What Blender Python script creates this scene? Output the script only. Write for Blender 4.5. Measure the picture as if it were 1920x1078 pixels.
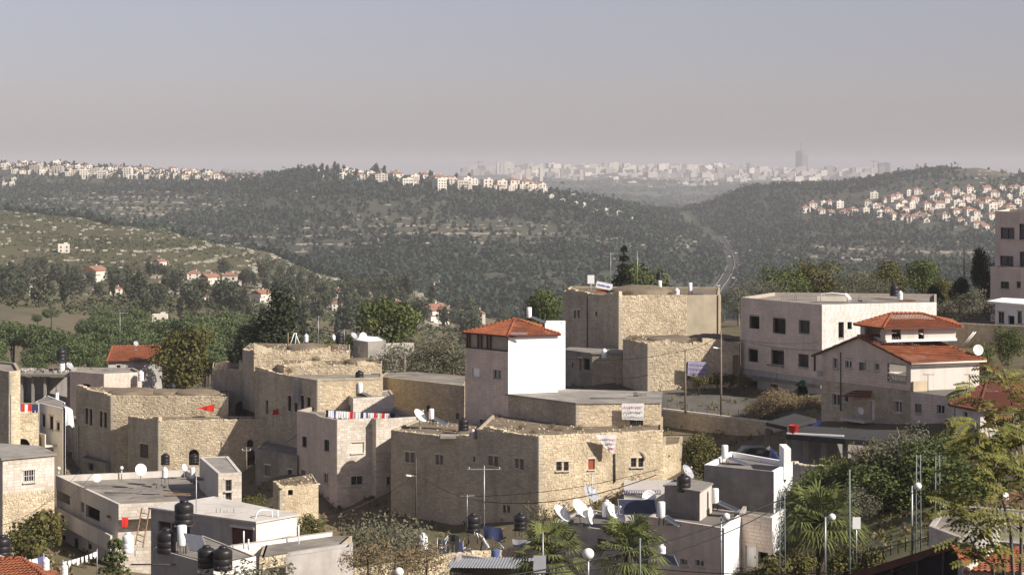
import bpy, math, random
import numpy as np
from mathutils import Vector, Matrix

# ------------------------------------------------------------------ camera, sky, sun, exposure
for o in list(bpy.data.objects): bpy.data.objects.remove(o)
scene = bpy.context.scene
col = scene.collection
F, HX, HY = 3600.0, 960.0, 330.0          # focal length and eye level, in pixels of the 1920 px photograph
cam_d = bpy.data.cameras.new('camera'); cam = bpy.data.objects.new('camera', cam_d); col.objects.link(cam)
cam_d.sensor_width = 36.0; cam_d.lens = F / 1920 * 36
cam_d.shift_y = -(539 - HY) / 1920
cam_d.clip_start = 0.5; cam_d.clip_end = 60000
cam.location = (0, 0, 0); cam.rotation_euler = (math.radians(90), 0, 0)
scene.camera = cam

SUN = Vector((0.855 * math.cos(math.radians(35)), -0.519 * math.cos(math.radians(35)), math.sin(math.radians(35)))).normalized()
w = bpy.data.worlds.new('World'); scene.world = w; w.use_nodes = True
nt = w.node_tree; nt.nodes.clear()
sky = nt.nodes.new('ShaderNodeTexSky'); sky.sky_type = 'NISHITA'; sky.sun_disc = False
sky.sun_elevation = math.asin(SUN.z); sky.sun_rotation = math.atan2(SUN.x, SUN.y)
sky.altitude = 600; sky.air_density = 1.0; sky.dust_density = 2.0; sky.ozone_density = 1.0
hsv = nt.nodes.new('ShaderNodeHueSaturation'); hsv.inputs['Saturation'].default_value = 0.68
tint = nt.nodes.new('ShaderNodeMix'); tint.data_type = 'RGBA'; tint.blend_type = 'MULTIPLY'; tint.inputs[0].default_value = 1.0
tint.inputs[7].default_value = (0.985, 0.875, 0.975, 1)
bg = nt.nodes.new('ShaderNodeBackground'); bg.inputs['Strength'].default_value = 0.055
out = nt.nodes.new('ShaderNodeOutputWorld')
nt.links.new(sky.outputs[0], hsv.inputs['Color']); nt.links.new(hsv.outputs[0], tint.inputs[6])
nt.links.new(tint.outputs[2], bg.inputs['Color']); nt.links.new(bg.outputs[0], out.inputs['Surface'])
sd = bpy.data.lights.new('sun', 'SUN'); sd.energy = 4.1; sd.angle = math.radians(0.53); sd.color = (1.0, 0.93, 0.82)
so = bpy.data.objects.new('sun', sd); col.objects.link(so); so.rotation_euler = SUN.to_track_quat('Z', 'Y').to_euler()
so.location = (200, -100, 200)
scene.view_settings.view_transform = 'Standard'; scene.view_settings.look = 'None'
scene.view_settings.exposure = 0.88; scene.view_settings.gamma = 1.0
scene.cycles.max_bounces = 6; scene.cycles.diffuse_bounces = 3; scene.cycles.transparent_max_bounces = 8
scene.cycles.volume_bounces = 1
HAZE_DENSITY = 0.000102
HAZE_COLOR = (0.745, 0.735, 0.785, 1)

# ------------------------------------------------------------------ small helpers
def K(px): return (px - HX) / F
def PX(px, D): return K(px) * D
def PZ(py, D): return -(py - HY) / F * D
def W(px, py, D): return Vector((PX(px, D), D, PZ(py, D)))
R0 = random.Random(7)

def tag(o, label=None, cat=None, group=None, kind=None):
    if label: o['label'] = label
    if cat: o['category'] = cat
    if group: o['group'] = group
    if kind: o['kind'] = kind
    return o

ORG = {}
def empty(name, loc, label, cat, group=None, rz=0.0, scale=1.0):
    o = bpy.data.objects.new(name, None); col.objects.link(o)
    o.location = loc; o.rotation_euler = (0, 0, rz)
    o.scale = (scale,) * 3 if not hasattr(scale, '__len__') else scale
    o.empty_display_size = 0.3
    ORG[o.name] = Vector(loc)
    return tag(o, label, cat, group)

def link(name, me, parent=None, mat=None):
    o = bpy.data.objects.new(name, me); col.objects.link(o)
    if mat is not None and not me.materials: me.materials.append(mat)
    if parent is not None:
        o.parent = parent; ORG[o.name] = ORG.get(parent.name, Vector((0, 0, 0)))
    else: ORG[o.name] = Vector((0, 0, 0))
    return o

class MB:
    """collects polygons, then links them as ONE mesh object"""
    def __init__(s): s.v = []; s.f = []; s.smooth = []
    def poly(s, pts, sm=False):
        n = len(s.v); s.v += [tuple(p) for p in pts]; s.f.append(tuple(range(n, n + len(pts)))); s.smooth.append(sm)
    def box(s, c, size, ax=None):
        c = Vector(c); X, Y, Z = ax if ax else (Vector((1, 0, 0)), Vector((0, 1, 0)), Vector((0, 0, 1)))
        hx, hy, hz = size[0] / 2, size[1] / 2, size[2] / 2; n = len(s.v)
        for a, b, d in ((-1,-1,-1),(1,-1,-1),(1,1,-1),(-1,1,-1),(-1,-1,1),(1,-1,1),(1,1,1),(-1,1,1)):
            s.v.append(tuple(c + X * (a * hx) + Y * (b * hy) + Z * (d * hz)))
        for q in ((3,2,1,0),(4,5,6,7),(0,1,5,4),(1,2,6,5),(2,3,7,6),(3,0,4,7)): s.f.append(tuple(n + i for i in q)); s.smooth.append(False)
        return s
    def prism(s, pts, z0, z1):
        b = [(p[0], p[1], z0) for p in pts]; t = [(p[0], p[1], z1) for p in pts]
        s.poly(b[::-1]); s.poly(t); n = len(pts)
        for i in range(n): j = (i + 1) % n; s.poly([b[i], b[j], t[j], t[i]])
        return s
    def tube(s, pts, rad, n=6, caps=True):
        pts = [Vector(p) for p in pts]; rings = []
        for i, p in enumerate(pts):
            d = (pts[min(i + 1, len(pts) - 1)] - pts[max(i - 1, 0)])
            if d.length < 1e-9: d = Vector((0, 0, 1))
            d.normalize(); a = d.cross(Vector((0, 0, 1)))
            if a.length < 1e-3: a = d.cross(Vector((0, 1, 0)))
            a.normalize(); b = d.cross(a); r = rad[i] if hasattr(rad, '__len__') else rad
            base = len(s.v)
            for k in range(n):
                t = 2 * math.pi * k / n; s.v.append(tuple(p + a * (math.cos(t) * r) + b * (math.sin(t) * r)))
            rings.append(base)
        for i in range(len(rings) - 1):
            for k in range(n):
                j = (k + 1) % n; s.f.append((rings[i] + k, rings[i] + j, rings[i + 1] + j, rings[i + 1] + k)); s.smooth.append(True)
        if caps:
            s.f.append(tuple(rings[0] + k for k in range(n))[::-1]); s.smooth.append(False)
            s.f.append(tuple(rings[-1] + k for k in range(n))); s.smooth.append(False)
        return s
    def lathe(s, prof, c=(0, 0, 0), n=14, sm=True):
        base = []
        for r, z in prof:
            base.append(len(s.v))
            for k in range(n):
                t = 2 * math.pi * k / n; s.v.append((c[0] + r * math.cos(t), c[1] + r * math.sin(t), c[2] + z))
        for i in range(len(prof) - 1):
            for k in range(n):
                j = (k + 1) % n; s.f.append((base[i] + k, base[i] + j, base[i + 1] + j, base[i + 1] + k)); s.smooth.append(sm)
        return s
    def mesh(s, name, org=(0, 0, 0), mat=None):
        me = bpy.data.meshes.new(name); ox, oy, oz = org
        me.from_pydata([(x - ox, y - oy, z - oz) for x, y, z in s.v], [], s.f)
        me.polygons.foreach_set('use_smooth', s.smooth); me.update()
        if mat is not None: me.materials.append(mat)
        return me
    def build(s, name, mat, parent=None, kind=None):
        org = ORG.get(parent.name, (0, 0, 0)) if parent is not None else (0, 0, 0)
        o = link(name, s.mesh(name, org, mat), parent)
        if kind: o['kind'] = kind
        return o

def np_mesh(name, v, f, mat=None, smooth=False):
    """fast mesh from numpy arrays: v (n,3), f (m,k)"""
    me = bpy.data.meshes.new(name); m, k = f.shape
    me.vertices.add(len(v)); me.vertices.foreach_set('co', np.asarray(v, np.float32).ravel())
    me.loops.add(m * k); me.loops.foreach_set('vertex_index', np.asarray(f, np.int32).ravel())
    me.polygons.add(m); me.polygons.foreach_set('loop_start', np.arange(0, m * k, k, dtype=np.int32))
    me.polygons.foreach_set('use_smooth', np.full(m, smooth))
    me.update(calc_edges=True)
    if mat is not None: me.materials.append(mat)
    return me

def cat_wire(a, b, sag, n=9):
    a, b = Vector(a), Vector(b)
    return [a.lerp(b, i / (n - 1)) - Vector((0, 0, sag * 4 * (i / (n - 1)) * (1 - i / (n - 1)))) for i in range(n)]

# ------------------------------------------------------------------ materials
def M(name, c, rough=0.85, var=0.12, scale=1.2, bump=0.0, bscale=12, island=0.0, c2=None, metal=0.0, trans=0.0, spec=0.3, streak=0.0, blotch=0.0, bsc=0.18):
    m = bpy.data.materials.new(name); m.use_nodes = True; t = m.node_tree; N = t.nodes; L = t.links
    b = N['Principled BSDF']; b.inputs['Roughness'].default_value = rough; b.inputs['Metallic'].default_value = metal
    b.inputs['Specular IOR Level'].default_value = spec
    tc = N.new('ShaderNodeTexCoord'); geo = N.new('ShaderNodeNewGeometry')
    c2 = c2 or tuple(x * (1 - 2 * var) for x in c)
    mix = N.new('ShaderNodeMix'); mix.data_type = 'RGBA'
    mix.inputs[6].default_value = (*c, 1); mix.inputs[7].default_value = (*c2, 1)
    nz = N.new('ShaderNodeTexNoise'); nz.inputs['Scale'].default_value = scale; nz.inputs['Detail'].default_value = 6; nz.inputs['Roughness'].default_value = 0.65
    L.new(tc.outputs['Object'], nz.inputs['Vector'])
    rp = N.new('ShaderNodeMapRange'); rp.inputs['From Min'].default_value = 0.35; rp.inputs['From Max'].default_value = 0.7
    L.new(nz.outputs['Fac'], rp.inputs['Value']); fac = rp.outputs[0]
    if island > 0:
        ma = N.new('ShaderNodeMath'); ma.operation = 'MULTIPLY_ADD'; ma.inputs[1].default_value = island
        L.new(geo.outputs['Random Per Island'], ma.inputs[0])
        mb = N.new('ShaderNodeMath'); mb.operation = 'MULTIPLY'; mb.inputs[1].default_value = 1 - island * 0.6
        L.new(fac, mb.inputs[0]); L.new(mb.outputs[0], ma.inputs[2]); ma.use_clamp = True; fac = ma.outputs[0]
    L.new(fac, mix.inputs[0]); colr = mix.outputs[2]
    if streak > 0:      # weathering: rain-streak stains stretched down the wall
        mp = N.new('ShaderNodeMapping'); mp.inputs['Scale'].default_value = (1.3, 1.3, 0.16); L.new(tc.outputs['Object'], mp.inputs['Vector'])
        n2 = N.new('ShaderNodeTexNoise'); n2.inputs['Scale'].default_value = 1.0; n2.inputs['Detail'].default_value = 5; L.new(mp.outputs[0], n2.inputs['Vector'])
        r2 = N.new('ShaderNodeMapRange'); r2.inputs['From Min'].default_value = 0.5; r2.inputs['From Max'].default_value = 0.75; r2.inputs['To Max'].default_value = streak
        L.new(n2.outputs['Fac'], r2.inputs['Value'])
        mx = N.new('ShaderNodeMix'); mx.data_type = 'RGBA'; mx.inputs[7].default_value = (c[0] * 0.45, c[1] * 0.43, c[2] * 0.4, 1)
        L.new(r2.outputs[0], mx.inputs[0]); L.new(colr, mx.inputs[6]); colr = mx.outputs[2]
    if blotch > 0:      # broad faded and dirty areas
        n3 = N.new('ShaderNodeTexNoise'); n3.inputs['Scale'].default_value = bsc; n3.inputs['Detail'].default_value = 5; n3.inputs['Roughness'].default_value = 0.6; L.new(tc.outputs['Object'], n3.inputs['Vector'])
        r3 = N.new('ShaderNodeMapRange'); r3.inputs['From Min'].default_value = 0.32; r3.inputs['From Max'].default_value = 0.68; r3.inputs['To Min'].default_value = 1 - blotch; r3.inputs['To Max'].default_value = 1 + blotch * 0.35
        L.new(n3.outputs['Fac'], r3.inputs['Value']); vm = N.new('ShaderNodeVectorMath'); vm.operation = 'SCALE'; L.new(colr, vm.inputs[0]); L.new(r3.outputs[0], vm.inputs['Scale']); colr = vm.outputs[0]
    L.new(colr, b.inputs['Base Color'])
    if bump > 0:
        nb = N.new('ShaderNodeTexNoise'); nb.inputs['Scale'].default_value = bscale; nb.inputs['Detail'].default_value = 4
        L.new(tc.outputs['Object'], nb.inputs['Vector'])
        bp = N.new('ShaderNodeBump'); bp.inputs['Strength'].default_value = bump; bp.inputs['Distance'].default_value = 0.05
        L.new(nb.outputs['Fac'], bp.inputs['Height']); L.new(bp.outputs[0], b.inputs['Normal'])
    if trans > 0:
        tr = N.new('ShaderNodeBsdfTranslucent'); L.new(colr, tr.inputs['Color'])
        ms = N.new('ShaderNodeMixShader'); ms.inputs[0].default_value = trans
        o = N['Material Output']; L.new(b.outputs[0], ms.inputs[1]); L.new(tr.outputs[0], ms.inputs[2]); L.new(ms.outputs[0], o.inputs['Surface'])
    return m

MT = {}
def mats():
    d = MT
    d['stone'] = M('warm_limestone', (0.71, 0.59, 0.42), 0.95, 0.2, 0.5, 0.5, 6, 0.6, (0.45, 0.365, 0.25), streak=0.6, blotch=.2)
    d['stone_grey_shade'] = M('grey_shade_limestone', (0.60, 0.525, 0.41), 0.95, 0.2, 0.4, 0.5, 6, 0.6, (0.38, 0.33, 0.255), streak=0.6, blotch=.3)  # darker, greyer copy of the warm limestone for shaded walls; also quoins and trim
    d['stone_pale'] = M('pale_rubble', (0.72, 0.61, 0.44), 0.95, 0.2, 0.6, 0.5, 6, 0.7, (0.43, 0.355, 0.25), streak=0.5, blotch=.2)
    d['mortar'] = M('lime_mortar', (0.46, 0.385, 0.275), 0.95, 0.2, 2, 0.4)
    d['ashlar'] = M('pale_ashlar', (0.66, 0.60, 0.535), 0.9, 0.1, 0.5, 0.25, 20, 0.6, (0.42, 0.365, 0.30), streak=0.25)
    d['ashlar_white'] = M('white_ashlar', (0.76, 0.725, 0.68), 0.9, 0.1, 0.5, 0.25, 20, 0.5, (0.60, 0.565, 0.52), streak=0.25)
    d['ashlar_pink'] = M('pinkish_ashlar', (0.70, 0.575, 0.49), 0.9, 0.1, 0.5, 0.25, 20, 0.45, (0.50, 0.425, 0.365), streak=0.3)
    d['joint'] = M('pale_joint', (0.38, 0.33, 0.275), 0.9, 0.1, 2)
    d['white'] = M('white_paint', (0.86, 0.85, 0.83), 0.75, 0.05, 0.7, 0.1, 15, streak=0.22)
    d['block'] = M('white_block', (0.70, 0.68, 0.65), 0.9, 0.05, 0.8, 0.3, 20, 0.3)
    d['render'] = M('grey_render', (0.46, 0.425, 0.395), 0.9, 0.12, 0.8, 0.2, 15, streak=0.45, blotch=.25, bsc=.3)
    d['cream'] = M('cream_render', (0.62, 0.575, 0.52), 0.9, 0.1, 0.6, 0.2, 15, streak=0.45, blotch=.2, bsc=.3)
    d['plaster'] = M('tan_plaster', (0.42, 0.355, 0.26), 0.95, 0.18, 0.35, 0.2, 10, streak=0.3)
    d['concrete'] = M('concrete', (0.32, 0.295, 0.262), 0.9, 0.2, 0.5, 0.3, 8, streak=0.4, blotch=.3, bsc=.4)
    d['roof'] = M('roof_screed', (0.21, 0.19, 0.165), 0.95, 0.25, 0.35, 0.3, 6, c2=(0.10, 0.09, 0.078), blotch=.35, bsc=.35)
    d['roof_pale'] = M('pale_roof_screed', (0.30, 0.27, 0.235), 0.95, 0.2, 0.5, 0.3, 6, c2=(0.15, 0.13, 0.11), blotch=.35, bsc=.35)
    d['earth_roof'] = M('earth_roof', (0.21, 0.165, 0.115), 0.98, 0.25, 0.6, 0.6, 5, c2=(0.105, 0.082, 0.055))
    d['tile'] = M('red_roof_tiles', (0.38, 0.125, 0.052), 0.8, 0.25, 1.4, 0.2, 14, 0.0, (0.22, 0.065, 0.035), blotch=.3, bsc=.5)
    d['tile_old'] = M('weathered_roof_tiles', (0.17, 0.055, 0.032), 0.85, 0.3, 1.2, 0.2, 14, 0.0, (0.14, 0.045, 0.03))
    d['dark_wood'] = M('dark_red_timber', (0.10, 0.035, 0.025), 0.6, 0.2, 4)
    d['wood'] = M('wood', (0.26, 0.17, 0.095), 0.8, 0.2, 6)
    d['brown_metal'] = M('brown_sheet', (0.12, 0.045, 0.03), 0.6, 0.2, 1.5)
    d['glass'] = M('window_glass', (0.018, 0.02, 0.024), 0.08, 0.1, 2, spec=0.6)
    d['gable_shade'] = M('shaded_gable', (0.035, 0.032, 0.03), 0.95, 0.1, 2)
    d['frame'] = M('white_frame', (0.62, 0.60, 0.57), 0.6, 0.05)
    d['frame_dark'] = M('dark_frame', (0.07, 0.06, 0.055), 0.6, 0.1)
    d['shutter'] = M('pale_shutter', (0.60, 0.56, 0.49), 0.7, 0.06)
    d['shutter_grey'] = M('grey_shutter', (0.17, 0.155, 0.14), 0.7, 0.15)
    d['shutter_red'] = M('red_shutter', (0.32, 0.075, 0.035), 0.7, 0.15)
    d['bar'] = M('iron_bar', (0.10, 0.09, 0.085), 0.6, 0.2)
    d['steel'] = M('galvanised_steel', (0.42, 0.43, 0.44), 0.45, 0.1, metal=0.5)
    d['pole'] = M('weathered_pole', (0.22, 0.18, 0.14), 0.85, 0.2, 3)
    d['greenpole'] = M('green_grey_pole', (0.20, 0.225, 0.215), 0.6, 0.15)
    d['tankblack'] = M('black_polyethylene', (0.018, 0.016, 0.018), 0.42, 0.1, 2, spec=0.45)
    d['tankwhite'] = M('white_enamel', (0.72, 0.72, 0.73), 0.4, 0.05, 2)
    d['dish'] = M('white_dish', (0.80, 0.79, 0.77), 0.5, 0.04, 1)
    d['dishgrey'] = M('grey_dish', (0.36, 0.37, 0.40), 0.5, 0.1, 1)
    d['panel'] = M('solar_glass', (0.035, 0.045, 0.075), 0.15, 0.1, 2, spec=0.6)
    d['panelframe'] = M('panel_frame', (0.45, 0.46, 0.48), 0.4, 0.1, metal=0.6)
    d['wire'] = M('black_cable', (0.03, 0.03, 0.03), 0.7)
    d['globe'] = M('opal_globe', (0.72, 0.72, 0.68), 0.3, 0.03)
    d['asphalt_slab_shade'] = M('asphalt_slab_shade', (0.045, 0.044, 0.043), 0.9, 0.15, 0.4, 0.2, 10)
    d['street'] = M('dusty_street', (0.125, 0.115, 0.10), 0.95, 0.2, 0.3, 0.2, 10)
    d['grass'] = M('dry_grass_patch', (0.17, 0.155, 0.075), 0.95, 0.2, 0.6, 0.3, 6, c2=(0.10, 0.11, 0.045))
    d['rock'] = M('terrace_rock', (0.50, 0.455, 0.375), 0.95, 0.2, 0.2, 0, 3, 0.8, (0.20, 0.175, 0.14))
    d['bark'] = M('bark', (0.10, 0.08, 0.06), 0.95, 0.3, 4, 0.5)
    d['bark_grey'] = M('grey_bark', (0.23, 0.20, 0.165), 0.95, 0.25, 4, 0.4)
    lf = lambda n, c, c2, tr=0.22, bl=0.0, bsc=.2: M(n, c, 0.75, 0.2, 0.6, island=0.8, c2=c2, trans=tr, spec=0.15, blotch=bl, bsc=bsc)
    d['leaf_pine'] = lf('pine_needles', (0.125, 0.155, 0.062), (0.062, 0.088, 0.036))
    d['leaf_dark'] = lf('dark_conifer', (0.052, 0.066, 0.034), (0.022, 0.031, 0.017), 0.12)
    d['leaf_olive'] = lf('olive_leaves', (0.20, 0.20, 0.135), (0.10, 0.10, 0.065))
    d['leaf_broad'] = lf('broad_leaves', (0.17, 0.155, 0.05), (0.07, 0.072, 0.025))
    d['leaf_green'] = lf('fresh_leaves', (0.15, 0.175, 0.055), (0.06, 0.08, 0.028))
    d['leaf_yellow'] = lf('yellowing_leaves', (0.285, 0.26, 0.062), (0.125, 0.135, 0.036), 0.3)
    d['leaf_brown'] = lf('withered_seeds', (0.22, 0.11, 0.05), (0.12, 0.065, 0.03), 0.2)
    d['leaf_palm'] = lf('palm_leaves', (0.21, 0.225, 0.075), (0.085, 0.105, 0.036), 0.2)
    d['leaf_far'] = lf('far_forest', (0.048, 0.078, 0.050), (0.018, 0.033, 0.024), 0.08, .5, .012)
    d['leaf_mid'] = lf('valley_leaves', (0.085, 0.098, 0.058), (0.042, 0.052, 0.032), 0.1)
    d['leaf_scrub'] = lf('scrub', (0.085, 0.095, 0.045), (0.045, 0.055, 0.026), 0.08)
    d['dry'] = lf('dry_brush', (0.30, 0.235, 0.14), (0.16, 0.12, 0.07), 0.2)
    for n, c in dict(red=(0.55, 0.03, 0.02), blue=(0.10, 0.13, 0.30), white=(0.75, 0.75, 0.75), navy=(0.03, 0.04, 0.10), pink=(0.5, 0.28, 0.3),
                     grey=(0.3, 0.3, 0.32), orange=(0.6, 0.2, 0.05), black=(0.02, 0.02, 0.022), green=(0.03, 0.14, 0.07), lilac=(0.35, 0.33, 0.45), cream=(0.6, 0.55, 0.45)).items():
        d['cloth_' + n] = M('cloth_' + n, c, 0.9, 0.08, 3, trans=0.15)
    d['cream_far'] = M('far_cream_wall', (0.62, 0.57, 0.49), 0.9, 0.1, 0.1)
    d['white_far'] = M('far_white_wall', (0.64, 0.585, 0.505), 0.9, 0.08, 0.1)
    d['tan_far'] = M('far_tan_wall', (0.47, 0.42, 0.355), 0.9, 0.1, 0.1)
    d['city_far'] = M('city_stone', (0.23, 0.21, 0.19), 0.9, 0.15, 0.02)
    d['tile_far'] = M('far_roof_tiles', (0.30, 0.15, 0.10), 0.85, 0.2, 0.3)
    d['city_pale'] = M('pale_city_stone', (0.47, 0.43, 0.385), 0.9, 0.1, 0.02)
    d['city_dark'] = M('city_glass', (0.055, 0.06, 0.07), 0.5, 0.15, 0.02)
    d['ink'] = M('black_ink', (0.03, 0.02, 0.03), 0.8); d['ink_red'] = M('red_ink', (0.5, 0.02, 0.03), 0.8); d['ink_purple'] = M('purple_ink', (0.10, 0.05, 0.2), 0.8)
    d['ink_blue'] = M('blue_ink', (0.03, 0.08, 0.3), 0.8)
    d['redplastic'] = M('red_plastic', (0.60, 0.03, 0.02), 0.5)
    d['car_white'] = M('car_white', (0.75, 0.75, 0.75), 0.3); d['car_dark'] = M('car_dark', (0.05, 0.05, 0.06), 0.3)
mats()
# ------------------------------------------------------------------ terrain: surveyed points (px, py or None, D, z) joined by a smooth sheet
CP = []
def cpz(px, D, z): CP.append((px, D, z))
def cpy(px, py, D): CP.append((px, D, PZ(py, D)))
for px in (-700, 0, 500, 960, 1450, 1920, 2600): cpz(px, 12, -5.5)
for px, z in ((-500, -15), (0, -15), (500, -15), (1000, -15), (1500, -14), (1920, -11), (2400, -9)): cpz(px, 40, z)
for px, z in ((-400, -23), (0, -23), (500, -23), (1000, -23), (1500, -20.5), (1920, -17), (2300, -15)): cpz(px, 75, z)
for px, z in ((-300, -27), (0, -27), (350, -28), (700, -29), (1050, -29), (1300, -27), (1560, -24.2), (1920, -20), (2300, -18)): cpz(px, 108, z)
for px, D, z in ((60, 155, -29), (200, 150, -30), (500, 165, -31), (640, 184, -34), (850, 172, -33), (1000, 160, -32), (1120, 160, -31), (1250, 165, -29), (1400, 138, -27.5),
    (1560, 130, -25), (1640, 128, -23.3), (1680, 118, -22.4), (1720, 112, -21.8), (1760, 140, -23), (1850, 125, -20.5), (1540, 150, -24.5),
    (0, 185, -30), (100, 188, -31.5), (350, 204, -34), (470, 197, -33.6), (230, 203, -34.5), (150, 208, -34.5), (110, 198, -33), (560, 205, -27), (760, 205, -27.5), (1000, 205, -25), (1120, 203, -23.2), (1250, 196, -23.0),
    (1350, 196, -22.75), (1450, 191, -22.7), (1240, 183, -26.5), (1400, 174, -26.0), (1520, 185, -22.4), (1540, 172, -22.2), (1700, 160, -21.8), (1860, 155, -20), (1920, 170, -18),
    (1300, 222, -21.5), (1500, 225, -21.8), (1780, 215, -18.5), (1860, 240, -17.5), (1650, 270, -18), (1450, 262, -18.5), (1250, 262, -20),
    (0, 230, -26), (200, 245, -28), (340, 245, -28), (520, 238, -24.5), (700, 236, -23.5), (850, 235, -24.5), (1000, 250, -24.5),
    (-200, 300, -33), (100, 300, -34), (500, 300, -34), (900, 320, -36), (1200, 330, -34), (1600, 360, -32), (1880, 360, -26), (2200, 300, -20),
    (-200, 430, -42), (100, 420, -44), (300, 450, -46), (500, 450, -47), (900, 500, -60), (1200, 600, -66), (1600, 600, -62), (1880, 700, -55),
    (250, 560, -47), (850, 760, -64), (1200, 900, -84), (1600, 900, -78), (1900, 950, -72)): cpz(px, D, z)
for px, py, D in ((20, 600, 540), (-200, 590, 560), (300, 572, 700), (600, 618, 700), (165, 536, 1000), (370, 538, 950), (620, 584, 900),
    (0, 490, 1100), (-200, 470, 1150), (0, 392, 1700), (-200, 375, 1750), (300, 426, 1500), (300, 484, 1150), (500, 470, 1350), (500, 535, 1000), (700, 522, 1150), (780, 546, 1050), (150, 440, 1350), (150, 405, 1620),
    (50, 372, 2600), (-200, 360, 2700), (200, 354, 2800), (0, 345, 2850), (0, 306, 3300), (-200, 300, 3300), (120, 312, 3300), (250, 319, 3300), (400, 327, 3300), (500, 334, 3100), (450, 352, 2700), (290, 402, 2300), (120, 395, 2250), (400, 400, 2250),
    (560, 322, 2600), (700, 330, 2650), (850, 340, 2600), (1000, 352, 2550), (1100, 374, 2500), (1200, 398, 2450),
    (600, 400, 2150), (850, 400, 2200), (1100, 432, 2100), (500, 440, 1900), (650, 450, 1850), (850, 460, 1800), (1100, 484, 1800), (1250, 474, 2000), (900, 540, 1450), (1100, 560, 1400), (1000, 605, 1200), (1250, 540, 1500),
    (1345, 556, 1500), (1378, 502, 1850), (1360, 467, 2200), (1300, 432, 2700), (1240, 405, 3100),
    (1275, 402, 2750), (1400, 356, 2900), (1500, 350, 2900), (1600, 340, 2900), (1680, 328, 2950), (1750, 318, 3000), (1830, 311, 3000), (1915, 331, 2900), (2100, 345, 2800),
    (1450, 420, 2500), (1600, 412, 2450), (1700, 412, 2400), (1850, 422, 2300), (2000, 430, 2200), (1500, 462, 2100), (1700, 472, 2000), (1850, 482, 1900), (1430, 516, 1750), (1550, 530, 1550), (1700, 530, 1450), (1900, 540, 1300),
    (1000, 343, 7500), (1300, 348, 7500), (1500, 338, 8000), (900, 327, 8500), (1100, 323, 8500), (1300, 326, 8500), (1500, 330, 8600), (1700, 331, 8600), (400, 326, 8200), (100, 331, 8500), (-300, 331, 8500), (2200, 331, 8500),
    (1300, 387, 5500), (1100, 372, 5000)): cpy(px, py, D)
for px, D, z in ((300, 1900, -78), (500, 1700, -86), (0, 2150, -62), (-200, 2200, -60), (700, 1400, -92), (800, 1280, -94),
    (-200, 4300, -40), (0, 4300, -40), (250, 4300, -45), (450, 4300, -55), (700, 3500, -70), (1000, 3500, -85), (1200, 3400, -92), (1500, 3800, -70), (1800, 3900, -40), (2100, 3900, -40),
    (0, 11500, -80), (900, 11500, -80), (1700, 11500, -80), (200, 6000, -60), (700, 6000, -70), (1700, 6000, -70)): cpz(px, D, z)
CA = np.array(CP); CU = CA[:, 0] / 1000; CV = np.log(CA[:, 1]); CZ = CA[:, 2]
ZS = 1.0 / np.sqrt(1 + (CA[:, 1] / 400) ** 2)
def _solve():
    r = np.hypot(CU[:, None] - CU[None], CV[:, None] - CV[None])
    n = len(CU); A = np.zeros((n + 3, n + 3)); A[:n, :n] = r + np.eye(n) * -0.004
    A[:n, n] = 1; A[:n, n + 1] = CU; A[:n, n + 2] = CV; A[n:, :n] = A[:n, n:].T
    return np.linalg.solve(A, np.concatenate([CZ, np.zeros(3)]))
RB = _solve()
def gz(X, Y):
    X = np.atleast_1d(np.asarray(X, float)); Y = np.atleast_1d(np.asarray(Y, float))
    Yc = np.maximum(Y, 8.0); u = np.clip((X / Yc * F + HX), -2500, 4400) / 1000; v = np.log(Yc)
    z = RB[-3] + RB[-2] * u + RB[-1] * v
    for a in range(0, len(u), 20000):
        s = slice(a, a + 20000)
        z[s] += np.hypot(u[s, None] - CU[None], v[s, None] - CV[None]) @ RB[:-3]
    amp = np.clip((Yc - 300) / 1500, 0, 1)
    fl = np.clip((Yc - 4000) / 4000, 0, 1)
    n = (np.sin(X / 43 + 1.3 * np.sin(Yc / 61)) * np.sin(Yc / 57 + 0.7) * 1.3 + np.sin(X / 19 + Yc / 23) * 0.5 + np.sin(X / 97 - Yc / 130 + 2) * 2.0)
    return z + n * amp * (1 + 2 * fl)
def g1(X, Y): return float(gz(X, Y)[0])
LD = np.exp(np.linspace(np.log(250), np.log(9500), 900))
def ground_at(px, py):
    """first ground point seen along a line of sight -> distance"""
    Zr = PZ(py, LD); h = gz(PX(px, LD), LD) - Zr
    i = np.argmax(h > 0)
    return float(LD[i]) if h[i] > 0 else 3000.0

def polyline_at(pts, x): return float(np.interp(x, [p[0] for p in pts], [p[1] for p in pts]))
RIDGE = [(-300, 372), (0, 392), (150, 405), (300, 426), (500, 470), (700, 522), (790, 548)]

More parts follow.
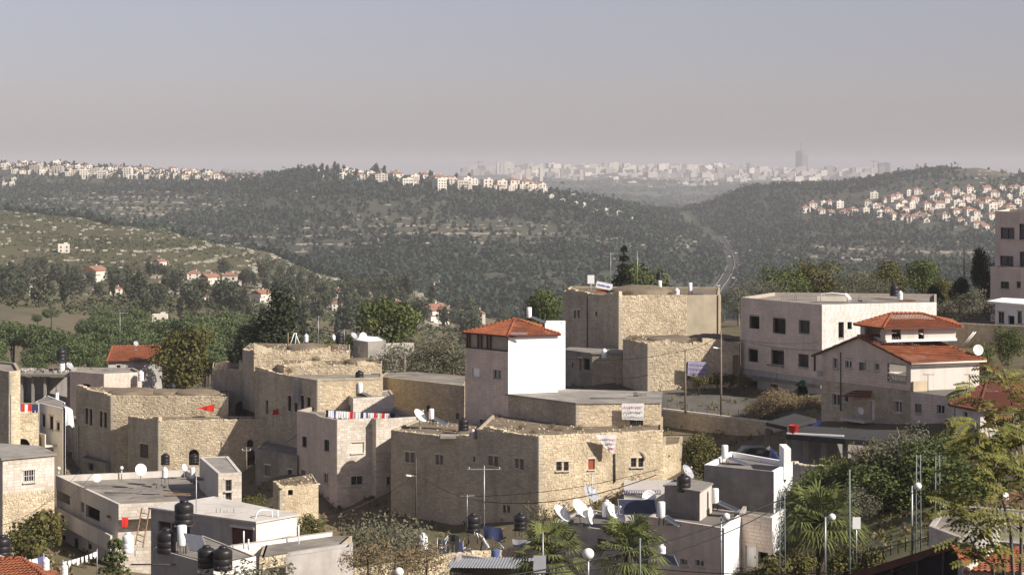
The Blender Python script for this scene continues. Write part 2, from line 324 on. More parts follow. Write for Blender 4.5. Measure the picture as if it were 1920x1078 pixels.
def make_terrain():
    us = np.concatenate([np.linspace(-2200, -250, 30), np.linspace(-200, 2120, 300), np.linspace(2170, 4100, 30)])
    ds = np.concatenate([np.linspace(9, 90, 26), np.linspace(93, 260, 80), np.exp(np.linspace(np.log(264), np.log(14000), 260))])
    U, D = np.meshgrid(us, ds); X = (U - HX) / F * D; Z = gz(X.ravel(), D.ravel()).reshape(X.shape)
    v = np.stack([X.ravel(), D.ravel(), Z.ravel()], 1)
    nr, nc = U.shape; i = np.arange(nr * nc).reshape(nr, nc)
    f = np.stack([i[:-1, :-1].ravel(), i[:-1, 1:].ravel(), i[1:, 1:].ravel(), i[1:, :-1].ravel()], 1)
    me = np_mesh('terrain', v, f, None, True)
    # land cover: R green pasture, G bare soil and rock, B forest floor
    c = np.zeros((nr * nc, 4), np.float32); c[:, 3] = 1
    u, d = U.ravel(), D.ravel()
    far_spur = np.interp(u, [-300, 0, 300, 500, 700, 800], [1720, 1700, 1500, 1350, 1150, 1050])
    spur = np.clip((d - 820) / 150, 0, 1) * np.clip((far_spur + 60 - d) / 60, 0, 1) * np.clip((860 - u) / 80, 0, 1)
    c[:, 0] = spur * np.clip(1.15 - np.abs(d - far_spur + 150) / 500 + 0.25 * np.sin(u / 70), 0, 1)
    c[:, 1] = np.clip(spur * np.clip((u - 420) / 200, 0, 1) + np.exp(-((u - 285) / 40) ** 2 - ((d - 2300) / 160) ** 2) * 1.5 + np.exp(-((u - 10) / 90) ** 2 - ((d - 560) / 70) ** 2) * 1.0
        + np.exp(-((u - 1850) / 70) ** 2 - ((d - 2980) / 130) ** 2) * 1.2 + np.exp(-((u - 850) / 260) ** 2 - ((d - 1950) / 110) ** 2) * 0.55 + np.exp(-((u - 1700) / 220) ** 2 - ((d - 1950) / 130) ** 2) * 0.6
        + np.exp(-((u - 120) / 180) ** 2 - ((d - 2150) / 160) ** 2) * 0.5, 0, 1)
    c[:, 2] = np.clip((d - 1200) / 400, 0, 1) * (1 - spur)
    at = me.color_attributes.new('cover', 'FLOAT_COLOR', 'POINT'); at.data.foreach_set('color', c.ravel())
    m = bpy.data.materials.new('hillside_ground'); m.use_nodes = True; t = m.node_tree; N = t.nodes; L = t.links
    b = N['Principled BSDF']; b.inputs['Roughness'].default_value = 0.95; b.inputs['Specular IOR Level'].default_value = 0.1
    ca = N.new('ShaderNodeVertexColor'); ca.layer_name = 'cover'; sp = N.new('ShaderNodeSeparateColor'); L.new(ca.outputs[0], sp.inputs[0])
    geo = N.new('ShaderNodeNewGeometry')
    def noise(scale, lo, hi, stretch=(1, 1, 1)):
        mp = N.new('ShaderNodeMapping'); mp.inputs['Scale'].default_value = stretch; L.new(geo.outputs['Position'], mp.inputs['Vector'])
        n = N.new('ShaderNodeTexNoise'); n.inputs['Scale'].default_value = scale; n.inputs['Detail'].default_value = 8; n.inputs['Roughness'].default_value = 0.7; L.new(mp.outputs[0], n.inputs['Vector'])
        r = N.new('ShaderNodeMapRange'); r.inputs['From Min'].default_value = lo; r.inputs['From Max'].default_value = hi; L.new(n.outputs['Fac'], r.inputs['Value']); return r.outputs[0]
    def mixc(f, a, bb):
        x = N.new('ShaderNodeMix'); x.data_type = 'RGBA'
        if isinstance(f, float): x.inputs[0].default_value = f
        else: L.new(f, x.inputs[0])
        for k, s in ((6, a), (7, bb)):
            if isinstance(s, tuple): x.inputs[k].default_value = (*s, 1)
            else: L.new(s, x.inputs[k])
        return x.outputs[2]
    base = mixc(noise(0.25, 0.35, 0.65), (0.16, 0.125, 0.085), (0.095, 0.09, 0.05))
    grn = mixc(noise(0.06, 0.38, 0.62), (0.062, 0.070, 0.030), (0.09, 0.076, 0.046))
    soil = mixc(noise(0.05, 0.4, 0.62, (1, 1, 4)), (0.14, 0.12, 0.084), (0.075, 0.07, 0.046))
    wood = mixc(noise(0.02, 0.4, 0.6, (1, 1, 3)), (0.040, 0.049, 0.034), (0.070, 0.072, 0.050))
    x = mixc(sp.outputs[0], base, grn); x = mixc(sp.outputs[2], x, wood); x = mixc(sp.outputs[0], x, grn); x = mixc(sp.outputs[1], x, soil)
    L.new(x, b.inputs['Base Color'])
    me.materials.append(m)
    o = link('ground', me); o['kind'] = 'structure'
make_terrain()

def haze_box():
    mb = MB(); mb.box((0, 5400, -20), (17000, 17200, 290))
    m = bpy.data.materials.new('haze'); m.use_nodes = True; t = m.node_tree; t.nodes.remove(t.nodes['Principled BSDF'])
    pv = t.nodes.new('ShaderNodeVolumePrincipled'); pv.inputs['Density'].default_value = HAZE_DENSITY
    pv.inputs['Color'].default_value = HAZE_COLOR; pv.inputs['Anisotropy'].default_value = 0.0
    t.links.new(pv.outputs[0], t.nodes['Material Output'].inputs['Volume'])
    o = mb.build('haze', m); tag(o, 'pale winter haze lying over the hills and the valley', 'haze', kind='stuff')
haze_box()

# ------------------------------------------------------------------ foliage builders (numpy)
def leaf_quads(rng, centers, normals, size, aspect=1.0, jit=0.5, droop=0.0):
    n = len(centers); nn = normals + rng.normal(0, jit, (n, 3)); nn /= np.linalg.norm(nn, axis=1)[:, None] + 1e-9
    r = rng.normal(0, 1, (n, 3)); a = np.cross(nn, r); a /= np.linalg.norm(a, axis=1)[:, None] + 1e-9
    b = np.cross(nn, a); s = size * rng.uniform(0.6, 1.4, n)[:, None] * 0.5
    a = a * s; b = b * s * aspect
    v = np.stack([centers - a - b * 0.3, centers - b * 1.0 + a * 0.15, centers + a + b * 0.3, centers + b * 1.0 - a * 0.15], 1).reshape(-1, 3)
    return v, np.arange(4 * n).reshape(n, 4)
def blob_points(rng, blobs, n, fill=0.25):
    """points through a set of ellipsoid clumps, most of them near each clump's skin"""
    B = np.array(blobs, float); wgt = (B[:, 3] * B[:, 5]) ** 1.0; k = rng.choice(len(B), n, p=wgt / wgt.sum())
    d = rng.normal(0, 1, (n, 3)); d /= np.linalg.norm(d, axis=1)[:, None]
    r = np.where(rng.random(n) < fill, rng.uniform(0.3, 0.9, n), rng.normal(0.97, 0.09, n))
    return B[k, :3] + d * r[:, None] * B[k, 3:6], d
def crown(name, seed, blobs, n, leaf, mat, fill=0.25, jit=0.55, aspect=1.0):
    rng = np.random.default_rng(seed); c, d = blob_points(rng, blobs, n, fill)
    v, f = leaf_quads(rng, c, d, leaf, aspect, jit); return np_mesh(name, v, f, mat)
def auto_blobs(rng, n, cx, cy, cz, rx, ry, rz, sub=0.42):
    out = [(cx, cy, cz, rx * 0.62, ry * 0.62, rz * 0.66)]
    for i in range(n):
        d = rng.normal(0, 1, 3); d /= np.linalg.norm(d)
        s = sub * rng.uniform(0.7, 1.25); q = rng.uniform(0.5, 0.78)
        out.append((cx + d[0] * rx * q, cy + d[1] * ry * q, cz + d[2] * rz * q, rx * s, ry * s, rz * s))
    return out
def trunk_mesh(name, h, r, mat, limbs=5, seed=1, spread=0.5, lean=0.05):
    rg = random.Random(seed); mb = MB()
    p = [Vector((rg.uniform(-lean, lean) * h * t, rg.uniform(-lean, lean) * h * t, h * t)) for t in (0, 0.35, 0.7, 1.0)]
    p[0] = Vector((0, 0, -0.8)); mb.tube(p, [r * 1.25, r, r * 0.75, r * 0.3], 7)
    for i in range(limbs):
        t = rg.uniform(0.35, 0.85); a = rg.uniform(0, 6.28); q = p[1].lerp(p[3], (t - 0.35) / 0.65)
        e = q + Vector((math.cos(a) * spread * h, math.sin(a) * spread * h, h * rg.uniform(0.15, 0.4)))
        m_ = q.lerp(e, 0.5) + Vector((0, 0, h * 0.05)); mb.tube([q, m_, e], [r * 0.5, r * 0.35, r * 0.12], 5)
    return mb.mesh(name, mat=mat)

class Prefab:
    """list of (part name, mesh, [sub-parts]); every placement shares the mesh data"""
    def __init__(s, parts): s.parts = parts
    def put(s, name, label, cat, loc, rz=0.0, scale=1.0, group=None):
        root = empty(name, loc, label, cat, group, rz, scale)
        for p in s.parts:
            o = link(p[0], p[1], root)
            for q in (p[2] if len(p) > 2 else []): link(q[0], q[1], o)
        return root

def tree_prefab(seed, h, rx, rz, cz, leafmat, n, leaf, blobs=9, bark='bark', tr=0.16, fill=0.25, jit=0.55, sub=0.42, limbs=5, aspect=1.0):
    rng = np.random.default_rng(seed)
    bl = auto_blobs(rng, blobs, 0, 0, cz, rx, rx, rz, sub)
    return Prefab([('trunk', trunk_mesh('trunk', h * 0.8, tr, MT[bark], limbs, seed, rx * 0.5 / h)), ('crown', crown('crown', seed, bl, n, leaf, MT[leafmat], fill, jit, aspect))])

PF = {}
for k in range(3):   # umbrella shaped stone pines, about 8 m
    PF['upine%d' % k] = tree_prefab(10 + k, 7.5, 3.4, 2.0, 5.6, 'leaf_pine', 3200, 0.27, 14, sub=0.36, tr=0.2)
    PF['mid%d' % k] = tree_prefab(20 + k, 8, 3.2, 3.8, 4.4, 'leaf_mid', 700, 0.62, 10, sub=0.4, tr=0.2)
    PF['midc%d' % k] = tree_prefab(30 + k, 13, 2.0, 6.2, 6.8, 'leaf_dark', 420, 0.8, 8, sub=0.35, tr=0.2)
    PF['broad%d' % k] = tree_prefab(40 + k, 6, 3.0, 2.9, 3.7, 'leaf_broad', 4200, 0.21, 14, fill=0.3, sub=0.36)
    PF['olive%d' % k] = tree_prefab(50 + k, 5, 2.9, 2.2, 3.0, 'leaf_olive', 4000, 0.17, 16, 'bark_grey', fill=0.35, sub=0.34, aspect=0.5)
    PF['green%d' % k] = tree_prefab(60 + k, 6, 2.8, 2.8, 3.5, 'leaf_green', 4200, 0.20, 14, fill=0.3, sub=0.36)
    PF['bush%d' % k] = Prefab([('foliage', crown('foliage', 70 + k, auto_blobs(np.random.default_rng(70 + k), 9, 0, 0, 0.8, 1.1, 1.1, 0.8, 0.45), 1300, 0.14, MT['leaf_broad'], 0.35)), ('stem', trunk_mesh('stem', 0.9, 0.06, MT['bark'], 4, k, 0.4))])
    PF['drybush%d' % k] = Prefab([('foliage', crown('foliage', 80 + k, auto_blobs(np.random.default_rng(80 + k), 9, 0, 0, 0.6, 1.1, 1.1, 0.7, 0.45), 1500, 0.13, MT['dry'], 0.4, aspect=0.3)), ('stem', trunk_mesh('stem', 0.7, 0.05, MT['bark'], 4, k, 0.4))])
def cone_prefab(seed, leafmat, n=7000):
    r = np.random.default_rng(seed); bl = []
    for k in range(26):
        t = (k + .5) / 26; a = r.uniform(0, 6.28); q = 2.7 * (1 - t) ** .75 * r.uniform(.35, .75); s = .45 + 1.25 * (1 - t) ** .8
        bl.append((math.cos(a) * q, math.sin(a) * q, .9 + t * 7.0, s, s, s * 1.25))
    return Prefab([('trunk', trunk_mesh('trunk', 6, .2, MT['bark'], 4, seed, .2)), ('crown', crown('crown', seed, bl, n, .2, MT[leafmat], .3))])
PF['darkcone'] = cone_prefab(97, 'leaf_dark')
PF['cypress'] = tree_prefab(91, 8, 3.0, 4.0, 4.3, 'leaf_dark', 5200, 0.24, 20, sub=0.3, fill=0.3)
PF['pineclump'] = tree_prefab(93, 7, 3.6, 3.0, 3.8, 'leaf_green', 5200, 0.22, 18, sub=0.3, fill=0.3)

def conifer_prefab(seed, h, r, leafmat, n=2600, leaf=0.2):
    rng = np.random.default_rng(seed); t = rng.random(n) ** 0.75; lay = np.floor(t * 11) / 11 + rng.normal(0, 0.012, n)
    rad = r * (1 - np.clip(lay, 0, 1)) ** 0.85 * rng.uniform(0.15, 1.05, n) + 0.05
    na = 7; a = np.floor(rng.random(n) * na) / na * 6.283 + lay * 9 + rng.normal(0, 0.22, n)
    c = np.stack([rad * np.cos(a), rad * np.sin(a), h * (0.1 + 0.9 * lay) - rad * 0.25 + rng.normal(0, 0.05, n)], 1)
    v, f = leaf_quads(rng, c, np.tile([0.0, 0, 1], (n, 1)), leaf, 0.6, 0.6)
    return Prefab([('trunk', trunk_mesh('trunk', h * 0.95, 0.12, MT['bark'], 0, seed)), ('crown', np_mesh('crown', v, f, MT[leafmat]))])
PF['spruce'] = conifer_prefab(95, 7.5, 1.7, 'leaf_dark')
PF['araucaria'] = conifer_prefab(96, 4.2, 1.25, 'leaf_green', 2200, 0.13)

# ------------------------------------------------------------------ far woods: one mass of small trees on the hillsides (stuff)
def far_woods():
    rng = np.random.default_rng(3); N = 90000
    u = rng.uniform(-150, 2080, N); d = np.exp(rng.uniform(np.log(1180), np.log(3350), N))
    keep = rng.random(N) < (d / 3350) ** 1.0
    u, d = u[keep], d[keep]
    X = (u - HX) / F * d
    far_spur = np.interp(u, [-300, 0, 300, 500, 700, 800, 801, 3000], [1740, 1720, 1520, 1370, 1170, 1070, 1000, 1000])
    dens = np.where(d > far_spur + 30, 1.0, 0.0)
    pat = np.sin(X / 37 + np.sin(d / 53) * 2) * np.sin(d / 71 + X / 90) + 0.5 * np.sin(X / 15 + d / 19)
    patchy = np.clip(0.55 + 0.6 * pat, 0.06, 1)
    band = lambda cu, su, cd, sd_: np.exp(-((u - cu) / su) ** 2 - ((d - cd) / sd_) ** 2)
    bare = 0.95 * band(850, 330, 1960, 130) + 0.9 * band(1700, 260, 1950, 170) + 0.95 * band(150, 260, 2350, 330) + 0.95 * band(1840, 110, 2900, 240) + 0.7 * band(560, 160, 1850, 150) + 0.9 * band(1290, 40, 2050, 160)
    dens = dens * np.clip(1 - bare * 0.7, 0.3, 1) * np.where(patchy < 0.3, 0.45, 1.0)
    dens = np.where((u > 585) & (u < 1045) & (d > 2440), dens * .45, dens)
    big = np.sin(X / 131 + 2 * np.sin(d / 173)) * np.sin(d / 149 + X / 211); dens = dens * np.where(big < -.45, .5, 1)
    dens = np.where((((u - 1850) / 62) ** 2 + ((d - 2950) / 210) ** 2 < 1) & (rng.random(len(u)) < .93), 0, dens)
    rd = np.interp(d, [1200, 1500, 1850, 2200, 2700, 3100], [1330, 1345, 1378, 1360, 1300, 1240])
    dens = np.where((np.abs(u - rd) < 15) & (d > 1200) & (d < 3000), 0, dens)
    hill = (u > 1490) & (d > 2180) & (d < 2720); dens = np.where(hill, dens * 0.35, dens)
    dens = np.where((u < 480) & (d > 2850), dens * 0.35, dens)
    k = rng.random(len(u)) < dens; bar = np.clip(bare, 0, 1) + .6 * (big < -.45); u, d, X, bar = u[k], d[k], X[k], bar[k]
    if len(u) > 24000: s = rng.choice(len(u), 24000, replace=False); u, d, X, bar = u[s], d[s], X[s], bar[s]
    z = gz(X, d); n = len(u)
    h = rng.uniform(3.8, 8.5, n) * (1 + .45 * np.clip(np.sin(X / 83 + 1.7 * np.sin(d / 97)) * np.sin(d / 120 - X / 160), -.6, 1)) * np.where(rng.random(n) < .12, 1.5, 1); h = h * np.where((bar > .35) & (rng.random(n) < .8), .45, 1); conif = rng.random(n) < 0.3; wd = np.where(conif, h * 0.22, h * 0.42)
    q = 17; dirs = rng.normal(0, 1, (n, q, 3)); dirs /= np.linalg.norm(dirs, axis=2)[:, :, None]
    rr = rng.normal(0.92, 0.14, (n, q, 1))
    ctr = np.stack([X, d, z + h * 0.52], 1)[:, None, :]; sc = np.stack([wd, wd, h * 0.5], 1)[:, None, :]
    cc = (ctr + dirs * rr * sc).reshape(-1, 3)
    v, f = leaf_quads(rng, cc, dirs.reshape(-1, 3), 2.9, 1.0, 0.35)
    o = link('hillside_forest', np_mesh('hillside_forest', v, f, MT['leaf_far']))
    tag(o, 'hazy grey green pine forest covering the far hillsides', 'forest', kind='stuff')
far_woods()
def city_woods():
    rng = np.random.default_rng(31); N = 5000; u = rng.uniform(1000, 1480, N); d = rng.uniform(4300, 7600, N); X = (u - HX) / F * d; pat = np.sin(X / 90 + np.sin(d / 130) * 2) + np.sin(d / 170 + X / 60); k = rng.random(N) < np.clip(.25 + .4 * pat, .03, 1); X, d = X[k], d[k]; z = gz(X, d); n = len(X); q = 8
    dirs = rng.normal(0, 1, (n, q, 3)); dirs /= np.linalg.norm(dirs, axis=2)[:, :, None]; s = rng.uniform(6, 16, n)[:, None, None]
    v, f = leaf_quads(rng, (np.stack([X, d, z + 5], 1)[:, None, :] + dirs * s * np.array([1, 1, .5])).reshape(-1, 3), dirs.reshape(-1, 3), 11, 1, .3)
    o = link('city_slope_woods', np_mesh('city_slope_woods', v, f, MT['leaf_far'])); tag(o, 'faint hazy woods on the slope below the distant city', 'woods', kind='stuff')
city_woods()

def scrub_and_rocks():
    rng = np.random.default_rng(5); N = 60000
    u = rng.uniform(-120, 900, N); d = rng.uniform(820, 1720, N)
    lim = np.interp(u, [-300, 0, 300, 500, 700, 800, 900], [1720, 1700, 1500, 1350, 1150, 1060, 1000])
    k = d < lim - 10; u, d = u[k], d[k]; X = (u - HX) / F * d; z = gz(X, d)
    # dry-stone terrace courses follow the contours
    zz = z + 0.8 * np.sin(X / 40); lev = zz / 3.6; fr = lev - np.floor(lev)
    stoneness = np.clip(np.interp(u, [0, 250, 450, 560, 760, 860], [0.10, 0.22, 0.5, 1, 1, 0.4]), 0, 1)
    bands = (fr < 0.10) & (rng.random(len(u)) < stoneness * 0.9 * (0.45 + 0.55 * np.sin(X / 31 + d / 70) ** 2))
    loose = (rng.random(len(u)) < 0.012)
    s = bands | loose
    Xs, ds, zs = X[s], d[s], z[s]; n = len(Xs)
    def rocks(Xs, ds, zs, smin, smax, hmin, hmax):
        n = len(Xs); sx = rng.uniform(smin, smax, n) / 2; sy = rng.uniform(0.5, 1.0, n); sz = rng.uniform(hmin, hmax, n)
        c = np.array([(-1,-1,-.6),(1,-1,-.6),(1,1,-.6),(-1,1,-.6),(-.8,-.8,1),(.8,-.8,1),(.8,.8,1),(-.8,.8,1)])
        v = np.stack([Xs, ds, zs], 1)[:, None, :] + c[None] * np.stack([sx, sy, sz], 1)[:, None, :] + rng.normal(0, 0.12, (n, 8, 3))
        q = np.array([(4,5,6,7),(0,1,5,4),(1,2,6,5),(2,3,7,6),(3,0,4,7)])
        return v.reshape(-1, 3), (np.arange(n)[:, None, None] * 8 + q[None]).reshape(-1, 4)
    v, f = rocks(Xs, ds, zs, 1.2, 3.6, 0.5, 1.1)
    o = link('terrace_stones', np_mesh('terrace_stones', v, f, MT['rock'])); tag(o, 'pale dry stone terrace courses stepping along the green spur', 'stones', kind='stuff')
    # fainter terraces on the far hillsides
    N = 60000; u = rng.uniform(-50, 1950, N); d = rng.uniform(1700, 2950, N); X = (u - HX) / F * d; z = gz(X, d)
    band = lambda cu, su, cd, sd_: np.exp(-((u - cu) / su) ** 2 - ((d - cd) / sd_) ** 2)
    p = 0.9 * band(850, 300, 1950, 150) + 0.6 * band(1700, 240, 1950, 170) + 0.9 * band(150, 260, 2350, 330) + 0.5 * band(1840, 90, 2900, 200) + 0.7 * band(560, 150, 1850, 140) + 0.8 * band(1290, 50, 2050, 160)
    lev = (z + 1.5 * np.sin(X / 60)) / 6; fr = lev - np.floor(lev)
    k = (rng.random(N) < p * np.where(fr < 0.14, 0.9, 0.03))
    v, f = rocks(X[k], d[k], z[k], 2.0, 8, 0.5, 1.1)
    o = link('rock_ledges', np_mesh('rock_ledges', v, f, MT['rock'])); tag(o, 'faint pale rock ledges on the hazy far slopes', 'rocks', kind='stuff')
    # low scrub on the spur
    N = 26000; u = rng.uniform(-120, 900, N); d = rng.uniform(620, 1720, N)
    lim = np.interp(u, [-300, 0, 300, 500, 700, 800, 900], [1720, 1700, 1500, 1350, 1150, 1060, 1000])
    X = (u - HX) / F * d; pat = np.sin(X / 23 + np.sin(d / 37)) + np.sin(d / 29 + X / 60)
    k = (d < lim) & (rng.random(N) < np.clip(0.35 + 0.3 * pat, 0.05, 0.8)); u, d, X = u[k], d[k], X[k]; z = gz(X, d); n = len(X)
    q = 7; dirs = rng.normal(0, 1, (n, q, 3)); dirs[:, :, 2] = np.abs(dirs[:, :, 2]); dirs /= np.linalg.norm(dirs, axis=2)[:, :, None]
    s = rng.uniform(0.5, 1.5, n)[:, None, None]
    cc = (np.stack([X, d, z], 1)[:, None, :] + dirs * s).reshape(-1, 3); v, f = leaf_quads(rng, cc, dirs.reshape(-1, 3), 1.1, 1, 0.3)
    o = link('low_scrub', np_mesh('low_scrub', v, f, MT['leaf_scrub'])); tag(o, 'low green scrub scattered over the spur', 'scrub', kind='stuff')
scrub_and_rocks()

# ------------------------------------------------------------------ highway in the valley
def highway():
    ctr = [(1345, 1500), (1368, 1680), (1378, 1850), (1373, 2030), (1360, 2200), (1332, 2450), (1300, 2700), (1262, 2950)]
    us = [c[0] for c in ctr]; ds = [c[1] for c in ctr]; dd = np.linspace(1400, 2330, 70); uu = np.interp(dd, ds, us)
    X = (uu - HX) / F * dd; P = np.stack([X, dd], 1); T = np.gradient(P, axis=0); T /= np.linalg.norm(T, axis=1)[:, None]; Nn = np.stack([T[:, 1], -T[:, 0]], 1)
    def ribbon(name, o0, o1, dz, mat, kind='structure', parent=None):
        A = P + Nn * o0; B = P + Nn * o1; zc = np.maximum.reduce([gz(P[:, 0], P[:, 1]), gz(A[:, 0], A[:, 1]), gz(B[:, 0], B[:, 1])]) + dz
        v = np.concatenate([np.column_stack([A, zc]), np.column_stack([B, zc])]); n = len(P); i = np.arange(n - 1)
        o = link(name, np_mesh(name, v, np.stack([i, i + n, i + n + 1, i + 1], 1), mat, True), parent)
        if kind and parent is None: o['kind'] = kind
        return o, zc
    road, zc = ribbon('highway', -7, 7, 1.0, MT['asphalt_slab_shade'])
    mb = MB()
    for off in (-7.2, 0.0, 7.2):
        mb2 = MB(); A = P + Nn * off
        for i in range(len(P) - 1):
            a = Vector((A[i, 0], A[i, 1], zc[i] + 0.6)); b = Vector((A[i + 1, 0], A[i + 1, 1], zc[i + 1] + 0.6)); d = (b - a); L_ = d.length; d.normalize()
            s = Vector((d.y, -d.x, 0)).normalized(); mb2.box((a + b) / 2, (L_, 0.4, 0.7), (d, s, d.cross(s) * -1))
        mb2.build('crash_barrier', MT['concrete'], road)
    body = MB().box((0, 0, 0.75), (1.8, 4.3, 0.8)).mesh('car_body', mat=MT['car_white']); bodyd = MB().box((0, 0, 0.75), (1.8, 4.3, 0.8)).mesh('car_body', mat=MT['car_dark'])
    cab = MB(); cab.poly([(-.8, -1.2, 1.1), (.8, -1.2, 1.1), (.65, -.8, 1.6), (-.65, -.8, 1.6)]); cab.poly([(.8, 1.5, 1.1), (-.8, 1.5, 1.1), (-.65, 1, 1.6), (.65, 1, 1.6)])
    cab.poly([(-.65, -.8, 1.6), (.65, -.8, 1.6), (.65, 1, 1.6), (-.65, 1, 1.6)]); cab.poly([(.8, -1.2, 1.1), (.8, 1.5, 1.1), (.65, 1, 1.6), (.65, -.8, 1.6)]); cab.poly([(-.8, 1.5, 1.1), (-.8, -1.2, 1.1), (-.65, -.8, 1.6), (-.65, 1, 1.6)])
    cab = cab.mesh('cabin', mat=MT['glass'])
    for i, (k, off, dark) in enumerate(((8, 4, 0), (14, -4, 0), (20, 4, 0), (27, -4, 1), (33, 4, 0), (41, -4, 0), (47, 4, 0), (54, -4, 1))):
        p = P[k] + Nn[k] * off; a = math.atan2(-T[k, 0], T[k, 1])
        Prefab([('body', bodyd if dark else body), ('cabin', cab)]).put('car', 'tiny dark car on the valley highway' if dark else 'tiny pale car on the valley highway', 'car', (p[0], p[1], zc[k]), a, 1.3, 'dark cars on the highway' if dark else 'pale cars on the highway')
highway()
# ------------------------------------------------------------------ buildings
def offset_poly(P, t):
    n = len(P); out = []
    for i in range(n):
        a, b, c = Vector(P[i - 1]), Vector(P[i]), Vector(P[(i + 1) % n])
        d1 = (b - a).normalized(); d2 = (c - b).normalized(); n1 = Vector((-d1.y, d1.x)); n2 = Vector((-d2.y, d2.x))
        m = n1 + n2; k = m.dot(n1); out.append(b + (m * (t / k) if abs(k) > 0.15 else n1 * t))
    return out

STY = dict(  # stone courses: height, length, joint, proud, inset, raggedness
    rubble=(0.165, 0.22, 0.016, 0.026, 0.016, 0.5), stone=(0.18, 0.30, 0.012, 0.018, 0.012, 0.35), ashlar=(0.25, 0.52, 0.012, 0.016, 0.010, 0.03), block=(0.21, 0.42, 0.012, 0.02, 0.008, 0.02))

class House:
    def __init__(s, name, label, cat, plan, z0, z1, group=None, skin='ashlar', parapet=0.35, roofmat='roof', thick=0.25, roof=True, deep=True):
        z0 -= 2.2 if deep else 0
        s.plan = [Vector((PX(p, D), D)) for p, D in plan]; s.z0, s.z1 = z0, z1; s.thick = thick; s.skin = skin
        c = sum(s.plan, Vector((0, 0))) / len(s.plan)
        s.root = empty(name, (c.x, c.y, z0), label, cat, group)
        s.inner = offset_poly(s.plan, thick); s.done = set(); s.parapet = parapet
        s.rg = random.Random(hash((round(c.x, 1), round(c.y, 1))) & 0xffff)
        if roof:
            zr = z1 - parapet; mb = MB(); ip = offset_poly(s.plan, thick * 0.5); mb.prism([(p.x, p.y) for p in ip], zr - 0.2, zr)
            s.roof = mb.build('flat_roof', MT[roofmat], s.root); s.zr = zr
    def frame(s, i):
        A = s.plan[i]; B = s.plan[(i + 1) % len(s.plan)]; d = (B - A); L = d.length; d.normalize()
        return A, d, L, Vector((d.y, -d.x))
    def at(s, i, px, py):
        A, d, L, n = s.frame(i); k = K(px); t = (k * A.y - A.x) / (d.x - k * d.y); D = A.y + t * d.y
        return t, PZ(py, D)
    def p3(s, i, t, z, o=0.0):
        A, d, L, n = s.frame(i); q = A + d * t + n * o; return Vector((q.x, q.y, z))
    def wall(s, i, ops=(), skin=None, z0=None, z1=None, name='wall', stones=True, z1b=None, base=None, cap=True):
        """ops: (x0,y0,x1,y1,kind[,extra]) in photograph pixels on this wall"""
        skin = skin or s.skin; z0 = s.z0 if z0 is None else z0; z1 = s.z1 if z1 is None else z1; s.done.add(i)
        A, d, L, n = s.frame(i); H = []
        for op in ops:
            ta, za = s.at(i, op[0], op[1]); tb, zb = s.at(i, op[2], op[3])
            za = s.at(i, (op[0] + op[2]) / 2, op[1])[1]; zb = s.at(i, (op[0] + op[2]) / 2, op[3])[1]
            H.append([max(0.05, min(ta, tb)), min(L - 0.05, max(ta, tb)), max(z0 + .03, min(za, zb)), min(z1 - .03, max(za, zb)), op[4], op[5:] ])
        H = [h for h in H if h[1] - h[0] > 0.05 and h[3] - h[2] > 0.05]
        style, mat, jmat = {'ashlar': ('ashlar', 'ashlar', 'joint'), 'pink': ('ashlar', 'ashlar_pink', 'joint'), 'whiteashlar': ('ashlar', 'ashlar_white', 'joint'), 'stone': ('stone', 'stone', 'mortar'), 'greystone_shade': ('stone', 'stone_grey_shade', 'mortar'),
            'rubble': ('rubble', 'stone_pale', 'mortar'), 'block': ('block', 'block', 'joint')}.get(skin, (None, skin, skin))
        mb = MB(); ts = sorted({0, L, *[h[0] for h in H], *[h[1] for h in H]}); zs = sorted({z0, z1, *[h[2] for h in H], *[h[3] for h in H]})
        inside = lambda t, z: any(h[0] < t < h[1] and h[2] < z < h[3] for h in H)
        for a, b in zip(ts, ts[1:]):
            for e, f in zip(zs, zs[1:]):
                if not inside((a + b) / 2, (e + f) / 2): mb.poly([s.p3(i, a, e), s.p3(i, b, e), s.p3(i, b, f), s.p3(i, a, f)])
        for h in H:
            dp = -0.24
            q = [s.p3(i, h[0], h[2]), s.p3(i, h[1], h[2]), s.p3(i, h[1], h[3]), s.p3(i, h[0], h[3])]; r = [s.p3(i, h[0], h[2], dp), s.p3(i, h[1], h[2], dp), s.p3(i, h[1], h[3], dp), s.p3(i, h[0], h[3], dp)]
            for k in range(4): mb.poly([q[k], r[k], r[(k + 1) % 4], q[(k + 1) % 4]])
            if 'arch' in h[4]:   # spandrels close the corners above a round head
                c = (h[0] + h[1]) / 2; rad = (h[1] - h[0]) / 2
                for sg in (-1, 1):
                    pts = [(c + sg * rad * math.cos(t), h[3] - rad + rad * math.sin(t)) for t in np.linspace(0, math.pi / 2, 6)]
                    ply = [(c + sg * rad, h[3])] + (pts if sg < 0 else pts); P3 = [s.p3(i, a, b, 0.004) for a, b in ply]; P3 = P3 if sg < 0 else P3[::-1]; mb.poly(P3)
        if cap:
            m = len(s.plan); I0, I1 = s.inner[i], s.inner[(i + 1) % m]; B = A + d * L
            mb.poly([(A.x, A.y, z1), (B.x, B.y, z1), (I1.x, I1.y, z1), (I0.x, I0.y, z1)])
            mb.poly([(I1.x, I1.y, z0), (I0.x, I0.y, z0), (I0.x, I0.y, z1), (I1.x, I1.y, z1)])
            if H:  # cut through the inner skin too: drop it below the roof where openings are
                mb.v = mb.v[:-4]; mb.f.pop(); mb.smooth.pop()
                zi = max(z0, s.z1 - s.parapet - 0.1)
                mb.poly([(I1.x, I1.y, zi), (I0.x, I0.y, zi), (I0.x, I0.y, z1), (I1.x, I1.y, z1)])
        wo = mb.build(name, MT[jmat if style else mat], s.root)
        if style and stones: s.courses(i, wo, style, MT[mat], z0, z1, H, L)
        for h in H: s.fill(i, h)
        return wo
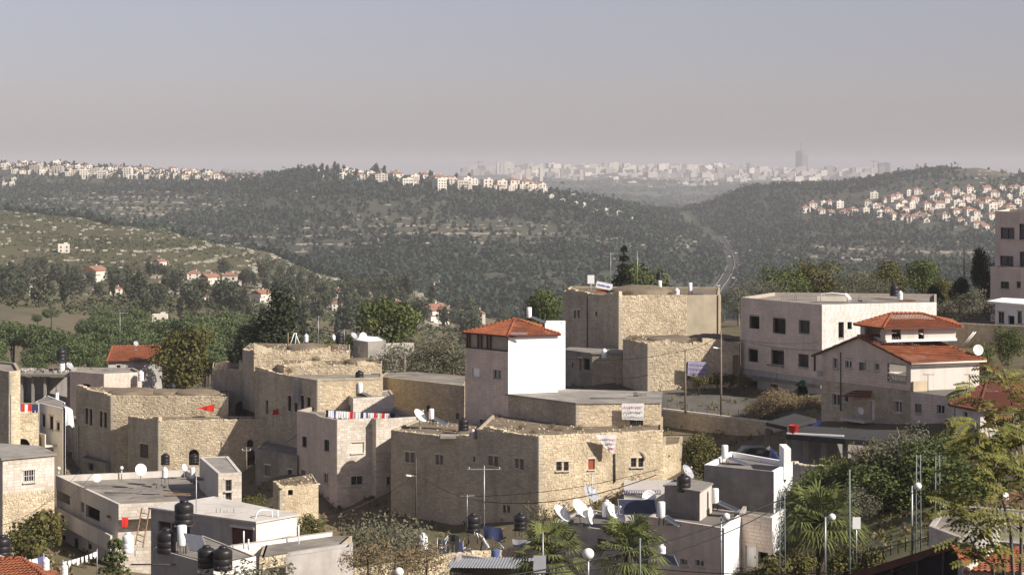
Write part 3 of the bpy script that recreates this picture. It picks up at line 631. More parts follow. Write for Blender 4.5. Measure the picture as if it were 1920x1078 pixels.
    def courses(s, i, parent, style, mat, z0, z1, H, L):
        hh, ll, jt, pr, ins, rag = STY[style]; rg = s.rg; v = []; f = []; A, d, L, n = s.frame(i)
        z = z0; D3 = np.array([d.x, d.y, 0]); N3 = np.array([n.x, n.y, 0]); A3 = np.array([A.x, A.y, 0]); rows = []
        while z < z1 - 0.06:
            h = min(hh * (1 + rg.uniform(-rag, rag) * 0.8), z1 - z)
            if z1 - z - h < 0.1: h = z1 - z
            free = [(0.0, L)]
            for q in H:
                if q[2] < z + h - 0.02 and q[3] > z + 0.02:
                    nf = []
                    for a, b in free:
                        if q[1] <= a or q[0] >= b: nf.append((a, b)); continue
                        if q[0] > a: nf.append((a, q[0]))
                        if q[1] < b: nf.append((q[1], b))
                    free = nf
            for a, b in free:
                t = a; first = True
                while t < b - 0.03:
                    wl = ll * (1 + rg.uniform(-0.35, 0.45) * (1 if rag > 0.1 else 0.3))
                    if first: wl *= rg.uniform(.35, 1.0); first = False
                    wl = min(wl, b - t)
                    if b - t - wl < 0.12: wl = b - t
                    zj = rg.uniform(-rag, rag) * 0.09
                    rows.append((t + jt / 2, t + wl - jt / 2, z + jt / 2 + zj * (z > z0), z + h - jt / 2 + zj * (z + h < z1 - .01), pr * (1 + rg.uniform(-rag, rag) * 1.6), ins)); t += wl
            z += h
        if not rows: return
        r = np.array(rows); n_ = len(r); t0, t1, a0, a1, p, q = r.T
        jx = lambda: np.random.default_rng(int(abs(A.x * 100)) + n_).normal(0, 0.012 * (rag > 0.1), n_)
        def pt(t, zz, o): return A3 + t[:, None] * D3 + o[:, None] * N3 + zz[:, None] * np.array([0, 0, 1.0])
        zero = np.zeros(n_); j = jx()
        V8 = np.stack([pt(t0, a0, zero), pt(t1, a0, zero), pt(t1, a1, zero), pt(t0, a1, zero), pt(t0 + q, a0 + q, p + j), pt(t1 - q, a0 + q, p), pt(t1 - q, a1 - q, p - j), pt(t0 + q, a1 - q, p)], 1).reshape(-1, 3)
        Q = np.array([(4, 5, 6, 7), (0, 1, 5, 4), (1, 2, 6, 5), (2, 3, 7, 6), (3, 0, 4, 7)])
        org = np.array(ORG[s.root.name]); o = link('stone_courses', np_mesh('stone_courses', V8 - org, (np.arange(n_)[:, None, None] * 8 + Q[None]).reshape(-1, 4), mat), parent); o['kind'] = 'stuff'
    def fill(s, i, h):
        t0, t1, a0, a1, kind, ex = h; w_, h_ = t1 - t0, a1 - a0; A, d, L, n = s.frame(i); ax = (Vector((d.x, d.y, 0)), Vector((n.x, n.y, 0)), Vector((0, 0, 1)))
        c = lambda t, z, o: s.p3(i, t, z, o); tm, zm = (t0 + t1) / 2, (a0 + a1) / 2
        if kind in ('hole', 'holearch'): return
        nm = 'door' if 'door' in kind else 'window'
        fm = MT['frame_dark'] if 'dark' in kind else MT['frame']
        fw = min(0.06, w_ * 0.12)
        if kind.startswith('shut') or 'door' in kind:
            m = MT[ex[0]] if ex else MT['shutter']; mb = MB(); k = max(3, int(h_ / 0.18))
            if 'door' in kind: mb.box(c(tm, zm, -0.14), (w_, 0.05, h_), ax); mb.box(c(tm, zm, -0.11), (w_ * 0.55, 0.03, h_ * 0.75), ax)
            else:
                for q in range(k): mb.box(c(tm, a0 + h_ * (q + .5) / k, -0.13), (w_, 0.04 + 0.02 * (q % 2), h_ / k * 0.98), ax)
            o = mb.build(nm, m, s.root)
            MB().box(c(tm, a1 + 0.075, 0.02), (w_ + 0.24, 0.06, 0.14), ax).build('lintel', MT['ashlar_pink'], o)
            if 'door' not in kind: MB().box(c(tm, a0 - 0.04, 0.05), (w_ + 0.16, 0.2, 0.08), ax).build('sill', MT['ashlar_pink'], o)
            if 'door' in kind: MB().box(c(t0 + w_ * 0.85, a0 + h_ * 0.48, -0.08), (0.05, 0.06, 0.12), ax).build('door_handle', MT['bar'], o)
            return
        mb = MB(); fr = -0.12
        mb.box(c(tm, a0 + fw / 2, fr), (w_, 0.07, fw), ax); mb.box(c(tm, a1 - fw / 2, fr), (w_, 0.07, fw), ax)
        mb.box(c(t0 + fw / 2, zm, fr), (fw, 0.07, h_ - 2 * fw), ax); mb.box(c(t1 - fw / 2, zm, fr), (fw, 0.07, h_ - 2 * fw), ax)
        if w_ > 0.7: mb.box(c(tm, zm, fr), (fw, 0.06, h_ - 2 * fw), ax)
        o = mb.build('window', fm, s.root)
        MB().box(c(tm, zm, -0.19), (w_ - 0.02, 0.02, h_ - 0.02), ax).build('pane', MT['glass'], o)
        if 'bars' in kind:
            mb = MB(); k = max(3, int(w_ / 0.16))
            for q in range(k): mb.box(c(t0 + w_ * (q + .5) / k, zm, -0.03), (0.025, 0.025, h_), ax)
            mb.box(c(tm, zm, -0.028), (w_, 0.03, 0.03), ax); mb.build('window_bars', MT['frame'] if 'white' in kind else MT['bar'], o)
        MB().box(c(tm, a1 + 0.075, 0.02), (w_ + 0.24, 0.06, 0.14), ax).build('lintel', MT['ashlar_pink'], o)
        MB().box(c(tm, a0 - 0.05, 0.06), (w_ + 0.2, 0.24, 0.09), ax).build('sill', MT['ashlar'], o)
    def rest(s, skin=None, z1=None, z0=None):
        for i in range(len(s.plan)):
            if i not in s.done: s.wall(i, skin=skin, stones=False, z1=z1, z0=z0)
    def band(s, i, py0, py1, proud, mat, name='string_course'):
        A, d, L, n = s.frame(i); t, za = s.at(i, HX + F * A.x / A.y, py0); t, zb = s.at(i, HX + F * A.x / A.y, py1)
        q = A + d * (L / 2) + n * (proud / 2 - 0.02); return MB().box((q.x, q.y, (za + zb) / 2), (L, proud + 0.04, abs(za - zb)), (Vector((d.x, d.y, 0)), Vector((n.x, n.y, 0)), Vector((0, 0, 1)))).build(name, MT[mat], s.root)
    def dome(s, px, D, r, h, mat='earth_roof', zz=None):
        z = s.zr if zz is None else zz
        prof = [(r * math.cos(t), h * math.sin(t)) for t in np.linspace(0, math.pi / 2, 7)]; prof[-1] = (0.01, h)
        rg = random.Random(px); mb = MB(); mb.lathe([(r * 1.02, -0.3)] + prof, (PX(px, D), D, z), 20)
        mb.v = [(x + rg.uniform(-.06, .06), y + rg.uniform(-.06, .06), zq + rg.uniform(-.04, .04)) for x, y, zq in mb.v]
        mb.build('dome', MT[mat], s.root)

def rubble_top(h, edges, amp, mat='stone_pale', seed=1, name='loose_stones'):
    """uneven loose stones along the top of ruined walls"""
    rg = random.Random(seed); mb = MB()
    for i in edges:
        A, d, L, n = h.frame(i); t = 0
        while t < L:
            w_ = rg.uniform(0.12, 0.42); hh = rg.uniform(0.02, amp * .42) * (.35 + .65 * abs(math.sin(t * .9 + seed)))
            if rg.random() < 0.93:
                p = A + d * (t + w_ / 2) - n * 0.14
                a = rg.uniform(-.4, .4); mb.box((p.x, p.y, h.z1 + hh / 2 - 0.03), (w_ * 1.05, rg.uniform(.2, .4), hh + .06), (Vector((d.x * math.cos(a) - d.y * math.sin(a), d.x * math.sin(a) + d.y * math.cos(a), 0)), Vector((n.x, n.y, 0)), Vector((0, 0, 1))))
            t += w_
    mb.build(name, MT[mat], h.root, kind='stuff')

def tile_plane(mb, e0, e1, r0, r1, p=0.26, row=0.36, amp=0.035, lift=0.045):
    e0, e1, r0, r1 = map(Vector, (e0, e1, r0, r1)); ed = (e1 - e0).normalized(); nrm = ed.cross(((r0 + r1) / 2 - (e0 + e1) / 2)).normalized()
    if nrm.z < 0: nrm = -nrm
    sl = ((r0 + r1) / 2 - (e0 + e1) / 2); up = (sl - ed * sl.dot(ed)); n = max(3, int(up.length / row)); Le = (e1 - e0).length
    u0r = (r0 - e0).dot(ed); u1r = (r1 - e0).dot(ed); grid = np.arange(min(0, u0r), max(Le, u1r) + p / 4, p / 4)
    for j in range(n):
        s0, s1 = j / n, (j + 1) / n; lo = np.clip(grid, u0r * s0, Le + (u1r - Le) * s0); hi = np.clip(grid, u0r * s1, Le + (u1r - Le) * s1); base = len(mb.v); m = len(grid)
        for u in lo: mb.v.append(tuple(e0 + ed * u + up * s0 + nrm * (amp * math.cos(2 * math.pi * u / p) + lift)))
        for u in hi: mb.v.append(tuple(e0 + ed * u + up * s1 + nrm * (amp * math.cos(2 * math.pi * u / p))))
        for k in range(m - 1):
            if lo[k + 1] - lo[k] > 1e-6 or hi[k + 1] - hi[k] > 1e-6: mb.f.append((base + k, base + k + 1, base + m + k + 1, base + m + k)); mb.smooth.append(True)
def tile_roof(root, planes, ridges, mat='tile', name='tiled_roof'):
    mb = MB()
    for q in planes: tile_plane(mb, *q)
    o = mb.build(name, MT[mat], root); o['kind'] = 'stuff'
    mb = MB()
    for a, b in ridges:
        a, b = Vector(a), Vector(b); n = max(2, int((b - a).length / 0.4))
        for k in range(n): mb.tube([a.lerp(b, k / n), a.lerp(b, (k + 1.12) / n if k < n - 1 else 1)], [0.13, 0.10], 8)
    mb.build('ridge_tiles', MT[mat], o)
    return o
def soffit(root, pts, t=0.12, mat='dark_wood', name='eaves_board'):
    mb = MB(); n = len(pts)
    mb.poly([Vector(p) - Vector((0, 0, t)) for p in pts][::-1])
    for i in range(n):
        a, b = Vector(pts[i]), Vector(pts[(i + 1) % n]); mb.poly([a - Vector((0, 0, t)), b - Vector((0, 0, t)), b - Vector((0, 0, .01)), a - Vector((0, 0, .01))])
    return mb.build(name, MT[mat], root)

def scatter_stones(h, n, seed, lo=.06, hi=.2, name='loose_stones'):
    """stones and clods lying about on an old earth roof"""
    rg = random.Random(seed); mb = MB(); xs = [p.x for p in h.plan]; ysq = [p.y for p in h.plan]
    ctr = sum(h.plan, Vector((0, 0))) / len(h.plan)
    for k in range(n):
        i = rg.randrange(len(h.plan)); a = h.plan[i]; b = h.plan[(i + 1) % len(h.plan)]; p = ctr.lerp(a.lerp(b, rg.random()), math.sqrt(rg.random()) * .95)
        t = rg.uniform(0, 3.1); s_ = rg.uniform(lo, hi); mb.box((p.x, p.y, h.zr + s_ * .2), (s_, s_ * rg.uniform(.6, 1), s_ * rg.uniform(.5, .9)), (Vector((math.cos(t), math.sin(t), rg.uniform(-.2, .2))).normalized(), Vector((-math.sin(t), math.cos(t), 0)), Vector((rg.uniform(-.2, .2), 0, 1)).normalized()))
    mb.build(name, MT['stone'], h.root, kind='stuff')

# ---- house A: pale upper storey over a rough stone one, lower left corner
zA = PZ(862, 150)
A_ = House('stone_house', 'small pale block house over a rough stone base at the left edge, one barred window', 'house', [(-40, 156), (5, 150), (102, 152.5), (72, 156.5), (-40, 159)], PZ(1015, 150), zA, parapet=0.05)
zm = PZ(926, 150)
A_.wall(1, [(44, 881, 65, 903, 'bars white sill')], 'ashlar', z0=zm, name='upper_wall'); A_.wall(1, [], 'rubble', z1=zm, name='lower_wall', cap=False)
A_.wall(0, [], 'ashlar'); A_.rest('joint')
MB().prism([(p.x, p.y) for p in offset_poly(A_.plan, -0.18)], zA + 0.003, zA + 0.16).build('roof_slab', MT['concrete'], A_.root)

# ---- house B: white flat-roofed house in the left foreground
zB = PZ(945, 145); bpl = [(105, 159), (222, 145), (452, 147.6), (352, 162)]
B_ = House('flat_roofed_house', 'long cream house with a wide flat roof and deep roof band at lower left', 'house', bpl, PZ(1060, 145), zB, skin='ashlar', parapet=0.5, roofmat='roof_pale')
zb1 = PZ(970, 145)
B_.wall(0, [], 'cream', z0=zb1, name='roof_band'); B_.wall(1, [], 'ashlar', z0=zb1, name='roof_band'); B_.wall(2, [], 'cream', z0=zb1, stones=False); B_.wall(3, [], 'cream', z0=zb1, stones=False)
fr0 = B_.frame(0); fr1 = B_.frame(1)
inn = [B_.plan[0] + fr0[3] * -0.05, None, None, B_.plan[3]]
c0 = B_.plan[1] + fr0[1] * -1.25; c0 = B_.plan[1] - fr1[3] * 1.25 - fr0[3] * 0.05
c1 = B_.plan[2] - fr1[3] * 1.25 - fr1[1] * 0.05
class _H(House):
    pass
def house_xy(name_root, plan_xy, z0, z1, like):
    h = House.__new__(House); h.plan = plan_xy; h.z0, h.z1 = z0, z1; h.thick = 0.25; h.skin = 'cream'; h.root = name_root; h.inner = offset_poly(plan_xy, 0.25); h.done = set(); h.parapet = 0.2; h.rg = random.Random(4); h.zr = z1; return h
Bb = house_xy(B_.root, [B_.plan[0] - fr0[3] * 0.06, c0, c1, B_.plan[3]], B_.z0, zb1 - 0.004, B_)
Bb.wall(0, [(106, 913, 131, 942, 'hole'), (152, 933, 158, 960, 'door', 'shutter_grey'), (161, 944, 187, 974, 'hole'), (201, 951, 208, 970, 'shut', 'shutter_grey'), (116, 1002, 123, 1013, 'glass dark'), (139, 1008, 147, 1030, 'glass dark'), (165, 1018, 172, 1030, 'glass dark')], 'cream', name='side_wall')
Bb.wall(1, [(312, 985, 335, 1010, 'shut')], 'ashlar', name='front_wall'); Bb.rest('cream')
A0, d0, L0, n0 = B_.frame(0)   # terrace parapet along the shaded side
for (t, s_) in ((0, 1),):
    q = A0 + d0 * (L0 / 2) + n0 * 0.55; MB().box((q.x, q.y, PZ(975, 152) - 0.35), (L0, 0.16, 1.0), (Vector((d0.x, d0.y, 0)), Vector((n0.x, n0.y, 0)), Vector((0, 0, 1)))).build('terrace_parapet', MT['cream'], B_.root)
    q = A0 + d0 * (L0 / 2) + n0 * 0.3; MB().box((q.x, q.y, PZ(975, 152) - 0.95), (L0, 0.64, 0.2), (Vector((d0.x, d0.y, 0)), Vector((n0.x, n0.y, 0)), Vector((0, 0, 1)))).build('terrace_slab', MT['cream'], B_.root)
MB().prism([(p.x, p.y) for p in offset_poly(B_.plan, 0.02)], zb1 - 0.17, zb1 - 0.006).build('ceiling_slab', MT['cream'], B_.root)
St = House('stair_house', 'small cream stair tower with two tall barred windows beside the flat roof', 'stair tower', [(374, 155.5), (409, 146.9), (453, 147.5), (428, 156)], PZ(1060, 147), PZ(887, 147), skin='ashlar', parapet=0.05, roofmat='concrete')
St.wall(0, [], 'cream'); St.wall(1, [(423, 899, 434, 920, 'bars dark'), (423, 923, 434, 943, 'bars dark')]); St.rest('cream')

# ---- C: low white block building in the foreground
zC = PZ(980, 117)
C_ = House('block_workshop', 'low flat roofed white block building with an open dark doorway in the foreground', 'building', [(283, 122), (480, 117), (556, 119.5), (400, 126)], PZ(1085, 117), zC, parapet=0.0, roofmat='cream')
C_.wall(0, [(296, 980, 356, 1042, 'hole'), (434, 990, 474, 1032, 'door', 'dark_wood')], 'render', z1=zC - 0.02); C_.wall(1, [], 'block', z1=zC - 0.02); C_.rest('block', z1=zC - 0.02)
MB().prism([(p.x, p.y) for p in offset_poly(C_.plan, -0.12)], zC - 0.012, zC + 0.10).build('roof_slab', MT['cream'], C_.root)
Y_ = House('yard_wall', 'white block yard wall running right from the low workshop', 'wall', [(430, 114.5), (622, 119.0), (624, 119.5), (432, 115.0)], PZ(1085, 115), PZ(1012, 116.5), parapet=0, roof=False, thick=0.09)
Y_.wall(0, [], 'block'); Y_.rest('block')
Y2 = House('yard_wall', 'low grey rendered wall with a pale sunlit top at bottom left of centre', 'wall', [(536, 110), (660, 113), (662, 114.5), (540, 111.5)], PZ(1095, 110), PZ(1044, 110), parapet=0, roof=False, thick=0.2)
Y2.wall(0, [], 'render'); Y2.rest('render')
Y3 = House('garden_terrace', 'low rough stone terrace with a sunlit top behind the grey wall', 'terrace', [(486, 112), (640, 116), (660, 119), (500, 119)], PZ(1085, 112), PZ(1034, 114), parapet=0, roofmat='roof_pale')
Y3.wall(0, [], 'rubble'); Y3.rest('mortar')
Y4 = House('roof_terrace', 'low grey rooftop ledge carrying black tanks at the bottom left', 'terrace', [(286, 114), (400, 109), (480, 111.5), (380, 118)], PZ(1095, 109), PZ(1052, 110), parapet=0.0, roofmat='roof_pale')
Y4.wall(0, [], 'render'); Y4.wall(1, [], 'block'); Y4.rest('render')

# ---- D: tall pale block house left of centre
zD = PZ(787, 188)
D_ = House('block_house', 'tall pale block clad house left of centre with laundry strung on its roof', 'house', [(557, 195.5), (590, 193), (600, 190.4), (632, 188), (697, 189.4), (705, 188.5), (782, 190.6), (716, 204), (640, 206)], PZ(1000, 188), zD, skin='pink', parapet=0.4, roofmat='roof_pale')
D_.wall(0, [(567, 818, 575, 838, 'glass dark sill'), (565, 881, 573, 899, 'shut', 'shutter_grey')]); D_.wall(1)
D_.wall(2, [(608, 824, 617, 845, 'glass dark sill'), (607, 887, 615, 906, 'glass'), (603, 938, 609, 956, 'glass')])
D_.wall(3, [(659, 829, 682, 849, 'shut sill'), (658, 892, 680, 909, 'glass bars'), (659, 946, 677, 964, 'glass')], 'ashlar'); D_.wall(4, [], 'ashlar'); D_.wall(5, [(725, 829, 733, 849, 'shut'), (725, 893, 733, 909, 'glass')], 'ashlar'); D_.rest('joint')
zt = PZ(747, 196)
D2 = House('roof_room', 'small white stair room on the laundry roof', 'roof room', [(648, 201), (662, 196), (740, 198.5), (732, 204)], zD - 0.4, zt, skin='ashlar', parapet=0.1, roofmat='concrete')
D2.wall(0, [(650, 757, 657, 776, 'door', 'dark_wood')]); D2.wall(1); D2.rest('ashlar')

# ---- K and L: little stone stub and the shaded annex beside D
L_ = House('rendered_annex', 'grey rendered flat roofed annex in shade left of the tall block house', 'annex', [(479, 200), (557, 195), (590, 205), (520, 212)], PZ(985, 195), PZ(846, 198), skin='concrete', parapet=0.05, roofmat='roof_pale')
L_.wall(0, [(497, 872, 507, 892, 'shut', 'shutter_grey'), (540, 880, 547, 897, 'glass dark')], 'concrete'); L_.rest('concrete')
K_ = House('stone_hut', 'ruined little stone hut with dry brush on its roof, sunlit front', 'hut', [(512, 181.5), (524, 178), (597, 179.8), (585, 186)], PZ(985, 178), PZ(913, 178), skin='rubble', parapet=0.0, roofmat='earth_roof')
K_.wall(0); K_.wall(1, [(540, 918, 549, 928, 'hole')], 'stone'); K_.rest('mortar'); rubble_top(K_, (0, 1), 0.3, seed=3)

# ---- E: the big old stone house in the middle
zE1, zE2 = PZ(806, 182), PZ(818, 170)
xe = 895; De = 174.9
E1 = House('stone_house', 'long old stone house in shade left of centre with paired narrow windows', 'house', [(733, 182), (xe, De), (925, 186), (790, 191)], PZ(1015, 172), zE1, skin='greystone_shade', parapet=0.15, roofmat='earth_roof')
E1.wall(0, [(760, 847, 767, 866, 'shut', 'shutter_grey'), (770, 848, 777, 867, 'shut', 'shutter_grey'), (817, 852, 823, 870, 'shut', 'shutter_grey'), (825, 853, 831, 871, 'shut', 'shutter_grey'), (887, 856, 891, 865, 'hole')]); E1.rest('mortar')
MB().box(W(862, 822, 176.6) + Vector((0, 0.8, 0.1)), (3.6, 1.7, 0.22)).build('roof_slab', MT['concrete'], E1.root)
E2 = House('stone_house', 'big old golden stone house in the centre with paired windows and a hanging banner', 'house', [(xe, De + 0.02), (1010, 170), (1243, 174), (1243, 184), (925, 186)], PZ(1020, 170), zE2, skin='stone', parapet=0.15, roofmat='earth_roof')
E2.wall(0, [(916, 854, 924, 872, 'shut', 'shutter_grey'), (927, 855, 934, 874, 'shut', 'shutter_grey'), (966, 859, 972, 877, 'shut', 'shutter_grey'), (975, 860, 982, 880, 'shut', 'shutter_grey'), (943, 947, 948, 961, 'hole'), (951, 947, 956, 961, 'hole')], 'greystone_shade')
E2.wall(1, [(1043, 865, 1053, 882, 'glass dark bars'), (1057, 865, 1066, 882, 'glass dark bars'), (1103, 860, 1115, 880, 'shut', 'shutter_red'), (1183, 858, 1193, 875, 'glass dark bars'), (1197, 858, 1206, 875, 'glass dark bars')]); E2.rest('mortar')
mb = MB(); cA = W(1195, 861, 173.3)   # blind arch of proud stones above the right window pair
for k in range(11):
    t = math.pi * (k + 0.5) / 11; a = Vector((math.cos(t), 0, math.sin(t))); b = Vector((-math.sin(t), 0, math.cos(t)))
    mb.box(cA + a * 0.72 + Vector((0, -0.06, 0)), (0.14, 0.14, 0.19), (a, Vector((0, 1, 0)), b))
mb.build('blind_arch', MT['stone_grey_shade'], E2.root)
MB().tube([W(1153, 850, 172.3), W(1153, 903, 172.3)], 0.07, 8).build('drain_pipe', MT['bar'], E2.root)
rubble_top(E2, (0, 1), 0.22, seed=5); rubble_top(E1, (0,), 0.16, seed=6)
E3 = House('brick_annex', 'low reddish brown brick annex at the right end of the golden stone house', 'annex', [(1243, 174.5), (1276, 176), (1280, 181), (1244, 181)], PZ(960, 172), PZ(843, 172), skin='plaster', parapet=0.05, roofmat='earth_roof')
E3.wall(0, [(1253, 853, 1256, 857, 'hole')], 'stone'); E3.rest('plaster')

# ---- G and F: stone terrace house and the white tower
zG = PZ(757, 178)
G_ = House('terrace_house', 'low stone house with flat grey roof and white banner below the white tower', 'house', [(950, 185.2), (1080, 178), (1238, 178.6), (1240, 187), (1000, 190)], PZ(840, 178), zG, skin='stone', parapet=0.0, roofmat='concrete')
G_.wall(0, [(963, 787, 968, 796, 'hole'), (972, 787, 977, 796, 'hole'), (1020, 795, 1028, 806, 'shut', 'shutter_red'), (1031, 796, 1039, 807, 'shut', 'shutter_red')], 'greystone_shade', z1=zG - .01); G_.wall(1, [(1181, 787, 1206, 809, 'bars dark sill'), (1115, 799, 1121, 807, 'hole')], z1=zG - .01); G_.rest('mortar', z1=zG - .01)
MB().prism([(p.x, p.y) for p in offset_poly(G_.plan, -0.12)], zG - 0.006, zG + 0.12).build('roof_slab', MT['concrete'], G_.root)
zF = PZ(629, 185); zS = PZ(658, 186)
F_ = House('white_tower_house', 'tall narrow tower house with blank white wall, open loggia and red hipped roof', 'house', [(872, 189.4), (953, 185), (1046, 186.6), (1040, 191.5), (900, 194)], PZ(815, 186), zF, skin='pink', parapet=0.0, roof=False)
F_.wall(0, [(886, 690, 899, 707, 'shut', 'white'), (925, 693, 940, 711, 'glass sill'), (900, 786, 907, 799, 'shut', 'shutter_grey'), (909, 786, 915, 799, 'shut', 'shutter_grey')], 'pink', z1=zS)
F_.wall(1, [], 'white'); F_.wall(2, [], 'white'); F_.wall(3, [], 'white', z1=zS); F_.wall(4, [], 'pink', z1=zS, stones=False)
MB().prism([(p.x, p.y) for p in offset_poly(F_.plan, 0.05)], zS - 0.25, zS - 0.02).build('loggia_floor', MT['concrete'], F_.root)
A0, d0, L0, n0 = F_.frame(0)
for t in (0.15, 0.5, 1.75, 2.2, 3.05, 3.5, L0 - 0.12):
    q = A0 + d0 * t - n0 * 0.12; MB().box((q.x, q.y, (zF + zS) / 2 - 0.02), (0.13, 0.13, zF - zS), (Vector((d0.x, d0.y, 0)), Vector((n0.x, n0.y, 0)), Vector((0, 0, 1)))).build('loggia_post', MT['dark_wood'], F_.root)
q = A0 + d0 * 1.3 - n0 * 0.1; MB().box((A0.x + d0.x * L0 / 2 - n0.x * .12, A0.y + d0.y * L0 / 2 - n0.y * .12, zS + 0.06), (L0, 0.16, 0.12), (Vector((d0.x, d0.y, 0)), Vector((n0.x, n0.y, 0)), Vector((0, 0, 1)))).build('sill_rail', MT['dark_wood'], F_.root)
ev = [Vector((p.x, p.y, zF - 0.02)) for p in offset_poly(F_.plan, -0.28)]; ap = W(966, 597, 189.6)
tile_roof(F_.root, [(ev[0], ev[1], ap, ap), (ev[1], ev[2], ap, ap), (ev[2], ev[3], ap, ap), (ev[3], ev[4], ap, ap), (ev[4], ev[0], ap, ap)], [(ev[k], ap) for k in range(5)])
soffit(F_.root, ev, 0.14)
MB().box(W(973, 625, 184.6), (1.6, 0.12, 0.16)).build('gutter', MT['steel'], F_.root)
for py, ta, tb in ((683, .1, 4.4), (707, .02, 4.6)):
    fa, fd, fl, fn = F_.frame(1); q = fa + fd * ((ta + tb) / 2); MB().box((q.x, q.y, PZ(py, 185.6)), (tb - ta, 0.05, 0.035), (Vector((fd.x, fd.y, 0)), Vector((fn.x, fn.y, 0)), Vector((0, 0, 1)))).build('plaster_seam', MT['frame'], F_.root)
F2 = House('white_wing_wall', 'blank white rear wing rising beside the red hipped roof', 'wing', [(1022, 188.4), (1057, 189.2), (1060, 194), (1024, 194)], PZ(760, 188), PZ(609, 188.5), skin='white', parapet=0.1, roofmat='white')
F2.wall(0); F2.rest('white')

# ---- H, I: old arched house and its lower wing on the left
zH = PZ(742, 210)
H_ = House('arched_stone_house', 'old stone house at left with paired arched windows in its shaded gable', 'house', [(143, 216), (208, 210), (428, 209), (430, 215.5), (165, 219)], PZ(900, 210), zH, skin='rubble', parapet=0.0, roofmat='earth_roof')
H_.wall(0, [(160, 764, 165, 795, 'dark arch'), (168, 766, 173, 797, 'dark arch'), (187, 770, 192, 800, 'dark arch'), (195, 772, 200, 802, 'dark arch')], 'greystone_shade'); H_.wall(1); H_.rest('mortar')
H_.dome(250, 213.5, 2.9, 0.45); H_.dome(372, 212.8, 2.6, 0.5); H_.dome(312, 213.6, 2.0, 0.35); rubble_top(H_, (1,), 0.16, seed=8)
zI = PZ(789, 204.5)
I_ = House('stone_wing', 'lower golden stone wing with a dark doorway, crossed by a diagonal shadow', 'house', [(240, 208.6), (297, 204.5), (500, 206), (498, 208.3), (262, 209.2)], PZ(905, 204.5), zI, skin='stone', parapet=0.1, roofmat='earth_roof')
I_.wall(0, [(262, 832, 278, 858, 'door', 'frame_dark')], 'greystone_shade'); I_.wall(1, [(354, 842, 373, 872, 'holearch'), (463, 824, 475, 838, 'holearch'), (462, 842, 478, 872, 'holearch')], 'rubble'); I_.rest('mortar'); rubble_top(I_, (0, 1), 0.18, seed=9)

# ---- J: the ruined stone cluster behind
J0 = House('ruined_stone_house', 'dark ruined stone house with a big arch, in the shade behind the sunlit wing', 'house', [(398, 217), (481, 214), (490, 222), (400, 224)], PZ(800, 214), PZ(694, 215), skin='greystone_shade', parapet=0.0, roofmat='earth_roof')
J0.wall(0, [(440, 752, 466, 786, 'holearch')], 'greystone_shade'); J0.rest('mortar'); rubble_top(J0, (0,), 0.5, seed=10)
J1 = House('arched_stone_house', 'stone house with a row of arched windows facing left and a hanging white cloth', 'house', [(478, 207.5), (595, 198), (716, 199.6), (718, 204), (490, 213)], PZ(850, 198), PZ(712, 198), skin='stone', parapet=0.1, roofmat='roof_pale')
J1.wall(0, [(540, 741, 546, 770, 'dark arch'), (552, 744, 558, 772, 'dark arch'), (564, 741, 570, 772, 'dark arch'), (576, 744, 582, 774, 'dark arch'), (498, 750, 503, 776, 'hole')], 'greystone_shade'); J1.wall(1); J1.rest('mortar')
J1.band(1, 710, 714, 0.06, 'stone_grey_shade')
J2 = House('ruined_stone_terrace', 'sunlit crumbling rubble terrace with grass on top, left of the white shed', 'ruin', [(455, 213.5), (476, 210), (656, 211), (656, 220), (470, 222)], PZ(735, 210), PZ(661, 210), skin='rubble', parapet=0.0, roofmat='earth_roof')
J2.wall(0, [], 'greystone_shade'); J2.wall(1); J2.rest('mortar'); rubble_top(J2, (0, 1), 0.5, seed=11)
J2.dome(577, 215, 2.4, 0.6)
J3 = House('ruined_stone_terrace', 'lower rubble terrace strewn with loose stones above the arched windows', 'ruin', [(520, 206), (532, 204), (716, 204.6), (716, 209.5), (530, 210.5)], PZ(735, 204), PZ(686, 204), skin='rubble', parapet=0.0, roofmat='earth_roof')
J3.wall(0); J3.wall(1); J3.rest('mortar'); J3.dome(676, 207.2, 1.9, 0.55); rubble_top(J3, (0, 1), 0.45, seed=12)
J4 = House('white_shed', 'white flat roofed shed with a shaded side and dishes on its roof', 'shed', [(662, 222), (690, 219), (724, 220.6), (712, 226), (676, 228)], PZ(680, 219), PZ(641, 219), skin='render', parapet=0.0, roofmat='white')
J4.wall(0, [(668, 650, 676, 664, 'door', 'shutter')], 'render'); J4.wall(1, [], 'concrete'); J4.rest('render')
J5 = House('low_white_wall', 'long low white parapet running behind the bare tree', 'wall', [(722, 221.5), (775, 222), (776, 222.4), (722, 222)], PZ(668, 222), PZ(643, 222), skin='cream', parapet=0, roof=False, thick=0.1)
J5.wall(0); J5.rest('cream')
S_ = House('stone_house', 'dark stone house wall in the shadow of the white tower', 'house', [(712, 211), (871, 201.5), (880, 211), (730, 218)], PZ(830, 202), PZ(723, 201.5), skin='stone', parapet=0.05, roofmat='roof_pale')
S_.wall(0, [(855, 774, 861, 786, 'shut', 'shutter_grey'), (800, 760, 806, 772, 'hole')]); S_.rest('mortar')

for hh_, nn_, ss_ in ((J2, 160, 1), (J3, 120, 2), (E2, 90, 3), (E1, 60, 4), (K_, 40, 5), (H_, 60, 6), (I_, 40, 7)): scatter_stones(hh_, nn_, ss_)
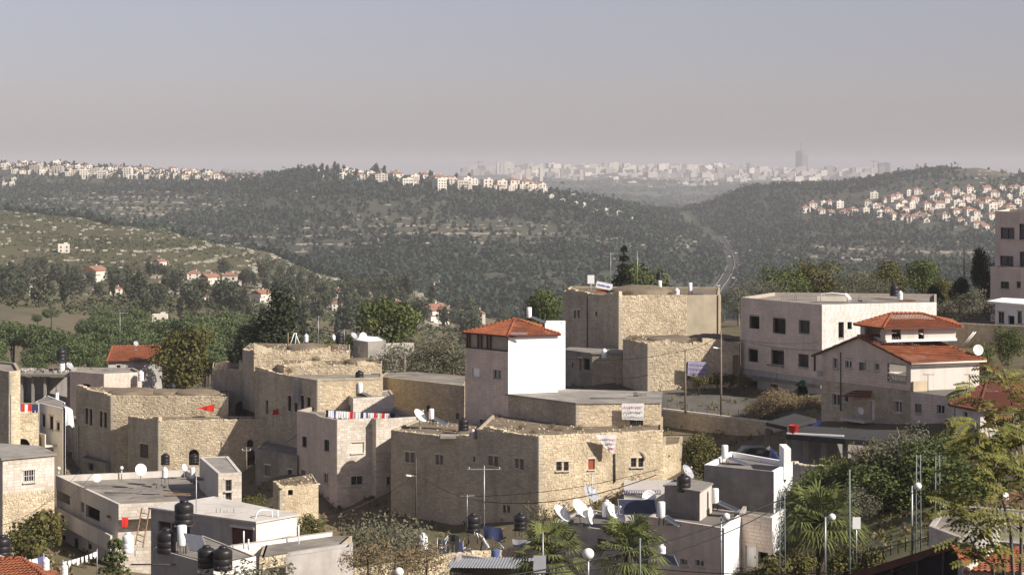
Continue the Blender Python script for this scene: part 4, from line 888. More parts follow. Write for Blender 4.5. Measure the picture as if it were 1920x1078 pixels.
# ---- T, U, V: far left edge
T_ = House('stone_house', 'tall stone house cut by the left edge of the picture', 'house', [(-60, 177), (18, 170.2), (38, 171.4), (30, 178), (-60, 184)], PZ(880, 170), PZ(697, 170), skin='stone', parapet=0.2, roofmat='roof_pale')
T_.wall(0, [], 'greystone_shade'); T_.wall(1); T_.rest('mortar')
U_ = House('rubble_wall', 'sunlit rubble wall with an arch under the coloured laundry at the left edge', 'wall', [(10, 176.5), (72, 178), (74, 184), (14, 184)], PZ(890, 176), PZ(772, 177), skin='rubble', parapet=0.05, roofmat='earth_roof')
U_.wall(0, [(28, 822, 56, 860, 'holearch')]); U_.rest('mortar')
V_ = House('white_house', 'small bluish white house in shade with a balcony at the far left', 'house', [(66, 186.5), (118, 181.5), (123, 186), (90, 192)], PZ(890, 182), PZ(764, 182), skin='white', parapet=0.0, roofmat='roof_pale')
V_.wall(0, [(79, 777, 85, 800, 'glass dark'), (93, 780, 100, 805, 'glass dark'), (106, 792, 112, 806, 'glass dark'), (73, 838, 79, 850, 'glass dark'), (95, 842, 100, 855, 'glass dark')], 'white'); V_.wall(1, [], 'white'); V_.rest('white')
A0, d0, L0, n0 = V_.frame(0); q = A0 + d0 * (L0 * 0.3) + n0 * 0.6; ax0 = (Vector((d0.x, d0.y, 0)), Vector((n0.x, n0.y, 0)), Vector((0, 0, 1)))
mb = MB(); mb.box((q.x, q.y, PZ(831, 184)), (L0 * 1.0, 1.3, 0.15), ax0); mb.box((q.x + n0.x * .6, q.y + n0.y * .6, PZ(819, 184)), (L0 * 1.0, 0.1, 1.1), ax0); mb.build('balcony', MT['cream'], V_.root)

U2 = House('shaded_stone_house', 'dark shaded stone wall with small windows left of the arched gable', 'house', [(98, 225), (147, 215.4), (152, 221), (112, 230)], PZ(900, 215), PZ(796, 216), skin='greystone_shade', parapet=0.05, roofmat='earth_roof')
U2.wall(0, [(118, 840, 123, 852, 'hole'), (130, 846, 135, 872, 'door', 'frame_dark')], 'greystone_shade'); U2.rest('mortar'); rubble_top(U2, (0,), .3, seed=51)
U3 = House('shaded_lean_to', 'dark lean to shed at the foot of the arched gable', 'lean to', [(152, 212.6), (198, 208.6), (206, 209.6), (162, 214.2)], PZ(900, 208), PZ(864, 210), skin='concrete', parapet=0.0, roofmat='roof')
U3.wall(0, [(165, 868, 175, 882, 'hole')]); U3.rest('concrete')

def quoins(h, v, seed, mat='stone_grey_shade'):
    """bigger dressed stones alternating up a corner"""
    rg = random.Random(seed); z = h.z0 + 2.2; A, d, L, n = h.frame(v); Ap, dp, Lp, npv = h.frame(v - 1); k = 0; P = h.plan[v]
    while z < h.z1 - .2:
        hh = rg.uniform(.26, .36); hh = min(hh, h.z1 - z - .02); la, lb = (.55, .3) if k % 2 else (.3, .55); la *= rg.uniform(.85, 1.2); lb *= rg.uniform(.85, 1.2); o_ = .045 + rg.uniform(0, .015); mb = MB()
        q = P + d * (la / 2) + n * (o_ / 2); mb.box((q.x, q.y, z + hh / 2), (la, o_ + .02, hh - .02), (Vector((d.x, d.y, 0)), Vector((n.x, n.y, 0)), Vector((0, 0, 1))))
        q = P - dp * (lb / 2) + npv * (o_ / 2); mb.box((q.x, q.y, z + hh / 2), (lb, o_ + .024, hh - .024), (Vector((dp.x, dp.y, 0)), Vector((npv.x, npv.y, 0)), Vector((0, 0, 1))))
        mb.build('quoin', MT[mat], h.root); z += hh; k += 1
for hh_, vv_ in ((E2, 1), (H_, 1), (I_, 1), (J1, 1), (G_, 1), (T_, 1), (K_, 1)): quoins(hh_, vv_, vv_ + 3)

# ---- R: unfinished concrete frame and block house behind at left, X: red roof behind the tree
R_ = House('block_house', 'small unpainted block house with one square window beside the concrete frame', 'house', [(131, 231), (195, 228), (266, 230), (250, 235), (140, 236)], PZ(790, 228), PZ(699, 229), skin='pink', parapet=0.25, roofmat='concrete')
R_.wall(0, [(155, 720, 169, 731, 'hole')]); R_.wall(1); R_.rest('joint')
fr = empty('concrete_frame_house', (PX(85, 233), 233, PZ(770, 233)), 'unfinished open concrete frame house with rubble on its slab at left', 'building frame')
zR = PZ(700, 233)
MB().prism([(PX(36, 233), 233), (PX(134, 231.4), 231.4), (PX(134, 239), 239), (PX(38, 240), 240)], zR - 0.3, zR).build('roof_slab', MT['concrete'], fr)
for px, D in ((40, 233.4), (61, 233), (84, 232.6), (128, 231.9), (44, 238), (90, 238)): MB().box((PX(px, D), D + 0.2, (zR - .3 + PZ(775, 232)) / 2), (0.3, 0.3, zR - .3 - PZ(775, 232))).build('column', MT['concrete'], fr)
MB().box((PX(86, 239), 238.6, PZ(740, 239)), (6.0, 0.2, 4.4)).build('back_wall', MT['render'], fr)
rg = random.Random(2); mb = MB()
for k in range(60):
    px = rg.uniform(40, 132); D = rg.uniform(233.5, 237); a = rg.uniform(0, 3); mb.box((PX(px, D), D, zR + 0.1), (rg.uniform(.15, .5), rg.uniform(.15, .4), rg.uniform(.2, .45)), (Vector((math.cos(a), math.sin(a), 0)), Vector((-math.sin(a), math.cos(a), 0)), Vector((0, 0, 1))))
mb.build('rubble', MT['rock'], fr, kind='stuff')
X_ = House('red_roofed_house', 'house with a plain red tiled gable roof partly hidden by the leafy tree', 'house', [(203, 252), (300, 254.5), (304, 262), (208, 262)], PZ(720, 252), PZ(677, 252), skin='render', parapet=0, roof=False)
X_.wall(0, [(218, 684, 226, 694, 'glass')]); X_.rest('render')
e = [Vector((PX(200, 251.5), 251.5, X_.z1 + .02)), Vector((PX(304, 254), 254, X_.z1 + .02)), Vector((PX(306, 263), 263, X_.z1 + .02)), Vector((PX(204, 263), 263, X_.z1 + .02))]
r0, r1 = W(211, 648.5, 257.5), W(300, 648.5, 258.5)
tile_roof(X_.root, [(e[0], e[1], r0, r1), (e[2], e[3], r1, r0), (e[3], e[0], r0, r0), (e[1], e[2], r1, r1)], [(r0, r1), (e[0], r0), (e[1], r1)]); soffit(X_.root, e, 0.1)
# ---- P: the big rough stone house on the right of centre, its lower wing and shed
P_ = House('rough_stone_house', 'high old stone house with a sunlit rubble wall and plastered right end', 'house', [(1056, 223), (1106, 219), (1160, 215), (1288, 216.2), (1349, 217.2), (1350, 232), (1070, 234)], PZ(725, 215), PZ(555, 215), skin='rubble', parapet=0.1, roofmat='earth_roof')
P_.wall(0, [(1076, 581, 1080, 597, 'shut', 'shutter_grey'), (1083, 581, 1087, 597, 'shut', 'shutter_grey')], 'greystone_shade'); P_.wall(1, [(1116, 584, 1120, 592, 'hole')], 'greystone_shade'); P_.wall(2); P_.wall(3, [], 'plaster'); P_.rest('mortar')
P_.dome(1200, 222, 3.8, .95); rubble_top(P_, (2, 0), 0.25, seed=21)
A0, d0, L0, n0 = P_.frame(3); q = A0 + d0 * L0; MB().box((q.x, q.y - 0.05, (P_.z1 + P_.z0) / 2), (0.3, 0.3, P_.z1 - P_.z0 + .02)).build('corner_quoin', MT['stone'], P_.root)
MB().tube([W(1101, 556, 219.3), W(1101, 652, 219.2)], 0.06).build('drain_pipe', MT['bar'], P_.root)
P2 = House('stone_wing', 'low rough stone house with an earth covered humped roof beside the street', 'house', [(1168, 207.4), (1214, 201.5), (1386, 202.6), (1388, 211.5), (1180, 213)], PZ(740, 201.5), PZ(645, 201.5), skin='rubble', parapet=0.0, roofmat='earth_roof')
P2.wall(0, [], 'greystone_shade'); P2.wall(1, [(1374, 665, 1385, 702, 'door', 'wood'), (1286, 678, 1296, 712, 'holearch')]); P2.rest('mortar')
P2.dome(1335, 207.5, 3.0, .55); P2.dome(1262, 207.5, 2.9, .4); scatter_stones(P2, 90, 9); rubble_top(P2, (0, 1), 0.5, seed=22)
P3_ = House('shaded_shed', 'small shaded stone shed with a red door below the high stone house', 'shed', [(1058, 214.5), (1110, 210), (1166, 209.4), (1168, 213.8), (1070, 217)], PZ(735, 210), PZ(664, 210), skin='concrete', parapet=0.0, roofmat='roof')
P3_.wall(0, [(1072, 680, 1075, 690, 'hole'), (1086, 671, 1091, 695, 'door', 'shutter_red'), (1094, 672, 1106, 693, 'hole')], 'concrete'); P3_.wall(1, [], 'greystone_shade'); P3_.rest('concrete')
MB().prism([(p.x, p.y) for p in offset_poly(P3_.plan, -0.15)], P3_.z1 + .004, P3_.z1 + .14).build('roof_slab', MT['concrete'], P3_.root)
MB().box(W(1165, 700, 208.6), (1.2, 0.5, 3.0)).build('buttress', MT['mortar'], P3_.root)

for hh_, vv_ in ((P_, 2), (P2, 1)): quoins(hh_, vv_, 7)

# ---- O: unfinished white building
zO = PZ(571, 192)
O_ = House('unfinished_apartment_house', 'unfinished three storey block clad house with empty dark window openings', 'building', [(1389, 203.5), (1541, 192), (1756, 195.5), (1756, 209), (1450, 212)], PZ(770, 192), zO, skin='pink', parapet=0.35, roofmat='roof_pale')
z2 = PZ(703, 196)
O_.wall(0, [(1405, 593, 1424, 616, 'hole'), (1449, 597, 1473, 625, 'hole'), (1498, 601, 1518, 625, 'hole'), (1403, 655, 1421, 678, 'hole'), (1446, 657, 1470, 683, 'hole'), (1497, 664, 1516, 688, 'hole')], 'pink', z0=z2)
O_.wall(0, [(1400, 713, 1420, 735, 'hole'), (1445, 720, 1458, 748, 'door', 'dark_wood'), (1494, 718, 1515, 749, 'holearch')], 'render', z1=z2, name='ground_floor_wall', cap=False)
O_.wall(1, [(1572, 604, 1582, 633, 'hole'), (1589, 604, 1597, 617, 'hole')], 'whiteashlar'); O_.rest('joint')
MB().prism([(p.x, p.y) for p in offset_poly(O_.plan, 0.3)], PZ(640, 198) - .1, PZ(640, 198) + .1).build('floor_slab', MT['concrete'], O_.root)
MB().prism([(p.x, p.y) for p in offset_poly(O_.plan, 0.3)], z2 - .12, z2 + .12).build('floor_slab', MT['concrete'], O_.root)
A0, d0, L0, n0 = O_.frame(0); mid = A0 + d0 * (L0 * .55) - n0 * 3.5
MB().box((mid.x, mid.y, (zO + z2) / 2 - .5), (L0 * .8, 0.15, zO - z2 - 1.2), (Vector((d0.x, d0.y, 0)), Vector((n0.x, n0.y, 0)), Vector((0, 0, 1)))).build('inner_wall', MT['concrete'], O_.root)
O_.band(0, 700, 706, 0.15, 'concrete'); O_.band(0, 639, 642, 0.03, 'ashlar_pink')
for t, z in ((2.6, PZ(688, 200)),):
    q = A0 + d0 * (L0 * .45) + n0 * 0.05; MB().box((q.x, q.y, PZ(686, 198)), (2.6, 0.5, 0.12), (Vector((d0.x, d0.y, 0)), Vector((n0.x, n0.y, 0)), Vector((0, 0, 1)))).build('balcony_slab', MT['concrete'], O_.root)
# green half-round awning over the ground floor doorway
q = O_.p3(0, *O_.at(0, 1505, 722)); mb = MB(); pr = [(0.62 * math.cos(t), 0.55 * math.sin(t)) for t in np.linspace(0, math.pi, 9)]
for a, b in zip(pr, pr[1:]):
    d3 = Vector((d0.x, d0.y, 0)); n3 = Vector((n0.x, n0.y, 0)); mb.poly([q + d3 * a[0] + Vector((0, 0, a[1])), q + d3 * b[0] + Vector((0, 0, b[1])), q + d3 * b[0] * .9 + n3 * .5 + Vector((0, 0, b[1] * .7 - .15)), q + d3 * a[0] * .9 + n3 * .5 + Vector((0, 0, a[1] * .7 - .15))])
mb.build('awning', MT['cloth_green'], O_.root)

# ---- retaining wall and street
W1 = House('retaining_wall', 'long stone retaining wall with a pale coping below the street', 'wall', [(1238, 190), (1472, 178.5), (1474, 179.3), (1240, 190.8)], PZ(880, 180), PZ(768, 190), skin='greystone_shade', parapet=0, roof=False, thick=0.3)
W1.wall(0); W1.rest('mortar')
A0, d0, L0, n0 = W1.frame(0); q = A0 + d0 * (L0 / 2) - n0 * 0.33
MB().box((q.x, q.y, W1.z1 + 0.06), (L0, 0.5, 0.12), (Vector((d0.x, d0.y, 0)), Vector((n0.x, n0.y, 0)), Vector((0, 0, 1)))).build('coping', MT['ashlar'], W1.root)
for k in range(12):
    p = A0 + d0 * (L0 * (k + .5) / 12) - n0 * 0.33; MB().box((p.x, p.y, W1.z1 + 0.5), (0.05, 0.05, 0.8)).build('fence_post', MT['bar'], W1.root)
def sheet(name, pts, mat, dz, kind='structure', n=14):
    a, b, c, d = [Vector(p) for p in pts]; v = []; 
    for i in range(n + 1):
        for j in range(n + 1):
            p = a.lerp(b, i / n).lerp(d.lerp(c, i / n), j / n); v.append((p.x, p.y))
    v = np.array(v); z = gz(v[:, 0], v[:, 1]) + dz; i = np.arange((n + 1) ** 2).reshape(n + 1, n + 1)
    f = np.stack([i[:-1, :-1].ravel(), i[1:, :-1].ravel(), i[1:, 1:].ravel(), i[:-1, 1:].ravel()], 1)
    o = link(name, np_mesh(name, np.column_stack([v, z]), f, mat, True)); o['kind'] = kind; return o
def xy(px, D): return (PX(px, D), D)
sheet('street', [xy(1060, 197), xy(1236, 191.3), xy(1300, 203), xy(1090, 206)], MT['street'], 0.06)
sheet('street', [xy(1238, 191.2), xy(1475, 180), xy(1530, 188), xy(1300, 203)], MT['street'], 0.064)
sheet('grass_plot', [xy(1540, 112), xy(1800, 108), xy(1790, 134), xy(1560, 134)], MT['grass'], 0.05)

# ---- Q: villa with red roofs on the right
zq = PZ(677, 165); zq0 = PZ(815, 165); zter = PZ(733, 165)
Q_ = House('red_roofed_villa', 'stone villa with two tiers of red tiled roofs and a long shaded gable side', 'house', [(1540, 174), (1708, 165), (1836, 167.5), (1770, 180), (1640, 182)], zter, zq, skin='cream', parapet=0, roof=False, deep=False)
Q_.wall(0, [(1562, 671, 1572, 690, 'glass'), (1585, 676, 1598, 690, 'glass'), (1611, 679, 1620, 694, 'shut', 'shutter_grey'), (1621, 679, 1629, 694, 'shut'), (1640, 681, 1649, 694, 'glass'), (1664, 684, 1699, 715, 'hole')], 'pink'); Q_.wall(1, [], 'cream'); Q_.rest('cream')
A0, d0, L0, n0 = Q_.frame(0); A1, d1, L1, n1 = Q_.frame(1)
d3 = Vector((d0.x, d0.y, 0)); n3 = Vector((n0.x, n0.y, 0)); e3 = Vector((d1.x, d1.y, 0))
# gable triangle, roof planes: ridge runs away from the gable
zr = PZ(631, 169.5); gl = Vector((Q_.plan[0].x, Q_.plan[0].y, zq)); gr = Vector((Q_.plan[1].x, Q_.plan[1].y, zq)); gt = gl.lerp(gr, 0.45); gt.z = zr
mb = MB(); mb.poly([gl, gr, gt]); mb.poly([gl - n3 * .25, gt - n3 * .25, gr - n3 * .25]); mb.build('gable_wall', MT['ashlar_pink'], Q_.root)
ov = n3 * 0.35; el = gl - d3 * 0.95 + ov + Vector((0, 0, -.38)); er = gr + d3 * 0.35 + ov + Vector((0, 0, -.12)); tt = gt + ov + Vector((0, 0, 0.05)); Lr = 6.6
er2 = er + e3 * (L1 + 0.7); tt2 = tt + e3 * (L1 - 0.9); el2 = el + e3 * (L1 - 0.5)
tile_roof(Q_.root, [(er, er2, tt, tt2), (el2, el, tt2, tt), (er2, el2, tt2, tt2)], [(tt, tt2), (er2, tt2)])
th = Vector((0, 0, -.16)); mb = MB()
for a, b in ((el, tt), (tt, er), (er, er2)): mb.poly([a, b, b + th, a + th]); mb.poly([a + th, b + th, b + th - n3 * .3, a + th - n3 * .3])
mb.build('barge_board', MT['dark_wood'], Q_.root)
MB().tube([er + Vector((0, 0, -.1)), er2 + Vector((0, 0, -.1))], 0.09, 8).build('gutter', MT['ashlar_pink'], Q_.root)
MB().box(gl - d3 * 0.75 + n3 * .1 + Vector((0, 0, -1.2)), (0.16, 0.16, 2.0)).build('porch_post', MT['dark_wood'], Q_.root)
MB().box(gl - d3 * 0.4 + Vector((0, 0, -2.0)), (0.9, 1.2, 0.4), (d3, n3, Vector((0, 0, 1)))).build('balcony', MT['cream'], Q_.root)
# balustrade in the big opening
t0, z0_ = Q_.at(0, 1666, 713); t1, z1_ = Q_.at(0, 1698, 706)
mb = MB(); mb.box(Q_.p3(0, (t0 + t1) / 2, z1_ + .02, -.1), (t1 - t0, 0.12, 0.1), (d3, n3, Vector((0, 0, 1))))
for k in range(9): mb.box(Q_.p3(0, t0 + (t1 - t0) * (k + .5) / 9, (z0_ + z1_) / 2, -.1), (0.08, 0.08, z1_ - z0_), (d3, n3, Vector((0, 0, 1))))
mb.build('balustrade', MT['ashlar'], Q_.root)
# rooftop pavilion with hipped roof
Qp = House('roof_pavilion', 'open rooftop pavilion under the upper red hipped roof of the villa', 'pavilion', [(1613, 171.8), (1660, 168.0), (1792, 169.6), (1775, 177), (1650, 178)], PZ(641, 168), PZ(613, 168), skin='cream', parapet=0, roof=False, deep=False)
Qp.wall(0, [(1621, 613, 1651, 631, 'hole')], 'cream'); Qp.wall(1, [(1672, 615, 1690, 637, 'hole'), (1722, 615, 1733, 637, 'hole')], 'cream'); Qp.rest('cream')
ev = [Vector((p.x, p.y, Qp.z1)) for p in offset_poly(Qp.plan, -0.55)]; ev = [Vector((p.x, p.y, Qp.z1 - .05)) for p in ev]
a1, a2 = W(1672, 587, 172.8), W(1728, 587, 173.4)
tile_roof(Qp.root, [(ev[0], ev[1], a1, a1), (ev[1], ev[2], a1, a2), (ev[2], ev[3], a2, a2), (ev[3], ev[4], a2, a1), (ev[4], ev[0], a1, a1)], [(a1, a2), (ev[1], a1), (ev[2], a2), (ev[0], a1)])
soffit(Qp.root, ev, 0.12, 'tile_old'); Qp.band(1, 637, 641, 0.25, 'white', 'cornice')
# ground storey, longer than the floor above, and the terrace on it
Q2 = House('villa_ground_floor', 'rough stone ground floor of the villa with a small red canopy and terrace', 'house', [(1540, 174.02), (1708, 165.02), (1842, 158.4), (1900, 162), (1838, 168.4), (1640, 183)], zq0, zter, skin='greystone_shade', parapet=0.0, roofmat='roof')
Q2.wall(0, [(1561, 738, 1575, 760, 'glass'), (1585, 741, 1590, 752, 'glass dark'), (1632, 752, 1640, 790, 'door', 'frame'), (1678, 752, 1692, 773, 'glass sill')], 'greystone_shade', z1=zter - .01)
Q2.wall(1, [(1716, 757, 1728, 773, 'shut', 'shutter_grey'), (1757, 759, 1771, 776, 'glass'), (1790, 765, 1804, 782, 'glass bars white'), (1817, 770, 1824, 785, 'glass')], 'pink', z1=zter - .01); Q2.wall(2, [], 'pink', z1=zter - .01); Q2.rest('cream', z1=zter - .01)
MB().box(Q_.p3(1, 0.7, zter + .42, .25), (1.4, 0.3, 0.84), (e3, Vector((n1.x, n1.y, 0)), Vector((0, 0, 1)))).build('stone_parapet', MT['stone'], Q2.root)
t0, z0_ = Q2.at(0, 1592, 745); t1, z1_ = Q2.at(0, 1646, 735)
pa, pb = Q2.p3(0, t0, PZ(736, 169), 0), Q2.p3(0, t1, PZ(736, 167), 0); ea, eb = Q2.p3(0, t0 - .1, PZ(748, 169), 1.0), Q2.p3(0, t1 + .1, PZ(748, 167), 1.0)
tile_roof(Q2.root, [(ea, eb, pa.lerp(pb, .2), pa.lerp(pb, .8))], [], 'tile_old', 'canopy')
MB().box(Q2.p3(0, (t0 + t1) / 2 - .2, PZ(789, 169), .6), (3.0, 1.2, 0.18), (d3, n3, Vector((0, 0, 1)))).build('balcony', MT['cream'], Q2.root)
MB().tube([Q2.p3(0, Q2.at(0, 1577, 700)[0], PZ(660, 172), .06), Q2.p3(0, Q2.at(0, 1577, 700)[0], PZ(770, 172), .06)], 0.05).build('drain_pipe', MT['bar'], Q2.root)

# ---- Y: old red roof at the right edge
Yh = House('red_roofed_cottage', 'cottage with an old dark red tiled hip roof at the right edge', 'house', [(1792, 151), (1838, 148), (1990, 150), (1980, 158), (1830, 160)], PZ(850, 150), PZ(764, 149), skin='cream', parapet=0, roof=False)
Yh.wall(0, [(1806, 771, 1814, 786, 'glass')]); Yh.wall(1, [(1850, 778, 1864, 795, 'glass'), (1885, 778, 1899, 795, 'glass')]); Yh.rest('cream')
ev = [Vector((p.x, p.y, Yh.z1)) for p in offset_poly(Yh.plan, -0.5)]; a1, a2 = W(1850, 716, 154), W(1950, 716, 154.5)
tile_roof(Yh.root, [(ev[0], ev[1], a1, a1), (ev[1], ev[2], a1, a2), (ev[2], ev[3], a2, a2), (ev[3], ev[4], a2, a1), (ev[4], ev[0], a1, a1)], [(a1, a2), (ev[1], a1), (ev[0], a1)], 'tile_old'); soffit(Yh.root, ev, 0.14)

# ---- Z: concrete carport with dark bays, and shed AA
zc = PZ(818, 152); cpz_ = empty('concrete_carport', (PX(1560, 156), 156, PZ(885, 154)), 'grey concrete carport slab on square columns below the villa', 'carport')
MB().prism([xy(1473, 153.5), xy(1585, 150.5), xy(1676, 149), xy(1690, 155), xy(1510, 158.5)], zc - 0.42, zc).build('roof_slab', MT['asphalt_slab_shade'], cpz_)  # near-black colour stands in for the shade lying on this slab
MB().prism([xy(1436, 160), xy(1476, 157), xy(1530, 162.3), xy(1490, 166)], zc - 0.2, zc + 0.1).build('roof_slab', MT['asphalt_slab_shade'], cpz_)  # rear slab has the shade painted in the same near-black colour
MB().box(W(1530, 815, 152.3) + Vector((0, 0.4, -.03)), (4.6, 0.14, 0.12), (Vector((.93, -.36, 0)), Vector((.36, .93, 0)), Vector((0, 0, 1)))).build('pale_kerb', MT['white'], cpz_)
for px, D in ((1440, 159.6), (1480, 154), (1512, 153.4), (1546, 152.5), (1586, 151.5), (1625, 150.6), (1668, 150)): MB().box((PX(px, D), D + .3, (zc - .42 + PZ(890, 152)) / 2), (0.38, 0.38, zc - .42 - PZ(890, 152))).build('column', MT['concrete'], cpz_)
MB().box(W(1580, 850, 157.6), (9.0, 0.2, 3.6)).build('back_wall', MT['render'], cpz_)
AA = House('small_shed', 'little stone shed with a pale door and earth roof among dark bushes', 'shed', [(1596, 142.2), (1628, 138.5), (1668, 140.5), (1650, 146)], PZ(935, 139), PZ(861, 139), skin='render', parapet=0, roofmat='earth_roof')
AA.wall(0, [(1606, 872, 1624, 912, 'door', 'frame')]); AA.wall(1, [], 'stone'); AA.rest('render')
MB().prism([(p.x, p.y) for p in offset_poly(AA.plan, -0.3)], AA.z1 + .004, AA.z1 + .15).build('roof_slab', MT['earth_roof'], AA.root)
cp2 = House('low_wall', 'broken pale garden wall in the shade under the carport', 'wall', [(1470, 150), (1500, 147.5), (1610, 145.5), (1612, 146), (1502, 148), (1472, 150.5)], PZ(930, 147), PZ(873, 147), skin='render', parapet=0, roof=False, thick=0.1)
cp2.wall(0); cp2.wall(1); cp2.rest('render'); rubble_top(cp2, (0, 1), 0.4, seed=31)

# ---- N: white house with roof boxes in the right foreground
zN2 = PZ(884, 135)
N2 = House('white_roof_house', 'upper block of the white house with a grey shaded wall and bright right side', 'house', [(1320, 138.2), (1451, 135), (1486, 139.5), (1370, 145)], PZ(1075, 135), zN2, skin='white', parapet=0.35, roofmat='roof_pale')
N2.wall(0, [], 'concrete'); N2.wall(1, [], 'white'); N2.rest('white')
MB().box(W(1472, 865, 138.4), (0.5, 2.4, 2.2)).build('chimney_wall', MT['white'], N2.root)
N1 = House('white_roof_house', 'front block of the white house, pinkish shaded wall with two small windows at bottom right', 'house', [(1216, 133), (1358, 128.5), (1396, 134.5), (1262, 138.5)], PZ(1095, 128), PZ(990, 128.5), skin='render', parapet=0.15, roofmat='roof')
N1.wall(0, [(1275, 1047, 1289, 1059, 'glass sill'), (1304, 1049, 1320, 1062, 'glass sill')], 'ashlar_pink'); N1.wall(1, [], 'white'); N1.rest('render')
N4 = House('pink_porch', 'pinkish block walled porch with an open bright doorway under the white house', 'porch', [(1386, 133.5), (1448, 131.5), (1474, 135), (1398, 138)], PZ(1090, 132), PZ(968, 132), skin='pink', parapet=0.3, roofmat='roof')
N4.wall(0, [(1398, 1023, 1417, 1062, 'door', 'white'), (1422, 1035, 1440, 1056, 'hole')], 'pink'); N4.wall(1, [], 'white'); N4.rest('render')
N3 = House('roof_tank_room', 'grey plastered box room on the white house roof carrying a black tank', 'roof room', [(1246, 134.6), (1312, 132), (1335, 135.5), (1275, 138)], PZ(995, 132), PZ(923, 132), skin='render', parapet=0.0, roofmat='concrete')
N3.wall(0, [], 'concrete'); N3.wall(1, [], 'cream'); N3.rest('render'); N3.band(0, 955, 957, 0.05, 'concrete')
MB().prism([(p.x, p.y) for p in offset_poly(N3.plan, -0.1)], N3.z1 + .004, N3.z1 + .1).build('roof_slab', MT['concrete'], N3.root)
N5 = House('parapet_wall', 'white stepped parapet with a lattice strip behind the dishes', 'wall', [(1170, 141), (1262, 141.5), (1262, 142), (1170, 141.6)], PZ(960, 141), PZ(903, 141), skin='cream', parapet=0, roof=False, thick=0.1)
N5.wall(0); N5.rest('cream')
mb = MB()
for k in range(16):
    a = W(1170 + k * 4.4, 917, 140.9); b = W(1174 + k * 4.4, 927, 140.9); mb.tube([a, b], 0.03, 4); mb.tube([W(1174 + k * 4.4, 917, 140.85), W(1170 + k * 4.4, 927, 140.85)], 0.03, 4)
mb.build('lattice', MT['cloth_lilac'], N5.root)
M_ = House('dish_roof_house', 'low grey walled house whose flat roof carries the cluster of big dishes', 'house', [(1034, 140), (1170, 136), (1230, 140), (1100, 146)], PZ(1085, 136), PZ(993, 137), skin='concrete', parapet=0.12, roofmat='roof')
M_.wall(0, [(1120, 1010, 1136, 1030, 'hole')], 'render'); M_.wall(1, [], 'render'); M_.rest('render')

# ---- right edge: apartment block and white flat house far right, foreground roofs
RA = House('apartment_block', 'plain pale apartment block in shade at the right edge', 'building', [(1866, 236), (2010, 226), (2060, 240), (1890, 250)], PZ(640, 232), PZ(396, 236), skin='ashlar_pink', parapet=0.4)
RA.wall(0, [(1876, 427, 1902, 448, 'glass dark'), (1875, 480, 1900, 499, 'glass dark'), (1911, 420, 1930, 450, 'glass dark'), (1912, 472, 1930, 500, 'glass dark')], 'ashlar_pink'); RA.rest('ashlar_pink')
RB_ = House('apartment_annex', 'lower shaded storey jutting out below the pale apartment block', 'building', [(1857, 232), (2000, 222), (2000, 233), (1880, 236)], PZ(640, 230), PZ(500, 232), skin='ashlar_pink', parapet=0.3)
RB_.wall(0, [(1876, 528, 1892, 541, 'glass dark'), (1906, 528, 1914, 540, 'glass dark')], 'ashlar_pink'); RB_.rest('ashlar_pink')
RC = House('flat_white_house', 'small white flat roofed house with a car port at the right edge under the block', 'house', [(1866, 214), (2000, 206), (2010, 214), (1880, 220)], PZ(640, 212), PZ(572, 212), skin='white', parapet=0.0, roofmat='white')
RC.wall(0, [(1872, 585, 1883, 606, 'glass dark'), (1890, 592, 1902, 608, 'hole'), (1908, 584, 1916, 606, 'glass dark')], 'white'); RC.rest('white')
MB().prism([xy(1850, 215), xy(2005, 204), xy(2012, 214.5), xy(1880, 221)], RC.z1 + .004, RC.z1 + .25).build('roof_slab', MT['white'], RC.root)
RW = House('garden_wall', 'long grey garden wall behind the upper red roof at right', 'wall', [(1778, 208), (1930, 202), (1930, 202.6), (1778, 208.6)], PZ(640, 206), PZ(607, 206), skin='greystone_shade', parapet=0, roof=False, thick=0.15)
RW.wall(0); RW.rest('mortar')

br = empty('brown_gable_roof', (PX(1700, 72), 74, PZ(1120, 72)), 'dark brown gable roof in shade at the bottom right corner', 'roof')
ra, rb = W(1560, 1086, 76), W(1794, 1012, 70.5); up = Vector((0.35, 0.93, 0.1)) * 5
mb = MB(); mb.poly([ra, rb, rb + Vector((2.0, 4.5, -.6)), ra + Vector((2.0, 4.5, -.6))]); mb.poly([ra, rb, rb - Vector((0, 0, .3)), ra - Vector((0, 0, .3))]); mb.build('roof_sheet', MT['brown_metal'], br)
mb = MB(); dn = Vector((0.3, 0.05, -4)); a2 = ra + Vector((.05, .12, -.3)); b2 = rb + Vector((.05, .12, -.3)); mb.poly([a2, b2, b2 + dn, a2 + dn]); mb.poly([b2, b2 + Vector((2, 4.5, -.6)), b2 + Vector((2, 4.5, -4)), b2 + dn]); mb.build('gable_wall', MT['gable_shade'], br)  # shade on the gable wall is painted as a near-black colour
for k in range(5):
    a = ra.lerp(rb, k / 5 + .1) + Vector((0, -.01, -.3)); MB().tube([a, a + Vector((0, 0, -3))], 0.05, 5).build('rafter', MT['frame_dark'], br)
Rf = House('grey_garden_wall', 'plain grey rendered wall beside the brown roof at bottom right', 'wall', [(1796, 70.3), (1830, 69.6), (1875, 74), (1840, 75)], PZ(1110, 70), PZ(1018, 70), skin='render', parapet=0, roofmat='concrete')
Rf.wall(0); Rf.rest('render')
Rg = House('orange_roofed_porch', 'small porch with orange roof tiles behind yellowing leaves at bottom right', 'porch', [(1822, 66), (1925, 64), (1925, 69), (1830, 70)], PZ(1110, 66), PZ(1066, 66), skin='cream', parapet=0, roof=False)
Rg.wall(0); Rg.rest('cream')
e = [W(1812, 1070, 65.5), W(1935, 1074, 63.5)]; r = [W(1862, 1034, 68.6), W(1940, 1026, 68.2)]
